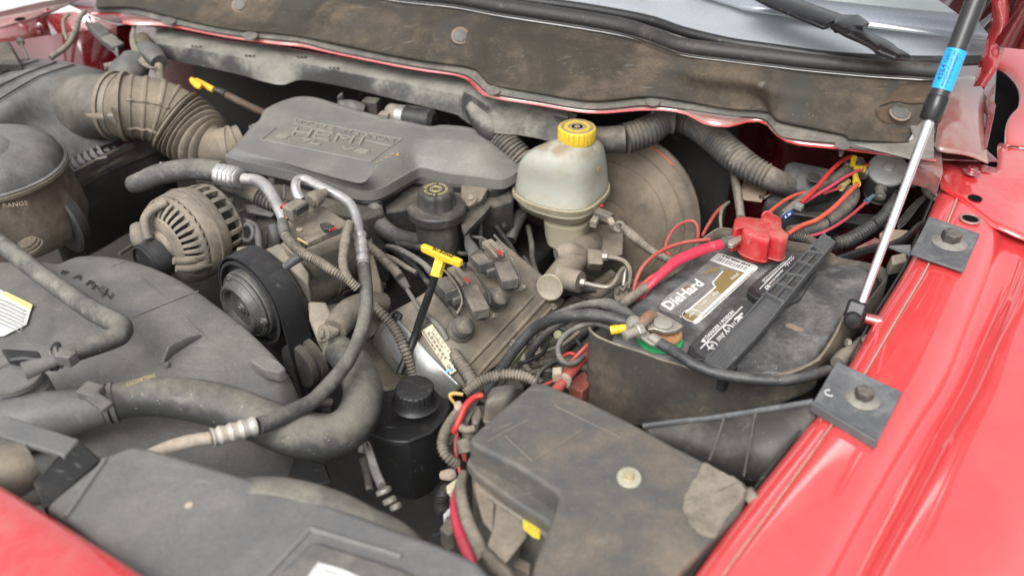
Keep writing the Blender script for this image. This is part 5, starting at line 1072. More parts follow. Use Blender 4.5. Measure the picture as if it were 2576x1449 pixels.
# T bar: profile along sidev
L0 = q('K', 348, 335, -.018); L1 = q('K', 815, 530, -.018); mid_ = L0.lerp(L1, .5)
bar_d = (L1 - L0).normalized(); toff = (UP - bar_d * UP.dot(bar_d)).normalized(); foff = bar_d.cross(toff).normalized()
rings = []
for t, hh in ((0, 9), (.06, 11), (.35, 12.5), (.5, 15), (.65, 12.5), (.94, 11), (1, 9)):
    p = L0.lerp(L1, t); top_ = toff * 8 * s; botm = -toff * hh * s
    ww = 9 * s if 0 < t < 1 else 7 * s
    rings.append([p + top_ - foff * ww, p + top_ + foff * ww, p + botm + foff * ww, p + botm - foff * ww])
mb = MB(); mb.loft(rings); mb.build('handle', M.yellow, T, bevel=.002, bseg=3)
pt = L0.lerp(L1, .5) + toff * 8.4 * s
text_on('ENGINE OIL', pt + bar_d * 36 * s - foff * 5 * s, pt - bar_d * 30 * s - foff * 5 * s, pt + bar_d * 36 * s + foff * 5 * s, .0004, M.ink, T, bold=.02)
T = thing('transmission_dipstick', 'yellow looped dipstick handle on a brown tube deep behind the engine cover', 'dipstick', q('L', 1600, 1000, -.03))
mb = MB(); mb.tube(*tubef('L', [(1350, 900, -.0, 7), (1390, 940, .0, 9), (1440, 985, .002, 9), (1490, 1010, .0, 7)]), 14, 5); mb.build('finger_loop', M.yellow, T)
mb = MB(); mb.tube(*tubef('L', [(1420, 900, .0, 5), (1520, 960, -.002, 7), (1620, 1020, -.004, 8), (1680, 1050, -.006, 8)]), 14, 5); mb.build('stem', plain('orange_yellow', (.72, .42, .03), .4, dirt=.15), T)
mb = MB(); mb.tube(*tubef('L', [(1690, 1050, -.008, 9), (1780, 1080, -.012, 10), (1860, 1120, -.015, 10)]), 14, 5); mb.build('collar', M.black, T)
mb = MB(); mb.tube(*tubef('L', [(1860, 1120, -.016, 9), (2100, 1240, -.03, 9), (2400, 1380, -.05, 9), (2700, 1500, -.07, 9)]), 14, 5); mb.build('tube', plain('rusty_tube', (.10, .06, .04), .7, dirt=.3), T)
# ================================================================ valve cover
T = thing('valve_cover', 'dusty pale cast valve cover with a barcode label on its front', 'valve cover', P(1200, 850, -.25))
rows = [[(935, 860, -.215), (980, 925, -.225), (1040, 985, -.24), (1110, 1040, -.27)],
        [(948, 820, -.18), (1000, 885, -.19), (1060, 945, -.207), (1128, 1005, -.24)],
        [(985, 783, -.155), (1035, 835, -.165), (1095, 900, -.182), (1160, 980, -.22)],
        [(1040, 752, -.138), (1090, 800, -.146), (1150, 868, -.165), (1200, 955, -.208)],
        [(1110, 705, -.136), (1165, 755, -.144), (1225, 812, -.162), (1270, 905, -.21)],
        [(1200, 640, -.136), (1250, 690, -.144), (1320, 745, -.162), (1365, 825, -.21)],
        [(1255, 600, -.136), (1310, 645, -.144), (1370, 695, -.162), (1425, 755, -.21)]]
g = [[P(*p) for p in r] for r in rows]
gx = [catmull(r, 5) for r in g]; gx = [list(c_) for c_ in zip(*[catmull(list(col), 5) for col in zip(*gx)])]
mb = MB(); mb.grid(gx); mb.build('cover_casting', M.castb, T, solid=.004, subsurf=1, sharp=180)
M.vbvh = BVHTree.FromPolygons([p for r in gx for p in r], [(i * len(gx[0]) + j, i * len(gx[0]) + j + 1, (i + 1) * len(gx[0]) + j + 1, (i + 1) * len(gx[0]) + j) for i in range(len(gx) - 1) for j in range(len(gx[0]) - 1)])
def onv(f, x, y, dz=.001, zd=-.2, bvh=None):
    a, b, s_ = FR[f]; r = ray(a + x * s_, b + y * s_); h = (bvh or M.vbvh).ray_cast(Vector((0, 0, CH)), r)
    return h[0] - r.normalized() * dz if h[0] else q(f, x, y, zd)
# bare silver front edge
rows2 = [[(950, 850, -.20), (995, 915, -.212), (1055, 975, -.227), (1120, 1028, -.258)],
         [(965, 822, -.174), (1012, 880, -.185), (1072, 940, -.202), (1138, 1000, -.235)],
         [(990, 795, -.158), (1036, 842, -.165), (1094, 906, -.184), (1160, 975, -.215)]]
sv = [catmull([P(*p) + Vector((0, -.002, .004)) for p in r], 5) for r in rows2]
mb = MB(); mb.grid([list(c_) for c_ in zip(*[catmull(list(col), 4) for col in zip(*sv)])]); mb.build('bare_front_face', M.silver, T, solid=.003, sharp=180)
M.sbvh = BVHTree.FromPolygons([p for r in sv for p in r], [(i * len(sv[0]) + j, i * len(sv[0]) + j + 1, (i + 1) * len(sv[0]) + j + 1, (i + 1) * len(sv[0]) + j) for i in range(len(sv) - 1) for j in range(len(sv[0]) - 1)])
# label
def lab(x, y, dz): 
    p = onv('N', x, y, dz + .009); return p
L = [lab(1505, 180, 0), None, lab(1700, 715, 0), lab(1385, 255, 0)]; L[1] = L[0] + L[2] - L[3]
mb = MB(); mb.prism(L, Vector((.001, .001, -.0008))); mb.build('barcode_label', M.paper, T)
o_, ex, ey = L[3], L[2] - L[3], L[0] - L[3]; nl = ex.cross(ey).normalized(); nl = nl if nl.z > 0 else -nl
def lp(x, y): return o_ + ex * x + ey * y + nl * .0012
def ltext(s_, x0, x1, y0, y1, bold=.0): text_on(s_, lp(x0, y0), lp(x1, y0), lp(x0, y1), .0002, M.ink, T, bold=bold)
ltext('P53021678CA', .04, .46, .06, .22, .01); ltext('5.7L', .54, .68, .06, .22); ltext('678', .74, .97, .52, .90, .02); ltext('CA', .82, .92, .14, .36, .02); ltext('XE63082100', .12, .50, .60, .74)
for k in range(26):
    if k % 4 == 3: continue
    x = .10 + k * .0235; y0_, y1_ = .30, .52
    mb = MB(); mb.prism([lp(x, y0_), lp(x + .010, y0_), lp(x + .010, y1_), lp(x, y1_)], -nl * .0003); mb.build('bar', M.ink, T)
    if k % 2: mb = MB(); mb.prism([lp(x, .80), lp(x + .010, .80), lp(x + .010, .95), lp(x, .95)], -nl * .0003); mb.build('bar', M.ink, T)
for x, y in ((.93, .26), (.92, -.04)):
    mb = MB(); mb.lathe(lp(x, y), nl, [(0, .0026), (.0003, .0024)], 1, 12); mb.build('blue_dot', M.blue, T)
# rails
for offs, r_, w_ in ((0, .006, 0), (22, .008, 1), (48, .006, 2), (78, .008, 3)):
    mb = MB(); mb.tube([P(1195 + offs, 985 + offs * .2, -.235 - w_ * .012), P(1290 + offs, 890 + offs * .3, -.235 - w_ * .012), P(1420 + offs, 775 + offs * .4, -.235 - w_ * .012), P(1540 + offs, 690 + offs * .4, -.235 - w_ * .012)], [r_ * 1.6] * 4, 10, 4); mb.build('side_rail', M.castb if w_ < 2 else M.dark, T)
mb = MB(); mb.grid([[P(1190, 1000, -.26), P(1500, 720, -.26)], [P(1330, 1090, -.33), P(1650, 800, -.33)]]); mb.build('cylinder_head', M.dark, T, solid=.01)
for (a, b) in (((1195, 949), (1369, 756)), ((1225, 960), (1385, 775)), ((1170, 925), (1340, 745))):
    pts = [onv('D', a[0] + (b[0] - a[0]) * t / 8, a[1] + (b[1] - a[1]) * t / 8, .0) for t in range(9)]
    mb = MB(); mb.tube(pts, [.0035] * 9, 8, 3); mb.build('casting_ridge', M.castb, T)
# boss under the coil boots
for f, x, y, r_ in (('K', 790, 1340, 36), ('K', 1180, 1000, 34)):
    c = onv(f, x, y, -.004); mb = MB(); mb.lathe(c, Vector((.25, -.35, .9)), [(-10, r_ + 4), (0, r_), (6, r_ - 3), (8, r_ - 8)], S(c), 36); mb.build('plug_well', M.castb, T)
mb = MB(); c = onv('N', 1130, 100, .004); mb.lathe(c, Vector((-.3, -.4, .8)), [(-4, 14), (3, 14), (5, 8)], S(c), 8, mod=lambda i, j: 1 + .18 * (j % 2)); mb.build('dark_knob', M.black, T, bevel=.001)
mb = MB(); mb.tube([P(955, 770, -.17), P(930, 800, -.19), P(950, 840, -.21)], [.02, .024, .02], 16); mb.build('front_boss', M.castb, T)
T = thing('timing_cover', 'dark dusty front engine cover below the valve cover', 'engine front', P(950, 920, -.3))
mb = MB(); mb.prism([P(u, v, -.24) for u, v in ((905, 800), (950, 830), (1010, 910), (1100, 985), (1130, 1050), (1010, 1000), (935, 960), (900, 880))], Vector((0, 0.01, -.1))); mb.build('casting', M.castb, T, bevel=.004)
mb = MB(); mb.tube([P(800, 800, -.19), P(880, 790, -.19), P(950, 770, -.19)], [.02, .022, .02], 16); mb.build('cross_tube', M.cast, T)
# ================================================================ coils
def coil(label, cn, clip, gb, body, boot, bt):
    T = thing('ignition_coil', label, 'ignition coil', onv('K', *boot, 0), 'ignition coils on the valve cover')
    def oriented(f, a, b, z, wpx, hpx, name, m, bev=.002):
        p0, p1 = q(f, a[0], a[1], z), q(f, b[0], b[1], z); d = (p1 - p0); l = d.length / 2; d.normalize(); si = d.cross(UP).normalized(); s_ = S(p0)
        mb = MB(); mb.box(p0.lerp(p1, .5), d * l, si * wpx * s_, si.cross(d) * hpx * s_); return mb.build(name, m, T, bevel=bev)
    oriented('K', body[0], body[1], -.112, 22, 15, 'coil_body', M.coil)
    oriented('K', (body[1][0] - 20, body[1][1] - 5), (body[1][0] + 55, body[1][1] + 25), -.128, 16, 8, 'mount_ear', M.coil)
    oriented('K', cn[0], cn[1], -.098, 15, 10, 'connector', M.cast)
    for k in (-1, 1):
        p0, p1 = q('K', *cn[0], -.083), q('K', *cn[1], -.083); si = (p1 - p0).cross(UP).normalized() * 8 * S(p0) * k
        mb = MB(); mb.tube([p0 + si, p0.lerp(p1, .5) + si + UP * .002, p1 + si], [.0022] * 3, 8); mb.build('connector_rib', M.cast, T)
    oriented('K', clip[0], clip[1], -.081, 3.5, 3, 'red_lock', M.redwire, .0005)
    oriented('K', gb[0], gb[1], -.105, 18, 12, 'plug_block', M.coil)
    oriented('K', (gb[1][0] - 15, gb[1][1] - 15), (gb[1][0] + 8, gb[1][1] + 8), -.103, 20, 14, 'plug_flange', M.coil, .001)
    oriented('K', gb[1], (gb[1][0] + 80, gb[1][1] + 80), -.115, 14, 11, 'plug_tip', M.coil)
    b0 = onv('K', boot[0] - 30, boot[1] + 20, -.002); b1 = q('K', boot[0] + 20, boot[1] - 50, -.128)
    mb = MB(); mb.tube([b0, b0.lerp(b1, .25), b0.lerp(b1, .5), b0.lerp(b1, .75), b1], [x_ * S(b0) for x_ in (31, 30, 25, 26, 22)], 28, 4, ribs=(5, .05)); mb.build('rubber_boot', M.coil, T)
    mb = MB(); c = q('K', boot[0] + 60, boot[1] - 30, -.120); mb.lathe(c, Vector((.7, -.5, .5)), [(-18, 19), (0, 20), (3, 18), (5, 9)], S(c), 28); mb.build('boot_cap', M.coil, T)
    c = q('K', *bt, -.125); a2 = Vector((.75, -.45, .45)).normalized(); mb = MB(); mb.lathe(c - a2 * 26 * S(c), a2, [(0, 11), (22, 11), (23, 7), (28, 7), (32, 5)], S(c), 20); mb.build('coil_bolt', M.cast, T)
coil('grey ignition coil with red lock nearest the yellow dipstick handle', ((700, 600), (860, 780)), ((850, 700), (895, 750)), ((570, 740), (700, 900)), ((900, 840), (1050, 1130)), (820, 1310), (1195, 1150))
coil('grey ignition coil with red lock behind, nearer the white brake reservoir', ((1110, 290), (1270, 450)), ((1240, 380), (1285, 425)), ((960, 430), (1100, 570)), ((1290, 560), (1390, 780)), (1230, 960), (1560, 810))
T = thing('plug_wire_boot', 'tapered grey rubber boot leading down to the rear coil', 'boot', q('K', 920, 300, -.1))
mb = MB(); mb.tube(*tubef('K', [(890, 110, -.13, 5), (885, 200, -.12, 6), (890, 260, -.113, 9), (920, 330, -.107, 15), (970, 420, -.103, 17), (1000, 450, -.102, 20)]), 20, 6); mb.build('boot', M.plastic, T)
# ================================================================ assorted wires in the middle
def wire(name, label, f, pts, m, cat='wire', ribs=None, seg=12, group=None):
    T_ = MB(); ps, rs = tubef(f, pts); T_.tube(ps, rs, seg, 6, ribs=ribs); o = T_.build(name, m); o.location = (0, 0, 0)
    off = ps[0].copy()
    for v in o.data.vertices: v.co -= off
    o.location = off
    return tag(o, label, cat, group)
wire('spark_plug_lead', 'dark plug lead crossing behind the yellow dipstick handle', 'K', [(-60, 330, -.15, 7), (150, 480, -.145, 7.5), (300, 620, -.14, 7.5), (430, 770, -.135, 7.5), (620, 960, -.135, 9), (760, 1150, -.14, 9), (800, 1250, -.14, 8)], M.rubber_d)
wire('spark_plug_lead', 'grey lead with faint print running to the dipstick collar', 'K', [(-60, 330, -.13, 7), (80, 370, -.12, 8), (250, 460, -.115, 8), (380, 550, -.115, 8), (440, 620, -.12, 10), (520, 700, -.13, 11)], M.rubber)
wire('spark_plug_lead', 'thin dark lead with torn tape left of the dipstick', 'K', [(-80, 440, -.14, 6), (40, 500, -.135, 8), (150, 570, -.13, 7), (280, 640, -.13, 6)], M.loom_b)
wire('ground_wire', 'thin pale green wire crossing the front of the valve cover', 'K', [(150, 800, -.135, 6), (230, 930, -.135, 6), (320, 1070, -.138, 6), (470, 1200, -.142, 7), (570, 1300, -.148, 8), (640, 1430, -.16, 8)], plain('grey_green', (.16, .165, .14), .6, dirt=.4))
wire('ground_wire', 'dusty sleeved wire joining the pale green wire left of the dipstick', 'K', [(-40, 540, -.12, 10), (60, 660, -.125, 12), (130, 760, -.13, 12), (190, 840, -.135, 9)], M.rubber)
wire('wire_loom', 'beige ribbed loom right of the crimped pipe heading to the valve cover', '5', [(190, 390, -.09, 10), (300, 490, -.1, 12), (400, 590, -.11, 12), (440, 640, -.115, 12)], M.loom_b, 'wire loom', (16, .06))
wire('wire_loom', 'beige ribbed loom going down the corner of the valve cover', '5', [(220, 800, -.12, 10), (290, 900, -.13, 11), (370, 990, -.145, 12), (430, 1080, -.155, 12), (490, 1220, -.175, 12), (540, 1390, -.21, 11)], M.loom_b, 'wire loom', (34, .07))
wire('wire_loom', 'dark ribbed loom leaving the right end of the barcode label', 'N', [(1690, 400, -.18, 9), (1740, 480, -.175, 13), (1800, 590, -.172, 16), (1880, 700, -.172, 17), (1950, 830, -.175, 17)], M.loom, 'wire loom', (18, .06))
wire('heater_hose', 'dark curved hose running from under the cover to the oil filler', 'A', [(1240, 890, -.095, 21), (1245, 980, -.10, 21), (1290, 1100, -.115, 22), (1400, 1190, -.13, 22), (1530, 1235, -.145, 22), (1600, 1240, -.15, 21)], M.rubber, 'hose', None, 22)
wire('heater_hose', 'dark hose leaning down behind the lower left of the white reservoir', 'E', [(130, 740, -.17, 17), (90, 800, -.18, 18), (50, 880, -.19, 19), (30, 950, -.2, 18)], M.rubber, 'hose', None, 20)
wire('thin_hose', 'thin black hose arcing from the hose end down beside the brake booster', 'K', [(1040, -20, -.17, 6), (1200, 80, -.16, 6.5), (1330, 240, -.16, 7), (1430, 400, -.165, 7), (1500, 560, -.17, 6), (1570, 700, -.18, 5)], M.rubber_d, 'hose')
wire('thin_hose', 'short upright black hose between the rear coil and the oil filler', 'K', [(1020, -40, -.14, 6), (1035, 120, -.135, 6), (1040, 260, -.13, 6), (1050, 380, -.13, 5)], M.rubber_d, 'hose')
wire('thin_hose', 'short grey cross wire above the rear coil connector', 'K', [(900, 215, -.135, 4.5), (980, 225, -.13, 4.5), (1060, 240, -.128, 4.5), (1110, 270, -.125, 4)], M.rubber, 'hose')
wire('thin_hose', 'dark hose crossing high between cover bracket and brake reservoir', 'K', [(1200, -120, -.16, 9), (1260, 0, -.16, 9), (1330, 120, -.165, 8)], M.rubber_d, 'hose')
# ================================================================ oil filler
T = thing('oil_filler', 'black oil filler cap with yellow print on a dark neck', 'oil filler', P(1100, 620, -.2))
cfil = q('A', 1762, 968, -.085); s = S(cfil)
mb = MB(); mb.lathe(cfil, UP, [(-150, 50), (-120, 54), (-30, 58), (-26, 62), (-22, 66), (-20, 70)], s, 48); mb.build('neck', M.dark, T)
mb = MB(); mb.lathe(cfil, UP, [(-22, 68), (-18, 72), (-8, 73), (-7, 70), (-5, 74), (4, 74), (9, 70), (11, 60), (12, 40)], s, 56); mb.build('flange', M.fill, T) if hasattr(M, 'fill') else mb.build('flange', dusty('filler_black', (.04, .038, .036), (.13, .11, .09), .35, .5, 16, specks=.2), T)
mb = MB(); mb.lathe(cfil, UP, [(8, 50), (16, 47), (40, 46), (50, 44), (54, 40), (55, 30), (55, 3)], s, 60, mod=lambda i, j: 1 - (.10 * max(0, math.cos(j * 2 * math.pi / 60 * 6 + .6)) ** 2 if i < 5 else 0)); mb.build('cap', bpy.data.materials['filler_black'], T)
ct = cfil + UP * 55.4 * s
mb = MB(); mb.torus(ct, UP, 14 * s, 1.3 * s, 32, 6)
mb.torus(ct, UP, 9 * s, .9 * s, 24, 6); mb.build('printed_rings', M.yel_faded, T)
mb = MB()
for k in range(26):
    if k % 7 == 6: continue
    a = k / 26 * 2 * math.pi; d = Vector((math.cos(a), math.sin(a), 0)); t_ = Vector((-d.y, d.x, 0)); mb.box(ct + d * 27 * s, d * 3.6 * s, t_ * 1.3 * s, UP * .3 * s)
    mb.box(ct + d * 29 * s + t_ * 2 * s, d * 1 * s, t_ * 2 * s, UP * .3 * s)
o = mb.build('printed_text_ring', M.yel_faded, T); o['kind'] = 'stuff'
# dust on cap
# ================================================================ brake booster, master cylinder, reservoir
T = thing('brake_booster', 'large round dusty brake booster drum behind the white reservoir', 'brake booster', q('E', 780, 900, -.4))
cb = q('E', 752, 800, -.235); s = S(cb); BA = Vector((-.38, -.90, .18)).normalized()
mb = MB(); mb.lathe(cb, BA, [(-110, 150), (-60, 205), (-40, 222), (-22, 228), (-18, 231), (-8, 231), (-5, 226), (-2, 222), (4, 205), (8, 196), (14, 185), (22, 150), (26, 120), (26, 60), (60, 50), (60, 10)], s, 88); mb.build('booster_shell', M.booster, T, sharp=28)
N = (UP - BA * UP.dot(BA)).normalized(); B = N.cross(BA)
mb = MB(); pts = [cb + BA * -2 * s + (N * math.cos(a) + B * math.sin(a)) * 223.5 * s for a in [rad(x) for x in range(16, 44, 4)]]
mb.tube(pts, [.0016] * len(pts), 6); mb.build('chalk_mark', M.orange, T)
for hh, rr9, tt9 in ((-13, 231, 3.6), (-4, 222, 2.6), (8, 197, 3.0), (20, 158, 2.2), (-42, 224, 2.6)):
    mb = MB(); mb.torus(cb + BA * hh * s, BA, rr9 * s, tt9 * s, 88, 8); mb.build('pressed_ring', M.booster, T)
T = thing('brake_reservoir', 'translucent white brake fluid reservoir with yellow cap', 'reservoir', q('E', 430, 1000, -.2))
M.seamb = plain('dusty_bottle_seam', (.36, .32, .22), .6, dirt=.45, dcol=(.26, .21, .14))
def rr_(pts, z): return catmull([q('E', x, y, z) for x, y in pts], 5, True)
seam = [(62, 572), (115, 650), (260, 712), (440, 748), (590, 738), (705, 668), (772, 572), (705, 480), (450, 440), (175, 470)]
def shift(pts, dy, k, cx=430, cy=600): return [(cx + (x - cx) * k, cy + (y - cy) * k + dy) for x, y in pts]
midp = [(92, 440), (140, 505), (280, 560), (440, 590), (575, 582), (690, 520), (762, 430), (700, 350), (460, 320), (190, 350)]
mid2 = [(105, 360), (160, 415), (300, 455), (440, 475), (570, 470), (680, 420), (752, 335), (695, 265), (470, 240), (210, 270)]
sh1 = [(160, 300), (215, 330), (330, 360), (440, 372), (560, 368), (660, 330), (735, 268), (685, 220), (490, 205), (270, 235)]
sh2 = [(300, 235), (330, 262), (400, 285), (460, 295), (560, 290), (640, 265), (715, 222), (670, 190), (520, 180), (370, 200)]
nk = [(425, 195), (440, 212), (480, 225), (530, 230), (590, 225), (632, 210), (650, 192), (622, 172), (540, 162), (455, 176)]
nk2 = shift(nk, -22, 1, 537, 195)
zs = [-.107, -.075, -.043, -.020, -.006, .003, .013]
mb = MB(); mb.loft([rr_(shift(seam, 14, .97), -.112)] + [rr_(p, z) for p, z in zip((seam, midp, mid2, sh1, sh2, nk, nk2), zs)]); mb.build('upper_body', M.bottle, T, sharp=60, subsurf=1)
for dy, z in ((0, -.106), (14, -.112), (-10, -.102)):
    r = rr_(shift(seam, dy, 1.0), z); mb = MB(); mb.tube(r + [r[0], r[1]], [.0026] * (len(r) + 2), 8, smooth=False); mb.build('seam_bead', M.seamb, T)
low1 = [(75, 600), (125, 690), (270, 757), (440, 792), (585, 780), (695, 705), (755, 600), (690, 520), (450, 480), (180, 510)]
low2 = [(95, 665), (150, 735), (290, 795), (450, 832), (570, 820), (670, 745), (730, 650), (670, 570), (450, 540), (200, 580)]
low3 = [(160, 720), (200, 760), (310, 805), (450, 838), (560, 822), (645, 755), (690, 680), (640, 610), (450, 590), (240, 640)]
mb = MB(); mb.loft([rr_(low1, -.116), rr_(low2, -.137), rr_(low3, -.142)][::-1]); mb.build('lower_body', M.bottle, T, sharp=70)
t1 = [(288, 800), (330, 845), (450, 868), (560, 862), (625, 815), (650, 740), (600, 690), (450, 670), (330, 710)]
t2 = [(296, 900), (335, 950), (445, 975), (555, 968), (605, 925), (630, 850), (580, 800), (440, 780), (330, 820)]
t3 = [(312, 960), (350, 1005), (445, 1025), (545, 1020), (590, 975), (605, 910), (560, 870), (440, 850), (345, 890)]
mb = MB(); mb.loft([rr_(t3, -.193), rr_(t2, -.18), rr_(t1, -.145)]); mb.build('outlet_tub', M.bottle, T, sharp=60)
ccp = q('E', 536, 110, .022); s = S(ccp)
nc = 22
mb = MB(); mb.lathe(ccp, UP, [(-33, 43), (-34, 47), (-28, 48.5), (-3, 48.5), (0, 47), (2, 44), (2.2, 40)], s, nc * 6, mod=lambda i, j: 1 - (.045 if (0 < i < 4 and j % 6 == 0) else 0)); mb.build('yellow_cap', M.yel_cap, T, sharp=30)
M.capdirt = plain('dirty_cap_top', (.30, .24, .13), .8, dirt=.6, dcol=(.24, .19, .12))
mb = MB(); mb.lathe(ccp + UP * 2 * s, UP, [(0, 42), (.8, 41), (.8, 34), (.1, 33), (.1, 24), (1, 23), (1, 15), (.2, 14), (.2, 8), (1.5, 7), (2, 2)], s, 48); mb.build('cap_top', M.capdirt, T, sharp=25)
mb = MB(); mb.prism([q('E', x, y, .0) for x, y in ((650, 470), (745, 400), (745, 540), (655, 580))], Vector((0, .02, 0))); 
rows = [[q('E', 652, 490, -.058), q('E', 745, 420, -.055)], [q('E', 655, 575, -.082), q('E', 745, 520, -.080)]]
c = q('E', 697, 425, -.045); mb = MB(); mb.hexa(c, Vector((.75, -.6, .15)), 9 * S(c), .001); mb.build('brown_mark', plain('brown_mark', (.32, .22, .12), .7, dirt=.3), T)
T = thing('master_cylinder', 'dusty cast brake master cylinder with a flat round end', 'master cylinder', q('E', 400, 1200, -.25))
cm = q('E', 332, 1300, -.158); s = S(cm); MA = Vector((-.32, -.90, .32)).normalized()
back_c = q('E', 560, 1090, -.175)
bx = (cm - back_c)
mb = MB(); mb.lathe(cm, MA, [(-160, 30), (-156, 33), (-4, 34), (0, 34.5), (2, 34.5), (3, 33), (3, 30), (2.4, 29), (2.2, 8)], s, 44); mb.build('end_plug', plain('tan_end_plug', (.36, .32, .24), .5, .15, dirt=.3), T)
mb = MB(); mb.tube([cm - MA * 10 * s, q('E', 440, 1180, -.165), q('E', 520, 1090, -.175), q('E', 600, 1020, -.19), q('E', 660, 980, -.22)], [32 * s, 36 * s, 38 * s, 40 * s, 42 * s], 32, 5); mb.build('bore_casting', dusty('master_cast', (.20, .18, .15), (.27, .225, .17), .6, .55, 12, metal=.3, specks=.1), T)
mcast = bpy.data.materials['master_cast']
mb = MB(); mb.tube([q('E', 380, 1060, -.15), q('E', 470, 1040, -.15), q('E', 560, 1050, -.16)], [.013, .019, .014], 20); mb.build('reservoir_mount', mcast, T)
mb = MB(); mb.tube([q('E', 400, 1220, -.15), q('E', 490, 1245, -.148), q('E', 560, 1262, -.146)], [.02, .019, .0185], 28, 4); mb.build('outlet_port', M.cast, T)
pd = (q('E', 620, 1275, -.145) - q('E', 560, 1262, -.146)).normalized()
mb = MB(); c = q('E', 562, 1262, -.146); mb.hexa(c, pd, 12 * S(c), 13 * S(c)); mb.build('flare_nut', M.steel, T, bevel=.0006)
mb = MB(); mb.prism(ql('E', [(610, 1010), (720, 1020), (745, 1060), (730, 1130), (620, 1120)], -.155), Vector((0, .02, -.03))); mb.build('side_block', mcast, T, bevel=.004)
c = q('E', 725, 1072, -.150); mb = MB(); mb.hexa(c, Vector((.9, -.2, .1)), 11 * S(c), 14 * S(c)); mb.build('flare_nut', M.steel, T, bevel=.0006)
mb = MB(); mb.prism(ql('E', [(600, 860), (870, 860), (885, 900), (880, 1060), (790, 1080), (620, 1010)], -.19), Vector((0, .03, -.01))); mb.build('valve_block', mcast, T, bevel=.005)
c = q('E', 815, 860, -.18); bolt(T, c, Vector((-.2, -.8, .5)), 7 * S(c), mcast)
wire('brake_line', 'bent steel brake line from the front port of the master cylinder', 'E', [(590, 1270, -.145, 6), (680, 1290, -.142, 6), (760, 1300, -.14, 6), (810, 1270, -.14, 6), (850, 1200, -.142, 6), (885, 1160, -.145, 6), (890, 1200, -.15, 6), (880, 1290, -.165, 6)], M.steel, 'brake line')
wire('brake_line', 'bent steel brake line from the upper nut of the master cylinder', 'E', [(760, 1075, -.15, 6), (830, 1085, -.15, 6), (890, 1110, -.152, 6), (925, 1160, -.156, 6), (928, 1230, -.163, 6), (905, 1330, -.175, 6)], mcast, 'brake line')
T = thing('line_clip', 'small beige plastic clip holding the two brake lines', 'clip', q('E', 870, 1340, -.18))
mb = MB(); mb.prism(ql('E', [(815, 1300), (905, 1300), (925, 1340), (905, 1415), (835, 1410), (812, 1370)], -.165), Vector((0, .006, -.006))); mb.build('clip_plate', M.castb, T, bevel=.002)
mb = MB(); mb.tube(ql('E', [(830, 1350, -.158), (850, 1300, -.155), (880, 1320, -.155), (910, 1270, -.155), (925, 1310, -.158)]), [.0022] * 5, 8); mb.build('clip_fingers', M.castb, T)
T = thing('fluid_level_plug', 'grey sensor plug with red lock on the right side of the white reservoir', 'connector', q('E', 720, 770, -.1))
for a, b, w_, h_, m_, n_ in (((670, 740), (790, 790), 12, 10, M.castb, 'plug'), ((640, 810), (690, 820), 14, 10, M.cast, 'socket'), ((700, 725), (730, 720), 3, 3, M.redwire, 'red_lock'), ((775, 790), (800, 830), 7, 6, M.chalk, 'wire_seal')):
    p0, p1 = q('E', *a, -.118), q('E', *b, -.118); d = p1 - p0; l = d.length / 2; d.normalize(); si = d.cross(UP).normalized(); s_ = S(p0)
    mb = MB(); mb.box(p0.lerp(p1, .5) + (UP * .008 if n_ == 'red_lock' else Vector()), d * l, si * w_ * s_, UP * h_ * s_); mb.build(n_, m_, T, bevel=.0015)
c = q('E', 850, 850, -.125); mb = MB(); mb.torus(c, Vector((-.2, -.7, .6)), 11 * S(c), 5 * S(c), 24, 8); mb.build('eyelet', M.castb, T)
wire('wire_loom', 'dusty ribbed loom hanging from the reservoir sensor plug to the battery', 'E', [(885, 860, -.12, 10), (950, 920, -.118, 13), (1030, 985, -.115, 11), (1120, 1050, -.11, 10), (1250, 1110, -.105, 10)], M.loom_b, 'wire loom', (22, .06))
# ================================================================ big loom
T = thing('main_wire_loom', 'thick ribbed wiring conduit arching under the cowl behind the brake booster', 'wire loom', P(1700, 300, -.05))
ps = [(1470, 345, -.03, 30), (1520, 352, -.03, 33), (1570, 350, -.028, 36), (1625, 332, -.022, 36), (1668, 308, -.016, 31), (1700, 300, -.014, 30), (1745, 314, -.016, 32), (1795, 348, -.022, 34), (1845, 393, -.03, 35), (1890, 425, -.038, 33), (1930, 445, -.044, 31)]
pv = [P(*p[:3]) for p in ps]; rv = [p[3] * S(v) for p, v in zip(ps, pv)]
mb = MB(); mb.tube(pv[:3], rv[:3], 28, 6); mb.build('smooth_sleeve', M.loom, T)
mb = MB(); mb.tube(pv[2:], rv[2:], 28, 8, ribs=(58, .045)); mb.build('conduit', M.loom, T, sharp=60)
mb = MB(); mb.tube([P(1925, 443, -.044), P(1950, 455, -.05), P(1985, 472, -.066)], [30 * S(pv[-1]), 30 * S(pv[-1]), 26 * S(pv[-1])], 28, 5); mb.build('torn_sleeve', M.loom, T)
c = P(1693, 303, -.014); mb = MB(); mb.lathe(c, pv[6] - pv[4], [(-6, 30), (-6, 34), (6, 34), (6, 30)], S(c), 36); mb.build('hanger_clamp', M.flange, T)
c = P(1690, 282, .008); mb = MB(); mb.box(c, Vector((.006, 0, 0)), Vector((0, .004, 0)), Vector((0, 0, .012))); mb.build('hanger_stem', M.flange, T, bevel=.001)
wire('wire_loom', 'thin beige ribbed loom hanging from the thick conduit left of the red cap', '6', [(372, -250, -.06, 9), (385, -150, -.07, 9), (405, -40, -.08, 10), (425, 80, -.085, 10), (440, 200, -.09, 10)], M.loom_b, 'wire loom', (30, .08))
wire('wire_loom', 'toothed dark strip hanging behind the thick conduit', '3', [(290, 950, -.035, 4), (340, 1010, -.045, 5), (400, 1060, -.055, 5), (450, 1120, -.06, 5)], M.loom, 'wire loom', (20, .25))
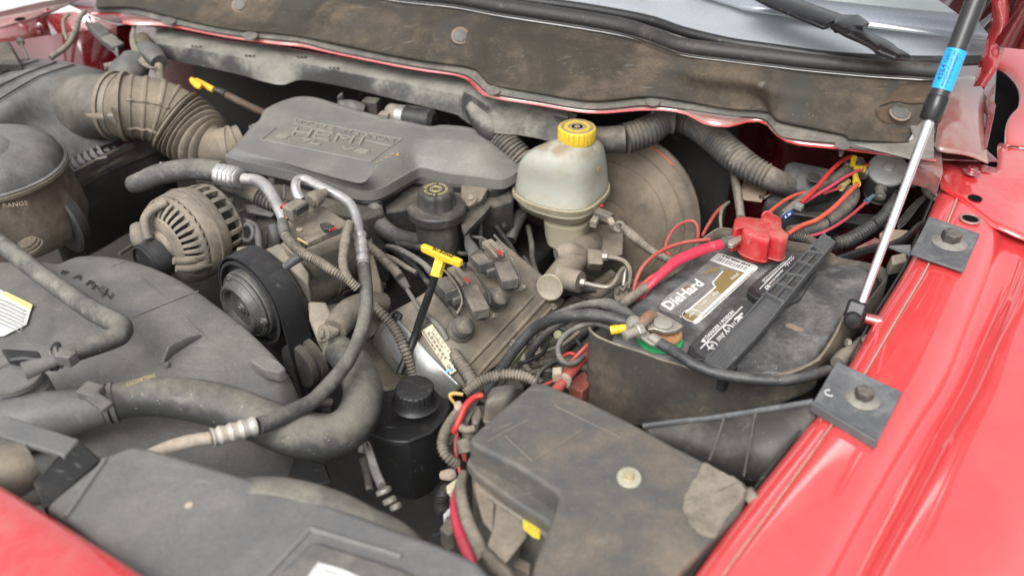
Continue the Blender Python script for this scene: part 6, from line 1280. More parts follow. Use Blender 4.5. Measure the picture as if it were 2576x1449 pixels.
# ================================================================ battery
ZB = -.04
T = thing('battery', 'black car battery with white and gold brand label and warning stickers', 'battery', P(1850, 800, -.2))
bt_ = [q('I', x, y, ZB) for x, y in ((880, 85), (1480, 180), (1800, 290), (2150, 410), (2130, 560), (1930, 780), (1780, 1020), (1690, 1160), (1450, 1270), (1000, 1290), (560, 1190), (150, 1060), (-30, 990), (60, 840), (150, 690), (500, 380))]
mb = MB(); mb.prism(bt_, Vector((0, 0, -.14))); mb.build('case', M.battery, T, bevel=.005, bseg=3)
def bq(x, y, dz=.0008): return q('I', x, y, ZB + dz)
def patch(poly, m, name, dz=.0012, th=.0006): 
    mb = MB(); mb.prism([bq(x, y, dz) for x, y in poly], Vector((0, 0, -th))); return mb.build(name, m, T)
patch([(868, 262), (895, 265), (1185, 362), (1208, 380), (1195, 400), (708, 845), (680, 856), (652, 838), (1090, 425), (798, 322)], M.white, 'label_border')
patch([(798, 322), (1090, 425), (650, 838), (540, 790), (380, 735), (385, 690)], dusty('label_dark', (.05, .05, .05), (.20, .19, .18), .45, .4, 25, specks=.5), 'label_field', .0010)
patch([(405, 655), (590, 500), (655, 520), (740, 530), (480, 750), (385, 705)], dusty('label_grey_wash', (.17, .165, .155), (.26, .25, .23), .4, .4, 30, specks=.4), 'label_field', .0013)
patch([(905, 415), (945, 400), (1085, 430), (900, 600), (800, 575), (855, 520), (835, 490)], M.gold, 'gold_field', .0016)
patch([(800, 575), (900, 600), (700, 790), (590, 775)], dusty('pale_gold', (.33, .28, .19), (.36, .33, .27), .4, .4, 30, specks=.3), 'gold_field', .0016)
patch([(550, 780), (590, 760), (700, 795), (650, 832), (585, 812)], M.gold, 'gold_field', .0019)
patch([(548, 795), (840, 545), (815, 510), (905, 410), (915, 415), (828, 512), (855, 548), (560, 800)], M.white, 'white_line', .0019)
patch([(740, 430), (800, 390), (800, 360), (820, 385), (860, 385), (880, 405), (830, 425), (800, 420), (770, 440)], M.gold, 'gold_splash', .0019)
patch([(575, 555), (620, 530), (650, 545), (600, 590)], plain('torn_brown', (.20, .12, .07), .7, dirt=.3), 'torn_patch', .0019)
def bt(s_, bl, br, tl, m=None, bold=.02, dz=.0022, h=.0003): text_on(s_, bq(*bl, dz), bq(*br, dz), bq(*tl, dz), h, m or M.white, T, bold=bold)
bt('DieHard', (468, 745), (760, 525), (388, 690), bold=.035)
bt('GOLD', (985, 492), (1050, 443), (968, 474), dz=.0024)
bt('650', (632, 800), (676, 765), (620, 785), dz=.0026); bt('150', (738, 700), (780, 662), (728, 688), dz=.0024); bt('65-2', (830, 622), (875, 590), (818, 606), dz=.0024)
c = bq(655, 785, .0024); mb = MB(); mb.torus(c, UP, 25 * S(c), 1 * S(c), 32, 6); mb.build('ring_print', M.white, T)
for k in range(34):
    wv = (1, 2, 1, 3, 1, 1, 2)[k % 7]; x = 880 + k * 7.3; y = 300 + k * 2.45
    if k % 3 == 2: continue
    patch([(x, y), (x + 1.6 * wv, y + .55 * wv), (x + 1.6 * wv - 26, y + .55 * wv + 24), (x - 26, y + 24)], M.ink, 'bar', .0019, .0003)
bt('6 07 8500 0214', (900, 290), (1130, 375), (912, 278), M.ink, dz=.002)
bt('HIGH POWER LONG LIFE PERFORMANCE', (532, 770), (790, 560), (525, 758), M.greyink, .0)
bt('WARNING EXPLOSIVE GASES READ INSTRUCTIONS BEFORE USING', (745, 795), (1170, 420), (738, 783), M.greyink, .0)
mb = MB(); mb.prism([bq(735, 793, .002), bq(752, 788, .002), bq(742, 775, .002)], Vector((0, 0, -.0004))); mb.build('warning_triangle', M.yellow, T)
# vent covers (raised caps) with warning print
def cap_poly(poly, name='vent_cover', z=.007):
    mb = MB(); mb.prism([bq(x, y, z) for x, y in poly], Vector((0, 0, -z - .002))); return mb.build(name, M.strapc, T, bevel=.002)
M.strapc = dusty('vent_cover_black', (.04, .04, .042), (.12, .115, .11), .25, .45, 18, specks=.4)
cap_poly([(955, 692), (1080, 700), (1150, 740), (1290, 860), (1280, 900), (1000, 1200), (840, 1215), (640, 1090), (625, 1035)])
cap_poly([(1120, 545), (1440, 275), (1520, 290), (1700, 420), (1560, 640), (1420, 700), (1240, 640), (1135, 590)])
def ctext(s_, bl, br, tl, bold=.02): text_on(s_, bq(*bl, .0074), bq(*br, .0074), bq(*tl, .0074), .0003, M.white, T, bold=bold)
ctext('DANGER / POISON', (780, 985), (1010, 760), (755, 962))
mb = MB(); mb.prism([bq(725, 1005, .0078), bq(768, 1005, .0078), bq(752, 968, .0078)], Vector((0, 0, -.0006))); mb.build('warning_triangle', M.white, T)
for a, b, w_ in (((722, 1062), (1072, 712), 2.2), ((1220, 562), (1488, 290), 1.6)):
    mb = MB(); mb.tube([bq(*a, .0078), bq(*b, .0078)], [w_ * .0005] * 2, 6, smooth=False); mb.build('white_line', M.white, T)
# pictograms
for x, y, r_ in ((960, 893, 13), (822, 1035, 13), (1290, 552, 7)):
    c = bq(x, y, .0078); mb = MB(); mb.torus(c, UP, r_ * S(c), 1.8 * S(c), 24, 6); mb.box(c, Vector((.3, .25, 0)) * r_ * S(c), Vector((-.06, .08, 0)) * r_ * S(c), UP * .0002); mb.box(c, Vector((.1, -.4, 0)) * r_ * S(c), Vector((.12, .03, 0)) * r_ * S(c), UP * .0002); mb.build('pictogram', M.white, T)
mb = MB()
mb.tube([bq(1010, 820, .0078), bq(1050, 790, .0078), bq(1070, 770, .0078)], [.0018] * 3, 6); mb.tube([bq(1040, 850, .0078), bq(1045, 815, .0078), bq(1080, 800, .0078)], [.0016] * 3, 6); c = bq(1065, 805, .0078); mb.lathe(c, UP, [(0, 6), (.4, 6)], S(c), 14); mb.build('pictogram', M.white, T)
for a, b in (((905, 925), (925, 970)), ((930, 915), (945, 945)), ((985, 850), (1010, 870)), ((1000, 835), (1025, 860))):
    mb = MB(); mb.tube([bq(*a, .0078), bq(*b, .0078)], [.0006] * 2, 5, smooth=False); mb.build('pictogram', M.white, T)
ctext('SHIELD', (865, 990), (912, 945), (852, 978)); ctext('EYES', (878, 1003), (918, 962), (866, 992)); ctext('ACID', (790, 1078), (835, 1035), (776, 1066))
ctext('KEEP OUT OF THE REACH OF CHILDREN', (1245, 500), (1435, 332), (1236, 490), .01); ctext('DO NOT TIP KEEP VENT CAPS TIGHT AND LEVEL', (1258, 513), (1442, 350), (1250, 503), .01)
ctext('FLUSH EYES IMMEDIATELY', (1290, 545), (1420, 408), (1281, 530)); ctext('SULFURIC ACID', (1310, 553), (1380, 480), (1305, 545), .0)
for k in range(5):
    mb = MB(); mb.tube([bq(1432 + k * 17, 375 - k * 15, .0078), bq(1446 + k * 14, 352 - k * 14, .0078), bq(1460 + k * 12, 372 - k * 20, .0078)], [.0005] * 3, 5); mb.build('pictogram', M.white, T)
for pts in (((640, 1040), (650, 1025), (680, 1085), (770, 1140), (760, 1160), (700, 1150), (640, 1110), (612, 1075)), ((1140, 545), (1155, 530), (1185, 580), (1262, 620), (1245, 650), (1190, 640), (1140, 610), (1115, 585))):
    mb = MB(); mb.prism([bq(x, y, .011) for x, y in pts], Vector((0, 0, -.012))); mb.build('vent_clip', M.black, T, bevel=.0015)
mb = MB(); mb.prism([bq(x, y, .0012) for x, y in ((1438, 855), (1470, 850), (1530, 870), (1590, 900), (1575, 918), (1520, 915), (1480, 890), (1440, 880))], Vector((0, 0, -.0008))); mb.build('dried_leaf', plain('dried_leaf', (.25, .17, .12), .8, dirt=.4), T)
# hold down strap
T = thing('battery_strap', 'long grey plastic hold down bar lying diagonally across the battery', 'hold down bar', q('I', 1300, 700, -.02))
zs_ = .012
def sq(x, y, z): return q('I', x, y, z)
near = [(752, 1172), (935, 1242)]; far = [(1752, 118), (1850, 190)]
def edge(t, side, z):
    a = Vector((near[side][0], near[side][1])); b = Vector((far[side][0], far[side][1])); p = a.lerp(b, t)
    w0 = Vector((near[1 - side][0], near[1 - side][1])).lerp(Vector((far[1 - side][0], far[1 - side][1])), t)
    p = p + (p - w0) * (.10 * math.sin(math.pi * min(1, t * 1.3)))
    return sq(p.x, p.y, z)
zt = lambda t: -.022 + .018 * t
n_ = 14
L_ = [edge(i / n_, 0, zt(i / n_)) for i in range(n_ + 1)]; R_2 = [edge(i / n_, 1, zt(i / n_)) for i in range(n_ + 1)]
rings = [[a, b, b + Vector((0, 0, -.007)), a + Vector((0, 0, -.007))] for a, b in zip(L_, R_2)]
mb = MB(); mb.loft(rings); mb.build('bar', M.strap, T, bevel=.001)
def inb(t, k, dz): return L_[0].lerp(L_[0], 0) * 0 + (edge(t, 0, zt(t)).lerp(edge(t, 1, zt(t)), k)) + Vector((0, 0, dz))
for k, t0 in ((.04, 0), (.96, 0), (.5, .52)):
    pts = [inb(t0 + (1 - t0) * i / 8, k, .0) for i in range(9)]
    mb = MB(); rr2 = [[p + Vector((dx, 0, 0)) + Vector((0, 0, dz)) for dx, dz in ((-.0022, -.001), (.0022, -.001), (.0018, .0065 if t0 or i > 3 else .002), (-.0018, .0065 if t0 or i > 3 else .002))] for i, p in enumerate(pts)]
    mb.loft(rr2); mb.build('rail', M.strap, T, bevel=.0006)
for t0, t1 in ((.52, .52), (.60, .62), (.68, .72), (.78, .80), (.86, .90), (.99, .99)):
    a, b = inb(t0, .04, .002), inb(t1, .96, .002); s_ = (b - a).normalized().cross(UP) * .002
    mb = MB(); mb.prism([a - s_ + UP * .0045, b - s_ + UP * .0045, b + s_ + UP * .0045, a + s_ + UP * .0045], Vector((0, 0, -.007))); mb.build('cross_rib', M.strap, T, bevel=.0006)
for t0, t1, k0, k1 in ((.53, .60, .1, .45), (.61, .67, .55, .9), (.73, .78, .1, .45), (.80, .855, .55, .9), (.64, .69, .12, .42)):
    mb = MB(); mb.prism([inb(t0, k0, .0008), inb(t1, k0, .0008), inb(t1 + .02, k1, .0008), inb(t0 + .02, k1, .0008)], Vector((0, 0, -.001))); mb.build('pocket_floor', M.deep, T)
mb = MB(); mb.prism([inb(.90, .06, .006), inb(.985, .06, .006), inb(.985, .94, .006), inb(.90, .94, .006)], Vector((0, 0, -.006))); mb.build('end_pad', M.strap, T, bevel=.0015)
for k in (.22, .4, .58, .76):
    mb = MB(); mb.tube([inb(.01, k, .0), inb(.12, k, .0), inb(.2, k, -.0005)], [.0014] * 3, 6); mb.build('groove_ridge', M.strap, T)
mb = MB(); mb.prism([inb(-.01, .75, -.004), inb(.07, .98, -.004), inb(.07, 1.2, -.004), inb(-.01, 1.1, -.004)], Vector((0, 0, -.03))); mb.build('hook', M.black, T, bevel=.001)
# ================================================================ battery blanket
T = thing('battery_blanket', 'brown black woven blanket wrapped around the battery sides', 'battery wrap', P(1700, 1000, -.1))
top_e = [('F', 455, 398, -.028), ('F', 480, 440, -.028), ('F', 560, 500, -.03), ('F', 700, 560, -.032), ('F', 850, 610, -.034), ('F', 1000, 655, -.035), ('F', 1200, 730, -.036), ('F', 1400, 790, -.036), ('F', 1600, 850, -.036), ('F', 1750, 890, -.036), ('F', 2000, 925, -.034), ('F', 2200, 925, -.03), ('I', 1450, 1275, -.026), ('I', 1620, 1205, -.024), ('I', 1720, 1150, -.022)]
bot_e = [('F', 520, 1200, -.18), ('F', 560, 1230, -.18), ('F', 640, 1270, -.18), ('F', 760, 1320, -.18), ('F', 900, 1390, -.18), ('F', 1050, 1420, -.18), ('F', 1240, 1430, -.17), ('F', 1450, 1430, -.16), ('F', 1650, 1430, -.15), ('F', 1850, 1420, -.14), ('F', 2050, 1400, -.13), ('F', 2250, 1370, -.12), ('I', 1500, 1450, -.11), ('I', 1620, 1400, -.10), ('I', 1760, 1330, -.09)]
te = [q(*p) for p in top_e]
be = [below(t_, p[0], p[2]) + Vector((0, -.012, 0)) for t_, p in zip(te, bot_e)]
rows = []
for t in (0, .03, .15, .35, .6, 1):
    r = catmull([a.lerp(b, t) for a, b in zip(te, be)], 5)
    if t > .03:
        for p in r: p += Vector((noise.noise(p * 9) * .006, -noise.noise(p * 14 + Vector((3, 1, 2))) * .012, 0)) * min(1, t * 3)
    rows.append(r)
mb = MB(); mb.grid(rows); mb.build('front_sheet', M.wrap, T, solid=.0035, subsurf=1, sharp=180)
mb = MB(); mb.tube(te[:], [.0018] * len(te), 8, 5); mb.build('bound_edge', M.loom_b, T)
# right flap
f0 = ql('I', [(1935, 760, -.018), (1895, 860, -.018), (1850, 950, -.02), (1790, 1050, -.022), (1730, 1130, -.023), (1640, 1200, -.024), (1500, 1255, -.026), (1380, 1290, -.03)])
f1 = ql('I', [(2060, 900, -.07), (2060, 960, -.07), (2010, 1050, -.07), (1960, 1120, -.07), (1880, 1180, -.065), (1800, 1230, -.06), (1640, 1290, -.05), (1450, 1310, -.04)])
mb = MB(); mb.grid([catmull(f0, 5), catmull([a.lerp(b, .4) + Vector((.0, .006, .0)) for a, b in zip(f0, f1)], 5), catmull(f1, 5)]); mb.build('side_flap', plain('flap_brown', (.13, .095, .06), .85, dirt=.5, bump=.5, scale=14), T, solid=.003, sharp=180)
mb = MB(); mb.tube(f0, [.0015] * len(f0), 8, 5); mb.build('bound_edge', M.loom_b, T)
# back right sheet behind battery
g0 = ql('I', [(640, 250, -.03), (760, 130, -.026), (870, 60, -.024), (960, 60, -.024), (1100, 90, -.03), (1450, 165, -.03), (1700, 210, -.03), (1850, 285, -.03), (2000, 320, -.034), (2200, 360, -.036), (2290, 410, -.04), (2290, 480, -.045), (2200, 600, -.05), (2080, 760, -.055)])
cb_ = sum(bt_, Vector()) / len(bt_)
mb = MB(); mb.grid([catmull(g0, 5), catmull([p + (Vector((cb_.x, cb_.y, p.z)) - p).normalized() * .012 + Vector((0, 0, -.014)) for p in g0], 5)]); mb.build('rear_sheet', M.wrap, T, solid=.003, sharp=180)
mb = MB(); mb.grid([catmull(g0, 5), catmull([p - (Vector((cb_.x, cb_.y, p.z)) - p).normalized() * .004 + Vector((0, 0, -.12)) for p in g0], 5)]); mb.build('outer_sheet', M.wrap, T, solid=.003, sharp=180)
mb = MB(); mb.tube(g0[:8], [.0012] * 8, 6, 5); mb.build('bound_edge', M.loom_b, T)
# rolled corrugated edge on the left
mb = MB(); mb.tube(*tubef('I', [(0, 745, -.034, 13), (120, 655, -.028, 12), (250, 560, -.026, 11), (400, 470, -.026, 9), (520, 400, -.028, 8), (620, 330, -.03, 6)]), 14, 6, ribs=(60, .06)); mb.build('rolled_edge', M.loom_b, T)
mb = MB(); mb.tube(*tubef('I', [(30, 720, -.04, 10), (150, 620, -.036, 10), (300, 520, -.034, 8), (470, 420, -.034, 7)]), 14, 6, ribs=(48, .06)); mb.build('rolled_edge', M.wrap, T)
# ================================================================ positive terminal
T = thing('positive_terminal_cover', 'dusty red rubber cover over the positive battery terminal', 'terminal cover', q('I', 1240, 150, -.04))
to = [(20, 870), (110, 858), (290, 880), (330, 870), (350, 830), (400, 805), (520, 850), (550, 890), (555, 950), (560, 990), (630, 1060), (625, 1090), (560, 1120), (440, 1090), (420, 1120), (380, 1130), (200, 1080), (105, 1020), (100, 985), (60, 1000), (10, 1010), (0, 960)]
tp_ = ql('C', to, .012); ctr = sum(tp_, Vector()) / len(tp_)
bo = [p + (p - ctr) * .04 + Vector((0, 0, -.036)) for p in tp_]; bo2 = [p + (p - ctr) * .06 + Vector((0, 0, -.04)) for p in tp_]
c3 = lambda r: catmull(r, 3, True)
mb = MB(); mb.loft([c3(bo), c3([p + (p - ctr) * .01 + Vector((0, 0, -.008)) for p in tp_]), c3(tp_), c3([p.lerp(ctr, .07) + UP * .002 for p in tp_]), c3([p.lerp(ctr, .5) + UP * .003 for p in tp_])]); mb.build('boot', M.redcap, T, sharp=55)
mb = MB(); r_b = c3(bo); mb.tube(r_b + [r_b[0], r_b[1]], [.0011] * (len(r_b) + 2), 6, smooth=False); mb.build('boot_hem', M.redcap, T)
c = q('I', 1195, 262, -.036); mb = MB(); mb.lathe(c, UP, [(0, 46), (2, 46), (4, 43)], S(c), 40); mb.build('felt_washer', M.redwire, T)
c = q('C', 300, 1005, .0145)
mb = MB(); mb.box(c, Vector((.009, -.001, 0)), Vector((.0003, .001, 0)), UP * .0006); mb.box(c, Vector((.0003, .001, 0)) , Vector((.0015, .009, 0)), UP * .0006); mb.build('plus_mark', M.redcap, T)
mb = MB(); mb.torus(q('C', 385, 850, .010), Vector((0, -1, .3)), .007, .0022, 20, 8, 0, 200, Vector((1, 0, 0))); mb.build('boot_loop', M.redcap, T)
T = thing('positive_cable', 'thick bright red battery cable reaching the positive terminal from the left', 'battery cable', q('I', 500, 350, -.02))
mb = MB(); mb.tube(*tubef('I', [(895, 190, -.008, 13.5), (800, 215, -.006, 14), (650, 270, -.004, 14), (520, 330, -.006, 13.5), (400, 430, -.012, 12), (320, 510, -.02, 10), (260, 580, -.03, 8), (200, 680, -.05, 7)]), 22, 6); mb.build('cable', plain('hot_red_rubber', (.55, .035, .075), .4, dirt=.3, dcol=(.5, .2, .2)), T)
a, b = q('I', 895, 190, -.008), q('I', 990, 150, -.006); mb = MB(); mb.tube([a, a.lerp(b, .5), b], [.0085, .009, .0075], 14); mb.build('tape', M.rubber, T)
mb = MB(); mb.prism(ql('I', [(960, 130), (1050, 90), (1075, 115), (1065, 150), (990, 195), (950, 180)], -.0), Vector((0, 0, -.008))); mb.build('crimp_lug', M.steel, T, bevel=.002)
wire('red_wire', 'thin red wire curving from the battery blanket up over the booster', 'I', [(160, 600, -.05, 5), (190, 470, -.04, 5), (260, 350, -.03, 5), (400, 240, -.026, 5), (560, 180, -.024, 5), (700, 158, -.022, 5), (800, 150, -.024, 5)], M.redwire_d)
wire('red_wire', 'thin red wire loop standing above the battery at the booster edge', 'I', [(470, 280, -.03, 3.5), (430, 240, -.03, 4), (445, 150, -.025, 4), (510, 50, -.02, 4), (600, 0, -.02, 4), (670, 0, -.02, 4), (700, 60, -.022, 4), (700, 140, -.024, 4)], M.redwire_d)
wire('red_wire', 'orange red wire beside the thick red cable at the battery corner', 'I', [(120, 645, -.05, 5), (200, 560, -.04, 5), (300, 470, -.028, 5.5), (370, 430, -.022, 5)], M.redwire)
wire('brown_wires', 'dusty brown wires hanging behind the red terminal cover', '6', [(150, 330, -.10, 4), (200, 240, -.095, 4.5), (260, 150, -.095, 4.5), (330, 90, -.1, 4)], M.redwire_d)
wire('brown_wires', 'second dusty brown wire bundle left of the beige loom', '6', [(290, 280, -.10, 4), (285, 200, -.095, 4.5), (300, 130, -.095, 4.5), (350, 80, -.1, 4)], M.loom_b)
# ================================================================ negative terminal
T = thing('negative_terminal', 'rusty negative battery clamp on an orange and green washer', 'battery terminal', q('F', 1200, 500, -.04))
c = q('F', 1205, 520, -.038); mb = MB(); mb.lathe(c, UP, [(0, 58), (1.5, 58), (3, 55)], S(c), 48); mb.build('green_washer', M.green, T)
c = q('F', 1265, 470, -.034); mb = MB(); mb.lathe(c, UP, [(0, 43), (5, 43), (10, 40)], S(c), 40); mb.build('corroded_washer', plain('corroded_orange', (.42, .20, .09), .85, dirt=.4, dcol=(.28, .24, .14), bump=.6), T)
cl = [q('F', x, y, -.014) for x, y in ((1040, 240), (1100, 205), (1200, 230), (1320, 290), (1450, 365), (1455, 385), (1380, 430), (1260, 445), (1150, 410), (1090, 420), (1020, 360))]
mb = MB(); mb.prism(cl, Vector((.0, .004, -.009))); mb.build('clamp_ring', M.steel, T, bevel=.003)
c = q('F', 1240, 352, -.012); mb = MB(); mb.lathe(c, UP, [(-3, 25), (3, 24), (5, 21), (5.5, 5)], S(c), 36); mb.build('post', plain('lead_post', (.33, .32, .29), .5, .3, dirt=.5, dcol=(.3, .26, .2)), T)
mb = MB(); mb.tube(ql('F', [(1150, 270, -.012), (1090, 280, -.008), (1040, 330, -.006), (980, 390, -.008)]), [.006, .0075, .0075, .007], 16); mb.build('clamp_arm', M.rusty, T)
mb = MB(); mb.tube(ql('F', [(960, 330, -.01), (930, 360, -.01), (950, 420, -.01)]), [.009, .011, .009], 14); mb.build('clamp_jaw', M.steel, T)
c = q('F', 985, 425, -.008); d = (q('F', 850, 480, -.008) - c).normalized(); mb = MB(); mb.hexa(c - d * .004, d, .0115, .010); mb.build('clamp_nut', M.steel, T, bevel=.0008)
mb = MB(); mb.lathe(c, d, [(0, 14), (44, 13), (46, 10)], S(c), 20); mb.build('clamp_stud', M.steel, T)
mb = MB(); mb.prism(ql('F', [(1000, 400), (1040, 390), (1120, 470), (1200, 530), (1180, 590), (1100, 560), (1000, 490)], -.012), Vector((0, 0, -.005))); mb.build('lug_plate', M.steel, T, bevel=.0015)
mb = MB(); a, b = q('F', 1115, 500, -.012), q('F', 1205, 560, -.012); mb.lathe(a, b - a, [(0, 12), (2, 14), (16, 14), (18, 12), (20, 15), (30, 15)], S(a), 24); mb.build('cable_lug', M.steel, T)
T = thing('negative_cable', 'thick black battery cable sweeping along the blanket edge to the fender bracket', 'battery cable', q('F', 1600, 760, -.02))
p1_, r1_ = tubef('F', [(1190, 555, -.012, 14), (1290, 610, -.012, 14.5), (1420, 690, -.012, 14.5), (1570, 790, -.014, 14.5), (1750, 860, -.016, 14.5), (1950, 910, -.016, 14.5)]); p2_, r2_2 = tubef('I', [(1300, 1330, -.014, 14), (1500, 1320, -.012, 14), (1680, 1280, -.01, 14), (1800, 1240, -.012, 13)])
mb = MB(); mb.tube(p1_ + p2_, r1_ + r2_2, 22, 6); mb.build('cable', dusty('black_cable', (.035, .036, .038), (.13, .125, .115), .3, .42, 16, up=.4, specks=.6), T)
wire('battery_cable', 'thick black cable from the negative clamp arching left over the engine', 'F', [(930, 330, -.014, 13), (820, 330, -.012, 15), (700, 300, -.012, 16), (560, 275, -.014, 16), (380, 268, -.02, 16), (200, 280, -.03, 15), (40, 320, -.045, 15), (-140, 420, -.07, 14), (-320, 620, -.10, 14), (-500, 870, -.14, 14), (-620, 1060, -.17, 14)], bpy.data.materials['black_cable'], 'battery cable', None, 22)
wire('battery_cable', 'second dusty cable with cracked tape arching behind the first', 'F', [(920, 300, -.03, 13), (800, 220, -.022, 17), (680, 160, -.022, 17), (560, 145, -.026, 13), (420, 155, -.034, 10), (280, 190, -.045, 9), (100, 260, -.06, 9)], M.rubber, 'battery cable', None, 20)
wire('battery_cable', 'lower black cable diverging from the arched cables to the valve cover edge', 'K', [(2440, 1080, -.07, 10), (2200, 1130, -.085, 10), (2000, 1220, -.10, 10), (1850, 1330, -.12, 10), (1700, 1480, -.15, 10), (1600, 1640, -.18, 10)], M.rubber, 'battery cable', None, 18)
wire('ground_lead', 'thin black wire looping down from the yellow crimp', 'F', [(700, 420, -.03, 7), (620, 380, -.028, 7.5), (500, 352, -.03, 7.5), (380, 375, -.036, 7.5), (250, 440, -.045, 7.5), (160, 530, -.055, 7.5), (125, 640, -.065, 7.5), (160, 740, -.07, 7.5), (240, 785, -.072, 7.5), (330, 760, -.075, 7), (400, 700, -.085, 6)], M.rubber, 'wire')
T = thing('crimp_connector', 'bright yellow crimp barrel at the negative battery clamp', 'crimp', q('F', 770, 410, -.02))
a, b = q('F', 690, 425, -.022), q('F', 860, 400, -.016); L2 = (b - a).length / S(a)
mb = MB(); mb.lathe(a, b - a, [(0, 10), (0, 12), (L2 * .45, 12), (L2 * .5, 10.5), (L2 * .55, 12), (L2 * .9, 12), (L2, 9)], S(a), 24); mb.build('sleeve', M.yellow, T)
wire('red_tube', 'pink red cable tied beside the blanket going down to the fuse box', 'F', [(520, 560, -.09, 13), (400, 700, -.09, 14), (260, 870, -.09, 14), (150, 1010, -.09, 14), (60, 1120, -.095, 14)], M.redwire_d, 'cable', None, 20)
wire('red_wire', 'bright red wire loop left of the battery blanket', 'F', [(150, 720, -.088, 4), (210, 680, -.085, 4.5), (270, 670, -.084, 4.5), (320, 700, -.084, 4), (300, 760, -.088, 4)], M.redwire)
wire('red_wire', 'red wire crossing from the blanket edge down left to the zip tie', 'F', [(480, 560, -.07, 5), (420, 600, -.072, 5), (330, 690, -.078, 4.5), (240, 790, -.085, 4), (170, 900, -.088, 4), (40, 980, -.09, 4), (-40, 1010, -.09, 4)], M.redwire_d)
T = thing('zip_tie', 'pale cable tie around the pink red cable', 'cable tie', q('F', 200, 960, -.08))
c = q('F', 195, 955, -.086); dd = (q('F', 260, 870, -.09) - q('F', 150, 1010, -.09)).normalized(); mb = MB(); mb.lathe(c, dd, [(-6, 16), (-6, 18.5), (6, 18.5), (6, 16)], S(c), 28); mb.build('band', M.chalk, T)
c = q('F', 115, 895, -.078); mb = MB(); mb.box(c, Vector((.006, .001, 0)), Vector((0, .005, .002)), Vector((0, 0, .007))); mb.build('lock_head', M.chalk, T, bevel=.001)
T = thing('relay_block', 'dusty red plastic block below the cable tie', 'relay', q('F', 380, 980, -.13))
mb = MB(); mb.prism(ql('F', [(300, 920), (400, 840), (480, 920), (460, 1000), (380, 1080), (240, 1010)], -.115), Vector((0, 0, -.03))); mb.build('block', plain('dusty_red_block', (.26, .05, .04), .6, dirt=.5, dcol=(.25, .15, .12)), T, bevel=.003)
# ================================================================ fuse box
T = thing('fuse_box', 'large dusty grey fuse box lid with a washer bolt in the right foreground', 'fuse box', P(1600, 1300, -.1))
zf = .0
ft = [(1178, 1102), (1240, 1045), (1335, 965), (1352, 960), (1372, 962), (1480, 1007), (1592, 1062), (1700, 1122), (1800, 1172), (1872, 1208), (1885, 1228), (1860, 1290), (1790, 1360), (1700, 1450), (1600, 1560), (1335, 1560), (1332, 1470), (1348, 1405), (1395, 1290), (1406, 1250), (1398, 1234), (1300, 1172), (1195, 1120)]
mb = MB(); mb.prism([P(u, v, zf) for u, v in ft], None, [Vector((0, 0, -.035))] * len(ft)); mb.build('lid', M.fuse, T, bevel=.0075, bseg=5)
fl_ = [(1172, 1160), (1225, 1080), (1335, 990), (1372, 990), (1600, 1100), (1860, 1225), (1860, 1300), (1700, 1480), (1600, 1600), (1360, 1600), (1365, 1400), (1382, 1330), (1376, 1312), (1300, 1265), (1195, 1190)]
mb = MB(); mb.prism([P(u, v, -.030) for u, v in fl_], Vector((0, 0, -.016))); mb.build('lid_skirt', M.fuse, T, bevel=.004, bseg=3)
base = [(1185, 1180), (1340, 1030), (1600, 1130), (1850, 1260), (1850, 1320), (1600, 1640), (1370, 1640), (1380, 1420), (1378, 1350), (1300, 1300), (1200, 1230)]
mb = MB(); mb.prism([P(u, v, -.048) for u, v in base], Vector((0, 0, -.10))); mb.build('base_box', M.castb, T, bevel=.003)
for (pts, m_, n__) in ((((1190, 1215), (1245, 1245), (1240, 1340), (1215, 1310)), M.castb, 'side_rib'), (((1250, 1240), (1330, 1290), (1325, 1350), (1270, 1420), (1225, 1370), (1240, 1330)), M.cast, 'side_web')):
    mb = MB(); mb.prism([P(u, v, -.052) for u, v in pts], Vector((0, .004, -.01))); mb.build(n__, m_, T, bevel=.002)
mb = MB(); mb.prism([q('8', x, y, -.048) for x, y in ((1368, 1015), (1505, 1085), (1500, 1175), (1450, 1160), (1372, 1095))], Vector((0, .003, -.003))); mb.build('yellow_tag', plain('yellow_tag', (.62, .50, .05), .5, dirt=.25), T, bevel=.001)
c = q('8', 2172, 712, .0008); s = S(c); wa = Vector((-.03, -.12, 1))
mb = MB(); mb.lathe(c, wa, [(0, 31), (4, 31), (6, 29), (7, 14)], s, 44); mb.build('washer', plain('pale_washer', (.40, .38, .30), .5, .2, dirt=.3), T)
mb = MB(); mb.lathe(c, wa, [(6, 16), (8, 15)], s, 32); mb.hexa(c + wa * 8 * s, wa, 12 * s, 9 * s, Vector((1, .2, 0))); mb.build('hex_screw', M.gold_s if hasattr(M, 'gold_s') else plain('brass_screw', (.50, .42, .26), .4, .5, dirt=.3), T, bevel=.0005)
for a, b in (((1700, 1075 + 40), (1400, 1030)), ((1290, 1080), (1440, 1110 - 60)), ((1860, 1300), (1740, 1430))):
    pass
def lines(a, b, name='lid_ridge', m=None, w_=.0011, z=.0004): 
    mb = MB(); mb.tube([P(*a, zf + z), P(*b, zf + z)], [w_] * 2, 6, smooth=False); mb.build(name, m or M.fuse, T)
lines((1225, 1110), (1330, 1055)); lines((1240, 1085), (1290, 1063)); lines((1270, 1095), (1340, 1160)); lines((1340, 1160), (1465, 1080))
M.oldlab = dusty('weathered_label', (.25, .22, .17), (.12, .10, .08), .55, .75, 26, bump=.4, specks=.2, up=0)
def ragged(pts, amp):
    out = []; r9 = random.Random(11)
    for i, (x, y) in enumerate(pts):
        x2, y2 = pts[(i + 1) % len(pts)]
        for k in range(9):
            t = k / 9; out.append((x + (x2 - x) * t + r9.uniform(-amp, amp), y + (y2 - y) * t + r9.uniform(-amp, amp)))
    return out
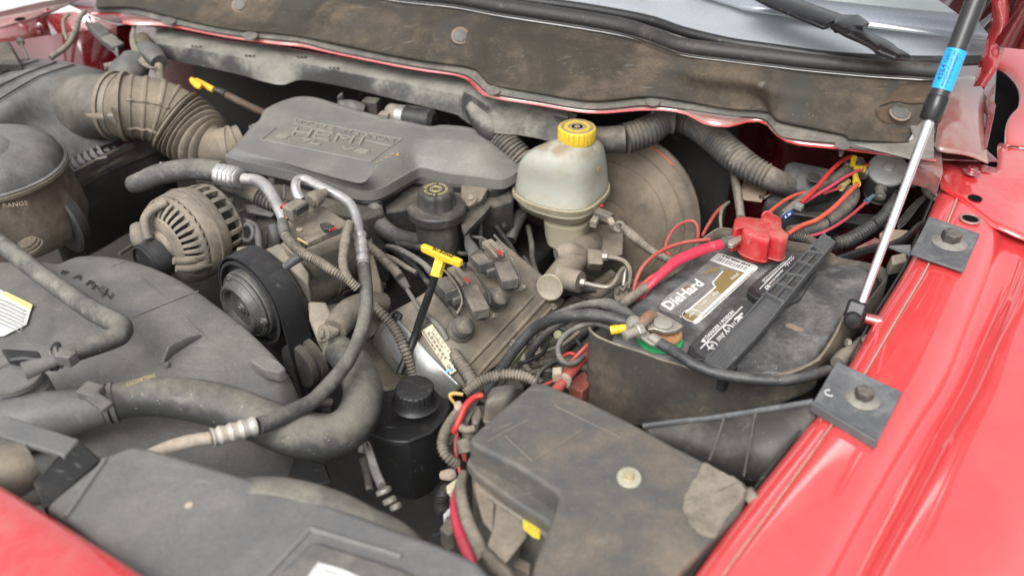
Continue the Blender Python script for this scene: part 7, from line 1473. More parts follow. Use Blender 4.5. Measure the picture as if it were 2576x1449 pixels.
mb = MB(); mb.prism([q('9', x, y, zf + .0009) for x, y in ragged(((165, 590), (440, 735), (470, 800), (430, 900), (330, 1010), (235, 1170), (130, 1130), (60, 1060), (0, 930), (20, 840), (60, 760)), 8)], Vector((0, 0, -.0006))); mb.build('worn_sticker', M.oldlab, T)
mb = MB(); c = q('9', 545, 850, -.01); mb.lathe(c, Vector((.6, .2, .5)), [(-20, 26), (0, 28), (8, 24), (10, 10)], S(c), 24); mb.build('lid_hinge', M.castb, T)
c = q('8', 1200, 70, -.012); s = S(c)
T = thing('relay_can', 'small rounded grey relay can at the upper left of the fuse box', 'relay', c)
ang = [(math.cos(a), math.sin(a)) for a in [2 * math.pi * k / 40 for k in range(40)]]
def sup(cx, rx, ry, h, ex=.55): return [cx + Vector((math.copysign(abs(a) ** ex, a) * rx * .8 + math.copysign(abs(b_) ** ex, b_) * ry * .25, math.copysign(abs(b_) ** ex, b_) * ry + a * rx * .2, h)) for a, b_ in ang]
mb = MB(); mb.loft([sup(c, 46 * s, 34 * s, -.05), sup(c, 46 * s, 34 * s, -.028), sup(c, 44 * s, 33 * s, -.008), sup(c, 38 * s, 28 * s, .0), sup(c, 26 * s, 19 * s, .003)]); mb.build('can', M.fuse, T, sharp=50)
mb = MB(); mb.loft([sup(c, 49 * s, 37 * s, -.033), sup(c, 49 * s, 37 * s, -.029)]); mb.build('rim', M.castb, T)
# connectors and wires around left side of fuse box
wire('red_cable', 'bright red cable bending over beside the relay can', '8', [(1070, 85, -.02, 7), (1000, 105, -.022, 8), (940, 165, -.026, 8.5), (900, 250, -.034, 8.5), (870, 320, -.042, 8.5), (850, 360, -.05, 8)], M.redwire, 'cable', None, 16)
wire('red_wire', 'thin red wire dropping below the red cable', '8', [(875, 370, -.07, 4), (862, 450, -.075, 4.5), (868, 540, -.08, 4.5), (890, 640, -.085, 4.5), (900, 700, -.09, 4)], M.redwire_d)
wire('red_cable', 'wide pink red cable running down left of the fuse box', '8', [(870, 800, -.10, 6), (850, 900, -.095, 10), (865, 1020, -.09, 13), (900, 1130, -.088, 16), (950, 1250, -.086, 17), (1000, 1360, -.09, 17)], plain('pink_red', (.60, .05, .09), .4, dirt=.25, dcol=(.36, .22, .18)), 'cable', None, 20)
wire('grey_cable', 'grey dusty cable beside the pink red cable at the fuse box', '8', [(925, 680, -.075, 12), (900, 780, -.07, 15), (915, 900, -.068, 16), (960, 1050, -.068, 18), (1020, 1180, -.07, 19), (1080, 1320, -.075, 19)], M.loom_b, 'cable', None, 20)
wire('wire_loom', 'ribbed grey loom curving down from the clip left of the relay can', '8', [(890, 195, -.06, 10), (850, 250, -.06, 12), (800, 330, -.062, 13), (765, 430, -.066, 13.5), (775, 510, -.07, 13.5), (820, 570, -.076, 13), (880, 610, -.085, 12)], M.loom_b, 'wire loom', (30, .07))
wire('wire_loom', 'ribbed grey loom arching over the relay can to the fuse box corner', 'J', [(370, 230, -.045, 12), (420, 190, -.04, 13), (500, 140, -.032, 13.5), (600, 112, -.026, 13.5), (700, 108, -.024, 13), (780, 125, -.026, 12), (830, 155, -.03, 11)], M.loom_b, 'wire loom', (32, .07))
wire('hook_wire', 'yellow tan hooked wire above the connectors', '8', [(920, 80, -.045, 4.5), (860, 72, -.045, 5), (825, 80, -.047, 5), (822, 100, -.05, 4.5), (845, 135, -.055, 4), (870, 165, -.06, 3.5)], plain('tan_wire', (.50, .34, .10), .5, dirt=.3), 'wire')
T = thing('harness_connectors', 'cluster of dusty beige wiring connectors left of the fuse box', 'connector', q('8', 960, 300, -.09))
for (pts, z, h, m_) in ((((975, 150), (1050, 160), (1060, 240), (1030, 300), (985, 290)), -.045, .03, M.castb), (((850, 130), (900, 115), (925, 160), (880, 190), (850, 170)), -.05, .02, M.chalk), (((930, 270), (1010, 330), (1000, 390), (940, 400), (905, 340)), -.055, .03, M.castb), (((905, 400), (945, 400), (945, 520), (905, 500)), -.07, .02, M.redwire_d)):
    mb = MB(); mb.prism(ql('8', pts, z), Vector((0, 0, -h))); mb.build('connector', m_, T, bevel=.003)
mb = MB(); mb.tube(ql('8', [(900, 330, -.04), (950, 350, -.04), (1000, 340, -.04)]), [.005] * 3, 12); mb.tube(ql('8', [(920, 420, -.05), (930, 470, -.055), (940, 520, -.06)]), [.009, .010, .009], 14); mb.build('wire_seals', M.loom_b, T)
for k in range(4):
    mb = MB(); mb.tube(ql('8', [(1060 - k * 12, 80 + k * 14, -.03), (1010 - k * 14, 150 + k * 10, -.033), (960 - k * 10, 260, -.045), (930 - k * 8, 330, -.055)]), [.0022] * 4, 8); mb.build('wire', M.rubber if k % 2 else M.loom_b, T)
T = thing('lower_connectors', 'white and beige plugs deep in the gap left of the fuse box', 'connector', q('8', 800, 1000, -.15))
for (pts, z, h, m_) in ((((765, 985), (830, 905), (840, 960), (780, 1010)), -.12, .02, M.white), (((740, 1090), (800, 1000), (850, 1030), (850, 1120), (800, 1140)), -.115, .03, M.castb), (((790, 765), (880, 700), (880, 740), (830, 820), (795, 810)), -.11, .02, M.paper), (((1340, 1110), (1385, 1130), (1340, 1290), (1300, 1330), (1310, 1260)), -.09, .02, M.castb), (((1310, 1290), (1430, 1350), (1420, 1430), (1300, 1370)), -.085, .02, M.castb)):
    mb = MB(); mb.prism(ql('8', pts, z), Vector((0, 0, -h))); mb.build('connector', m_, T, bevel=.002)
mb = MB(); mb.tube(ql('8', [(800, 800, -.12), (765, 850, -.12), (755, 930, -.125), (780, 980, -.125)]), [.008] * 4, 14, 5, ribs=(14, .08)); mb.build('loom', M.rubber_d, T); mb = MB(); mb.tube(ql('8', [(700, 1145, -.13), (750, 1125, -.125), (790, 1110, -.12)]), [.003] * 3, 8); mb.build('cable', M.rubber_d, T)
mb = MB(); mb.tube(ql('8', [(760, 690, -.17), (820, 685, -.165), (860, 680, -.165)]), [.006, .008, .006], 12); mb.build('pale_plug', M.chalk, T)
wire('wire_loom', 'ribbed loom lying at the bottom edge between cover and fuse box', '8', [(1080, 1270, -.05, 12), (1150, 1350, -.05, 16), (1220, 1420, -.05, 18), (1290, 1500, -.05, 18)], M.loom_b, 'wire loom', (16, .08))
# ================================================================ relay bracket box, solenoid, red wires
T = thing('relay_bracket', 'black angular plastic housing with a round hole behind the red wires', 'housing', q('C', 850, 500, -.1))
top_ = ql('C', [(605, 235, -.03), (680, 203, -.03), (1130, 290, -.03), (1230, 340, -.034), (1265, 380, -.04), (1200, 440, -.05), (1150, 520, -.062), (890, 560, -.062), (700, 510, -.058), (540, 450, -.052), (570, 330, -.04)])
mb = MB(); mb.prism(top_, Vector((0, .0, -.03))); mb.build('upper_body', M.bracketb, T, bevel=.004) if hasattr(M, 'bracketb') else mb.build('upper_body', dusty('housing_black', (.045, .047, .049), (.19, .18, .165), .38, .45, 12, specks=.5), T, bevel=.004)
M.hb = bpy.data.materials['housing_black']
mb = MB(); mb.prism(ql('C', [(540, 450, -.065), (880, 545, -.07), (1180, 520, -.075), (1390, 560, -.08), (1400, 700, -.10), (1300, 800, -.12), (900, 830, -.12), (480, 800, -.11), (350, 690, -.095), (390, 600, -.085)]), Vector((0, .01, -.06))); mb.build('lower_body', M.hb, T, bevel=.006)
c = q('C', 932, 402, -.036); s = S(c); ha_ = Vector((0, -.3, 1))
mb = MB(); mb.lathe(c, ha_, [(0, 17), (2.5, 17)], s, 32); mb.build('hole', M.deep, T)
mb = MB(); mb.torus(c + ha_ * 2.4 * s, ha_, 17.5 * s, 1.7 * s, 36, 8); mb.build('hole_rim', M.hb, T)
for k in range(5):
    a = q('C', 350 + k * 22, 640 - k * 12, -.083); mb = MB(); mb.tube([a, a + Vector((.008, .004, .004))], [.0016] * 2, 6, smooth=False); mb.build('rib', M.castb, T)
mb = MB(); mb.prism(ql('C', [(330, 720), (480, 790), (900, 850), (1700, 970), (1900, 950), (1800, 830), (1300, 800)], -.115), Vector((0, .01, -.02))); mb.build('tray', M.hb, T, bevel=.003)
T = thing('body_bracket', 'pale tan metal bracket with square holes behind the thick conduit', 'bracket', q('C', 250, 550, -.1))
mb = MB(); mb.prism(ql('C', [(110, 370), (200, 400), (330, 450), (400, 520), (370, 600), (320, 690), (110, 660), (95, 560), (140, 480)], -.085), Vector((0, .02, -.004))); mb.build('plate', plain('tan_paint', (.33, .25, .18), .6, dirt=.4), T, bevel=.001)
for pts in (((240, 450), (320, 470), (310, 510), (240, 495)), ((290, 600), (360, 610), (350, 645), (290, 640)), ((360, 490), (395, 500), (385, 520), (355, 512))):
    mb = MB(); mb.prism(ql('C', pts, -.0835), Vector((0, .0, -.001))); mb.build('square_hole', M.deep, T)
T = thing('starter_solenoid', 'weathered silver solenoid can with a domed disc top', 'solenoid', q('C', 1720, 500, -.1))
ct_ = q('C', 1795, 300, -.018); s = S(ct_); sa = (ct_ - q('C', 1690, 590, -.085)).normalized()
M.sol = dusty('solenoid_zinc', (.55, .56, .54), (.36, .31, .23), .28, .30, 30, metal=.15, up=0, specks=.4)
mb = MB(); mb.lathe(ct_, sa, [(-10, 44), (-9, 48.5), (-4, 50), (0, 49.5), (3, 47), (5, 40), (7, 28), (8, 14), (12, 13), (14, 11), (15, 6), (15.4, 1)], s, 56); mb.build('domed_top', M.sol, T, sharp=28)
mb = MB(); mb.lathe(ct_, sa, [(-100, 32), (-96, 41), (-88, 44), (-9, 44)], s, 48); mb.build('can', dusty('solenoid_can', (.13, .13, .125), (.22, .19, .15), .4, .4, 20, metal=.3, up=.2), T)
mb = MB(); mb.lathe(ct_, sa, [(-104, 30), (-102, 40), (-94, 43)], s, 48); mb.build('bottom_flange', M.sol, T)
p0 = q('C', 1705, 545, -.04); pd = (q('C', 1695, 640, -.045) - p0).normalized(); 
mb = MB(); mb.lathe(p0, pd, [(-4, 15), (0, 15), (1, 12), (20, 11), (21, 14), (25, 14), (26, 6), (31, 6)], S(p0), 28); mb.build('stud', M.steel, T)
mb = MB(); mb.lathe(q('C', 1705, 535, -.042), pd, [(0, 14), (0, 16), (4, 16), (4, 14)], S(p0), 28); mb.build('insulator_ring', M.black, T)
p0 = q('C', 2060, 450, -.03); mb = MB(); d = Vector((.9, .1, -.1)).normalized(); mb.lathe(p0 - d * .02, d, [(0, 6), (26, 6)], S(p0), 16); mb.hexa(p0 + d * .002, d, 14 * S(p0), 9 * S(p0)); mb.lathe(p0 + d * .012, d, [(0, 10), (5, 9), (6, 6), (14, 5)], S(p0), 20); mb.build('side_bolt', M.steel, T)
p0 = q('C', 1480, 330, -.03); mb = MB(); mb.hexa(p0, Vector((-.9, -.2, .2)), 13 * S(p0), 16 * S(p0)); mb.lathe(p0, Vector((.9, .2, -.2)), [(0, 17), (4, 20), (8, 20), (10, 14), (24, 14)], S(p0), 24); mb.build('terminal_post', M.steel, T)
p0 = q('C', 1350, 270, -.022); mb = MB(); mb.box(p0, Vector((.011, 0, 0)), Vector((0, .006, 0)), Vector((0, 0, .008))); mb.build('lug_plate', M.steel, T, bevel=.002)
p0 = q('C', 1455, 215, -.018); mb = MB(); mb.lathe(p0, Vector((0, -.3, 1)), [(-6, 16), (0, 16), (2, 11), (8, 10), (9, 3)], S(p0), 24); mb.build('second_stud', M.steel, T)
p0 = q('C', 1540, 255, -.012); mb = MB(); mb.box(p0, Vector((.004, 0, 0)), Vector((0, .003, 0)), UP * .002); mb.build('orange_gasket', M.orange, T)
def crimp(label, a, b, za, zb_, r_, m):
    T = thing('crimp_connector', label, 'crimp', q('C', *a, za), 'crimp connectors at the solenoid')
    p0, p1 = q('C', *a, za), q('C', *b, zb_); L2 = (p1 - p0).length / S(p0)
    mb = MB(); mb.lathe(p0, p1 - p0, [(L2 * .12, r_ * .55), (0, r_ * .8), (0, r_ * 1.0), (L2 * .3, r_ * 1.0), (L2 * .45, r_ * .8), (L2, r_ * .75), (L2, r_ * .4)], S(p0), 24); mb.build('sleeve', m, T)
crimp('topmost yellow crimp at the end of the bright red wire by the solenoid', (1395, 165), (1375, 260), .0, -.008, 8.5, M.yellow)
crimp('middle yellow crimp facing right beside the solenoid disc', (1510, 302), (1410, 285), -.008, -.012, 9.5, M.yellow)
crimp('lowest yellow crimp pointing down onto the orange wire', (1428, 478), (1405, 350), -.014, -.016, 9.5, M.yellow)
crimp('faded tan crimp lying under the wires near the housing hole', (1240, 520), (1330, 440), -.03, -.028, 9.5, M.yel_faded)
crimp('blue grey crimp on the solenoid lower stud', (1535, 680), (1620, 610), -.035, -.035, 7, plain('slate_blue', (.12, .19, .25), .5, dirt=.3))
wire('red_wire', 'bright red wire from the topmost yellow crimp down to the fuse holder', 'C', [(1395, 168, .0, 5), (1330, 165, .0, 5.5), (1230, 225, -.002, 5.5), (1120, 330, -.006, 5.5), (1000, 470, -.012, 5.5), (880, 600, -.018, 5.5), (780, 690, -.022, 5)], M.redwire)
wire('red_wire', 'pinkish wire from the middle yellow crimp under the bright red wire', 'C', [(1500, 302, -.008, 4), (1420, 330, -.01, 4.3), (1280, 400, -.014, 4.3), (1130, 500, -.02, 4.3), (960, 600, -.026, 4.3), (820, 690, -.03, 4)], plain('pink_wire', (.48, .06, .09), .45, dirt=.3, dcol=(.36, .2, .17)))
wire('red_wire', 'faint red wire into the tan crimp', 'C', [(1235, 520, -.032, 4), (1140, 550, -.035, 4), (1040, 590, -.038, 3.5)], M.redwire_d)
wire('red_wire', 'orange red wire from the lowest yellow crimp to the red terminal cover', 'C', [(1430, 485, -.015, 5.5), (1350, 560, -.016, 6), (1250, 660, -.018, 6), (1120, 780, -.02, 6), (960, 890, -.02, 6), (800, 950, -.018, 6), (690, 1010, -.016, 6), (625, 1055, -.016, 5.5)], plain('orange_red_wire', (.58, .10, .06), .5, dirt=.3, dcol=(.42, .22, .16)))
wire('red_wire', 'pink wire from the blue grey crimp curving to the battery strap', 'C', [(1530, 690, -.036, 4), (1450, 760, -.036, 4), (1330, 860, -.035, 4), (1180, 960, -.034, 4), (1020, 1040, -.033, 4), (870, 1080, -.033, 4), (800, 1085, -.034, 4)], bpy.data.materials['pink_wire'])
wire('red_wire', 'dusty orange wire entering the back of the red terminal cover', 'C', [(400, 810, -.014, 5), (500, 730, -.02, 5), (600, 660, -.026, 5), (720, 600, -.03, 4.5), (830, 570, -.034, 4)], bpy.data.materials['orange_red_wire'])
wire('wire_loom', 'medium ribbed loom under the yellow crimps', 'C', [(560, 830, -.04, 9), (700, 720, -.04, 10), (850, 600, -.038, 10), (1000, 510, -.034, 10), (1130, 440, -.03, 11), (1230, 380, -.028, 14), (1320, 320, -.026, 14)], M.loom, 'wire loom', (44, .08))
wire('wire_loom', 'wide ribbed loom running below the orange wire', 'C', [(640, 1030, -.034, 15), (760, 1020, -.036, 16), (900, 985, -.038, 17), (1040, 930, -.042, 18), (1170, 830, -.046, 18), (1280, 740, -.048, 19), (1350, 640, -.046, 19), (1370, 560, -.044, 18)], M.loom, 'wire loom', (50, .07))
wire('wire_loom', 'black ribbed loom curving from the strut down to the battery strap', 'C', [(1885, 590, -.05, 9), (1830, 720, -.05, 13), (1740, 850, -.05, 15), (1600, 960, -.05, 16), (1450, 1060, -.048, 16.5), (1300, 1140, -.048, 17), (1170, 1170, -.05, 16)], M.rubber_d, 'wire loom', (40, .08))
wire('wire_loom', 'short ribbed loom between red terminal cover and battery strap', 'C', [(620, 1080, -.03, 10), (700, 1080, -.03, 11), (800, 1100, -.03, 12), (900, 1140, -.032, 12), (960, 1190, -.034, 11)], M.loom, 'wire loom', (20, .09))
T = thing('fuse_holder', 'clear inline fuse holder with a blue fuse marked 15', 'fuse', q('C', 660, 820, -.02))
a, b = q('C', 560, 890, -.016), q('C', 790, 710, -.016); d = (b - a).normalized(); si = d.cross(UP).normalized(); s = S(a)
mb = MB(); mb.box(a.lerp(b, .3) + si * 4 * s * 0, d * 17 * s, si * 7 * s, si.cross(d) * 5 * s); mb.build('blue_fuse', M.navy, T, bevel=.001)
mb = MB(); mb.box(a.lerp(b, .85), d * 9 * s, si * 10 * s, si.cross(d) * 7 * s); mb.build('grey_cap', M.chalk if False else plain('smoky_plastic', (.22, .22, .21), .3, dirt=.3), T, bevel=.001)
mb = MB(); mb.box(a.lerp(b, .45) - si * 9 * s, d * 26 * s, si * 3 * s, si.cross(d) * 4 * s); mb.build('holder_side', bpy.data.materials['smoky_plastic'], T, bevel=.001)
f0_ = q('C', 600, 875, -.008); text_on('15', f0_, q('C', 668, 825, -.008), q('C', 588, 850, -.008), .0004, M.white, T, bold=.02)
T = thing('fender_clip', 'dusty wire clip and plug on the inner fender behind the strut', 'clip', q('C', 2300, 600, -.03))
mb = MB(); mb.tube(ql('C', [(2240, 520, -.02), (2300, 560, -.018), (2350, 600, -.02)]), [.010, .013, .011], 14); mb.build('plug', M.castb, T)
c = q('C', 2350, 650, -.022); mb = MB(); mb.lathe(c, Vector((-.6, -.3, -.7)), [(-10, 17), (-6, 20), (-2, 20), (0, 16), (8, 15), (10, 10)], S(c), 28); mb.build('grommet', M.castb, T)
for k in range(4):
    wire('thin_cable', ['topmost of four thin dark cables running down the inner fender behind the strut', 'second from the top of the four thin dark cables behind the strut', 'third from the top of the four thin dark cables behind the strut', 'lowest of the four thin dark cables running down behind the strut'][k], 'C', [(2230, 600 + k * 12, -.03, 2.2), (2130, 660 + k * 30, -.04, 2.4), (2000, 800 + k * 40, -.05, 2.4), (1900, 930 + k * 25, -.06, 2.4)], M.rubber_d, 'cable', group='thin dark cables behind the strut')
T = thing('pink_tab', 'pale pink painted metal tab in the gap beside the strut rod', 'bracket', q('C', 1560, 1160, -.06))
mb = MB(); mb.prism(ql('C', [(1410, 1210), (1640, 1095), (1700, 1120), (1690, 1165), (1440, 1240)], -.05), Vector((0, 0, -.006))); mb.build('tab', M.red_pink, T, bevel=.001)
mb = MB(); mb.prism(ql('C', [(1690, 1050), (1760, 990), (2030, 1010), (1950, 1080), (1800, 1140), (1700, 1110)], -.052), Vector((0, 0, -.006))); mb.build('tan_plate', bpy.data.materials['tan_paint'], T, bevel=.001)
T = thing('side_bolt', 'dusty hex bolt sticking out beside the fender below the strut foot', 'bolt', q('I', 1990, 1010, -.03))
c = q('I', 1975, 1015, -.02); mb = MB(); d = Vector((-1, -.1, .1)).normalized(); mb.hexa(c, d, 11 * S(c), 10 * S(c)); mb.lathe(c - d * .022, d, [(0, 22), (4, 22), (6, 16), (18, 16)], S(c), 28); mb.build('bolt_head', M.castb, T)
mb = MB(); mb.tube(ql('I', [(2080, 1010, -.03), (2000, 1090, -.03), (1930, 1140, -.03), (1870, 1190, -.03)]), [.008, .010, .012, .010], 14); mb.build('cast_arm', M.castb, T)
T = thing('side_bolt', 'square dusty bolt below the farther bracket plate', 'bolt', q('6', 1620, 540, -.03))
c = q('6', 1615, 545, -.02); mb = MB(); mb.box(c, Vector((.012, .004, 0)), Vector((0, .006, .004)), Vector((0, -.003, .012))); mb.build('bolt_block', M.castb, T, bevel=.002)
# ================================================================ far left wiring
wire('washer_hose', 'grey hose curving down over the far inner fender', '1', [(640, 90, .04, 6), (595, 150, .035, 6.5), (575, 230, .02, 7), (530, 320, .005, 7), (470, 380, -.005, 7), (380, 440, -.012, 7)], M.loom_b, 'hose', None, 14)
wire('washer_hose', 'thin grey hose loop left of the far corner plugs', '1', [(520, 110, .03, 4), (480, 160, .025, 4.5), (485, 240, .015, 4.5), (510, 310, .005, 4.5)], M.castb, 'hose', None, 12)
T = thing('corner_plug', 'two stacked grey plugs hanging in the far corner of the bay', 'connector', q('1', 800, 270, .0))
for (a, b, w_, m_) in (((700, 200), (800, 290), 15, M.plastic), ((800, 290), (900, 370), 17, M.rubber), ((660, 160), (720, 220), 9, M.loom_b)):
    p0, p1 = q('1', *a, .01), q('1', *b, -.005); d = p1 - p0; l = d.length / 2; d.normalize(); si = d.cross(UP).normalized()
    mb = MB(); mb.box(p0.lerp(p1, .5), d * l, si * w_ * S(p0), si.cross(d) * 10 * S(p0)); mb.build('plug', m_, T, bevel=.003)
mb = MB(); mb.tube(ql('1', [(880, 370, .002), (890, 430, .0), (860, 390, .0)]), [.004, .002, .002], 8); mb.build('latch', M.plastic, T)
for k, (o1, lab_) in enumerate(((0, 'wire hanging by the far duct end, innermost of three'), (16, 'wire hanging by the far duct end, middle one of three'), (30, 'wire hanging by the far duct end, outermost of three'))):
    wire('hanging_wire', 'thin pale ' + lab_, '1', [(1010 + o1 * .3, 200, .03, 3), (990 + o1 * .5, 290, .022, 4), (1010 + o1, 390, .015, 4), (1060 + o1, 470, .008, 4), (1130 + o1 * .4, 515, .004, 3.5), (1190, 510, .004, 3)], M.loom_b, 'wire', group='thin wires in the far corner')
T = thing('corner_valve', 'round dusty grey canister under the far end of the wiring duct', 'canister', q('1', 1120, 420, -.02))
mb = MB(); mb.tube(ql('1', [(1090, 380, .004), (1150, 430, .0), (1200, 480, -.006)]), [.022, .026, .018], 24); mb.build('canister', M.plastic, T)
mb = MB(); mb.tube(ql('1', [(1200, 500, -.005), (1205, 560, -.012), (1215, 640, -.02)]), [.009, .009, .009], 14); mb.build('pipe', M.castb, T)
mb = MB(); mb.tube(ql('1', [(1070, 300, .015), (1090, 340, .01), (1110, 370, .006)]), [.018, .02, .015], 16); mb.build('brown_plug', plain('brown_grime', (.10, .08, .055), .8, dirt=.4), T)
T = thing('corner_duct', 'grey curved tube rising behind the beige intake hose', 'duct', q('1', 1000, 500, -.02))
mb = MB(); mb.tube(ql('1', [(1020, 450, -.0), (1000, 510, -.01), (950, 570, -.02), (900, 620, -.03)]), [.028, .034, .036, .03], 24); mb.build('tube', M.plastic, T)
mb = MB(); mb.tube(ql('1', [(790, 510, -.01), (880, 490, -.01), (980, 470, -.01)]), [.008] * 3, 12); mb.build('rail', M.castb, T)
# ================================================================ clutter between alternator and cover
T = thing('injector_harness', 'dark plugs and dusty wiring between alternator and engine cover', 'wiring harness', q('G', 700, 450, -.1))
for (a, b, z, w_, h_, m_) in (((460, 380), (560, 420), -.085, 14, 10, M.plastic), ((600, 370), (720, 440), -.085, 24, 14, M.plastic), ((655, 330), (690, 400), -.075, 9, 7, M.castb), ((720, 480), (810, 470), -.085, 16, 13, M.plastic), ((990, 400), (1080, 460), -.09, 22, 16, M.dark), ((1080, 330), (1110, 300), -.085, 12, 12, M.plastic)):
    p0, p1 = q('G', *a, z), q('G', *b, z); d = p1 - p0; l = d.length / 2; d.normalize(); si = d.cross(UP).normalized()
    mb = MB(); mb.box(p0.lerp(p1, .5), d * l, si * w_ * .5 * S(p0), si.cross(d) * h_ * S(p0)); mb.build('plug', m_, T, bevel=.003)
mb = MB(); mb.tube(ql('G', [(740, 360, -.08), (820, 375, -.078), (900, 395, -.078), (990, 425, -.08)]), [.009, .010, .014, .014], 16); mb.build('fuel_pipe', M.castb, T)
mb = MB(); mb.tube(ql('G', [(990, 425, -.08), (1080, 470, -.085), (1200, 510, -.09)]), [.015, .014, .012], 14, 5, ribs=(12, .08)); mb.build('loom', M.loom, T)
mb = MB(); mb.prism(ql('G', [(880, 480, -.095), (1000, 470, -.095), (1120, 500, -.095), (1080, 560, -.1), (900, 530, -.1)]), Vector((0, 0, -.006))); mb.build('tray', M.plastic, T, bevel=.002)
mb = MB(); mb.prism(ql('G', [(960, 540, -.12), (1110, 560, -.12), (1120, 700, -.13), (980, 790, -.15)]), Vector((0, 0, -.06))); mb.build('block', M.dark, T, bevel=.004)
mb = MB(); mb.tube(ql('G', [(1090, 640, -.12), (1095, 700, -.13), (1100, 780, -.15)]), [.012, .012, .012], 16); mb.build('stud', M.plastic, T)
mb = MB(); mb.tube(ql('G', [(880, 600, -.10), (960, 640, -.10), (985, 720, -.11), (990, 800, -.12)]), [.007, .007, .007, .006], 10); mb.build('pipe', M.plastic, T)
mb = MB(); mb.torus(q('G', 905, 680, -.105), Vector((-.5, -.7, .5)), .014, .004, 24, 8); mb.build('ring', M.plastic, T)
T = thing('engine_block', 'dark greasy engine block filling the space under all the accessories', 'engine', P(900, 700, -.35))
mb = MB(); mb.prism([P(u, v, -.27) for u, v in ((420, 520), (800, 430), (1250, 420), (1450, 560), (1200, 800), (1000, 980), (700, 900), (450, 760))], Vector((0, 0, -.12))); mb.build('block', M.deep, T, bevel=.01)
rnd = random.Random(3)
mb = MB()
for k in range(70):
    u, v = rnd.uniform(380, 1500), rnd.uniform(480, 1150); z = rnd.uniform(-.30, -.24); c = P(u, v, z); a = rnd.uniform(0, 3.14)
    mb.box(c, Vector((math.cos(a), math.sin(a), rnd.uniform(-.3, .3))) * rnd.uniform(.008, .03), Vector((-math.sin(a), math.cos(a), 0)) * rnd.uniform(.006, .018), UP * rnd.uniform(.006, .02))
o = mb.build('castings', M.dark, T, bevel=.002); o['kind'] = 'stuff'
mb = MB()
for k in range(40):
    u, v = rnd.uniform(380, 1500), rnd.uniform(480, 1100); z = rnd.uniform(-.25, -.2); c = P(u, v, z); a = rnd.uniform(0, 6.28); L2 = rnd.uniform(.04, .1)
    d = Vector((math.cos(a), math.sin(a), rnd.uniform(-.2, .2))); e = Vector((-d.y, d.x, rnd.uniform(-.1, .3)))
    mb.tube([c - d * L2, c + e * L2 * .3, c + d * L2], [rnd.uniform(.003, .007)] * 3, 8, 5)
o = mb.build('hidden_lines', M.dark, T); o['kind'] = 'stuff'

# ================================================================ small details
T = thing('bright_rod', 'short silver rod end under the intake hose', 'rod', P(420, 411, -.07))
mb = MB(); a, b = P(403, 411, -.075), P(452, 413, -.075); mb.tube([a, b], [.0022, .0022], 10, smooth=False); mb.build('rod', M.alu, T)
def tie(f, x, y, z, d2, r_px, label, m=None):
    c = q(f, x, y, z); e = q(f, *d2, z); T = thing('cable_tie', label, 'cable tie', c)
    mb = MB(); mb.lathe(c, e - c, [(-2.2, r_px), (-2.2, r_px + 1.2), (2.2, r_px + 1.2), (2.2, r_px)], S(c), 24); mb.build('band', m or M.black, T)
    n = (UP - (e - c).normalized() * UP.dot((e - c).normalized())).normalized(); mb = MB(); mb.box(c + n * (r_px + 3) * S(c), n * 3 * S(c), (e - c).normalized() * 3 * S(c), n.cross(e - c).normalized() * 3.5 * S(c)); mb.build('head', m or M.black, T)
tie('C', 1040, 930, -.042, (1170, 830), 19, 'black cable tie around the wide ribbed loom near the orange wire')
tie('C', 1600, 960, -.05, (1450, 1060), 17, 'black cable tie around the black ribbed loom beside the strut rod')
tie('J', 600, 112, -.026, (700, 108), 14, 'black cable tie on the loom arching over the relay can')
# bolts of the valve cover
vb = bpy.data.objects.get('valve_cover')
for f, x, y in (('K', 60, 1150), ('K', 420, 1180), ('D', 1290, 862), ('D', 1390, 770), ('D', 1225, 955), ('K', 640, 880)):
    c = onv(f, x, y, .001); 
    if vb: bolt(vb, c, Vector((.1, -.35, .93)), 6.5 * S(c), M.castb)
# bolts and seams on other castings
cv = bpy.data.objects.get('radiator_support_cover')
for u, v in ((475, 1270), (878, 1362), (960, 1375), (1140, 1430)):
    c = P(u, v, .0062); mb = MB(); mb.lathe(c, UP, [(0, 11), (1.2, 10), (1.6, 4), (1.8, 1)], S(c), 24); mb.build('push_button', M.front if u > 800 else M.chalk, cv)
fb = bpy.data.objects.get('fuse_box')
for (a, b) in (((1395, 1020), (1560, 1100)), ((1560, 1100), (1500, 1150)), ((1680, 1330), (1600, 1420)), ((1500, 1300), (1440, 1400))):
    mb = MB(); mb.tube([P(*a, .0003), P(*b, .0003)], [.0007] * 2, 6, smooth=False); mb.build('lid_ridge', M.fuse, fb)
for (u, v) in ((1225, 1195), (1330, 1262)):
    c = P(u, v, -.040); mb = MB(); mb.box(c, Vector((.010, -.006, 0)), Vector((.003, .004, 0)), Vector((0, 0, .007))); mb.build('lid_latch', M.fuse, fb, bevel=.0015)
# print on the hoses
ph = bpy.data.objects.get('pressure_hose')
for s_, (x0, y0), (x1, y1), (x2, y2), z in (('SAE J2064 134a', (60, 1185), (230, 1110), (52, 1168), -.026), ('BARRIER', (-150, 1255), (20, 1190), (-158, 1236), -.02)):
    pass
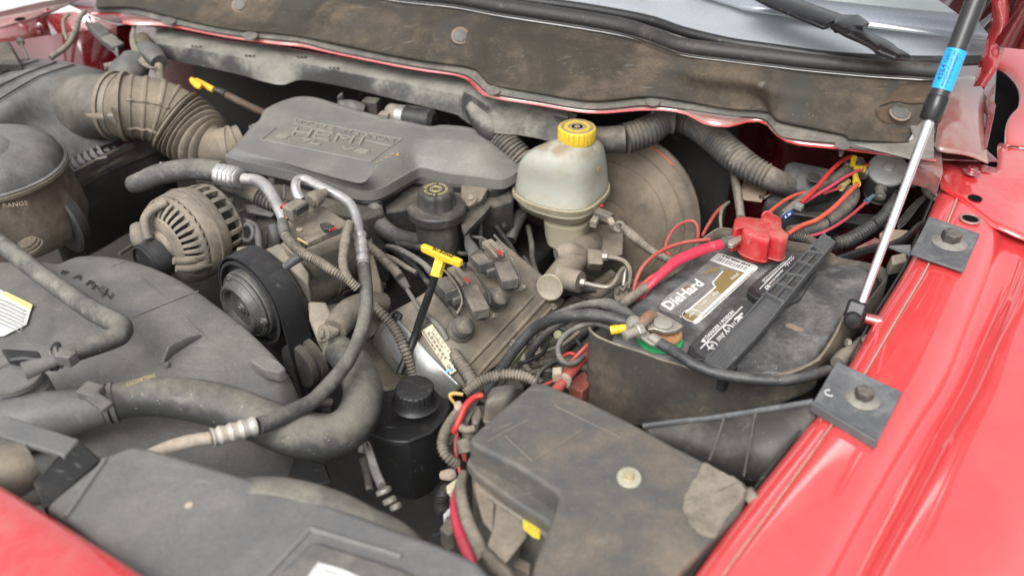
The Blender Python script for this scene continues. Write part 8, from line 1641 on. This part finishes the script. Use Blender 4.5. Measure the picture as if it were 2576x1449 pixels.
# wires in the gaps behind coils, plainly countable ones
for i, (lab_, pts) in enumerate((
    ('dim dark hose low in the gap between booster and rear coil', [(1600, 100, -.20, 7), (1640, 300, -.20, 7), (1650, 480, -.205, 7), (1700, 640, -.21, 6)]),
    ('dim dusty pipe low under the arched battery cables', [(1750, 1010, -.20, 9), (1950, 900, -.19, 9), (2150, 860, -.19, 9), (2400, 840, -.19, 8)]),
    ('dim grey pipe under the dipstick handle behind the front coil', [(560, 350, -.17, 6), (700, 380, -.17, 6), (830, 420, -.17, 6), (960, 400, -.175, 6)]))):
    wire('dark_pipe', lab_, 'K', pts, M.dark, 'pipe')
wire('dark_pipe', 'dark pipe running low beside the master cylinder to the valve cover', 'E', [(140, 1080, -.24, 7), (200, 1180, -.24, 7), (330, 1420, -.24, 8), (480, 1430, -.24, 8)], M.dark, 'pipe')
T = thing('yellow_green_cap', 'small pale yellow green fitting in the dark gap left of the blanket', 'fitting', q('F', 110, 470, -.12))
c = q('F', 120, 470, -.115); mb = MB(); mb.lathe(c, Vector((-.5, -.5, .6)), [(-16, 10), (-4, 12), (0, 11), (2, 6)], S(c), 20); mb.build('fitting', plain('pale_green', (.30, .31, .18), .5, dirt=.4), T)
T = thing('pale_bracket', 'pale green grey strip between the two lower battery cables', 'bracket', q('5', 1330, 1200, -.14))
mb = MB(); mb.prism(ql('5', [(1310, 1190), (1370, 1130), (1400, 1150), (1350, 1220), (1290, 1290), (1295, 1230)], -.14), Vector((0, 0, -.01))); mb.build('strip', bpy.data.materials['pale_green'], T, bevel=.001)
# battery tray edge and gravel dark floor bits
rnd = random.Random(5)
T = thing('lower_harness', 'dim tangle of brackets and pipes in the gap below the blanket corner', 'wiring harness', q('F', 100, 800, -.2))
for k in range(9):
    x, y = rnd.uniform(-150, 420), rnd.uniform(430, 950); c = q('F', x, y, rnd.uniform(-.22, -.16)); a = rnd.uniform(0, 6.3); d = Vector((math.cos(a), math.sin(a), rnd.uniform(-.2, .2))); e = Vector((-d.y, d.x, .2))
    mb = MB(); mb.tube([c - d * .04, c + e * .012, c + d * .04], [rnd.uniform(.003, .006)] * 3, 10, 5); mb.build('dim_pipe', (M.dark, M.rubber_d, M.castb)[k % 3], T)

for i, (lab_, pts, m_) in enumerate((
    ('thin tan wire lying across the front coil connector', [(520, 560, -.09, 3), (640, 640, -.088, 3), (760, 800, -.09, 3), (820, 980, -.098, 3), (760, 1120, -.11, 3)], M.loom_b),
    ('thin black wire running between the two ignition coils', [(880, 560, -.09, 3.5), (980, 640, -.092, 3.5), (1080, 800, -.10, 3.5), (1150, 930, -.11, 3.5), (1130, 1080, -.125, 3.5)], M.rubber_d),
    ('thin grey wire beside the rear coil toward the booster', [(1200, 200, -.10, 3), (1320, 340, -.095, 3), (1420, 500, -.10, 3), (1490, 680, -.115, 3), (1480, 860, -.13, 3)], M.rubber),
    ('taped dark loom passing below the oil filler to the coils', [(60, 300, -.14, 9), (260, 330, -.135, 10), (480, 400, -.13, 10), (700, 520, -.125, 9), (860, 560, -.12, 8)], M.rubber_d))):
    wire('coil_wire', lab_, 'K', pts, m_)
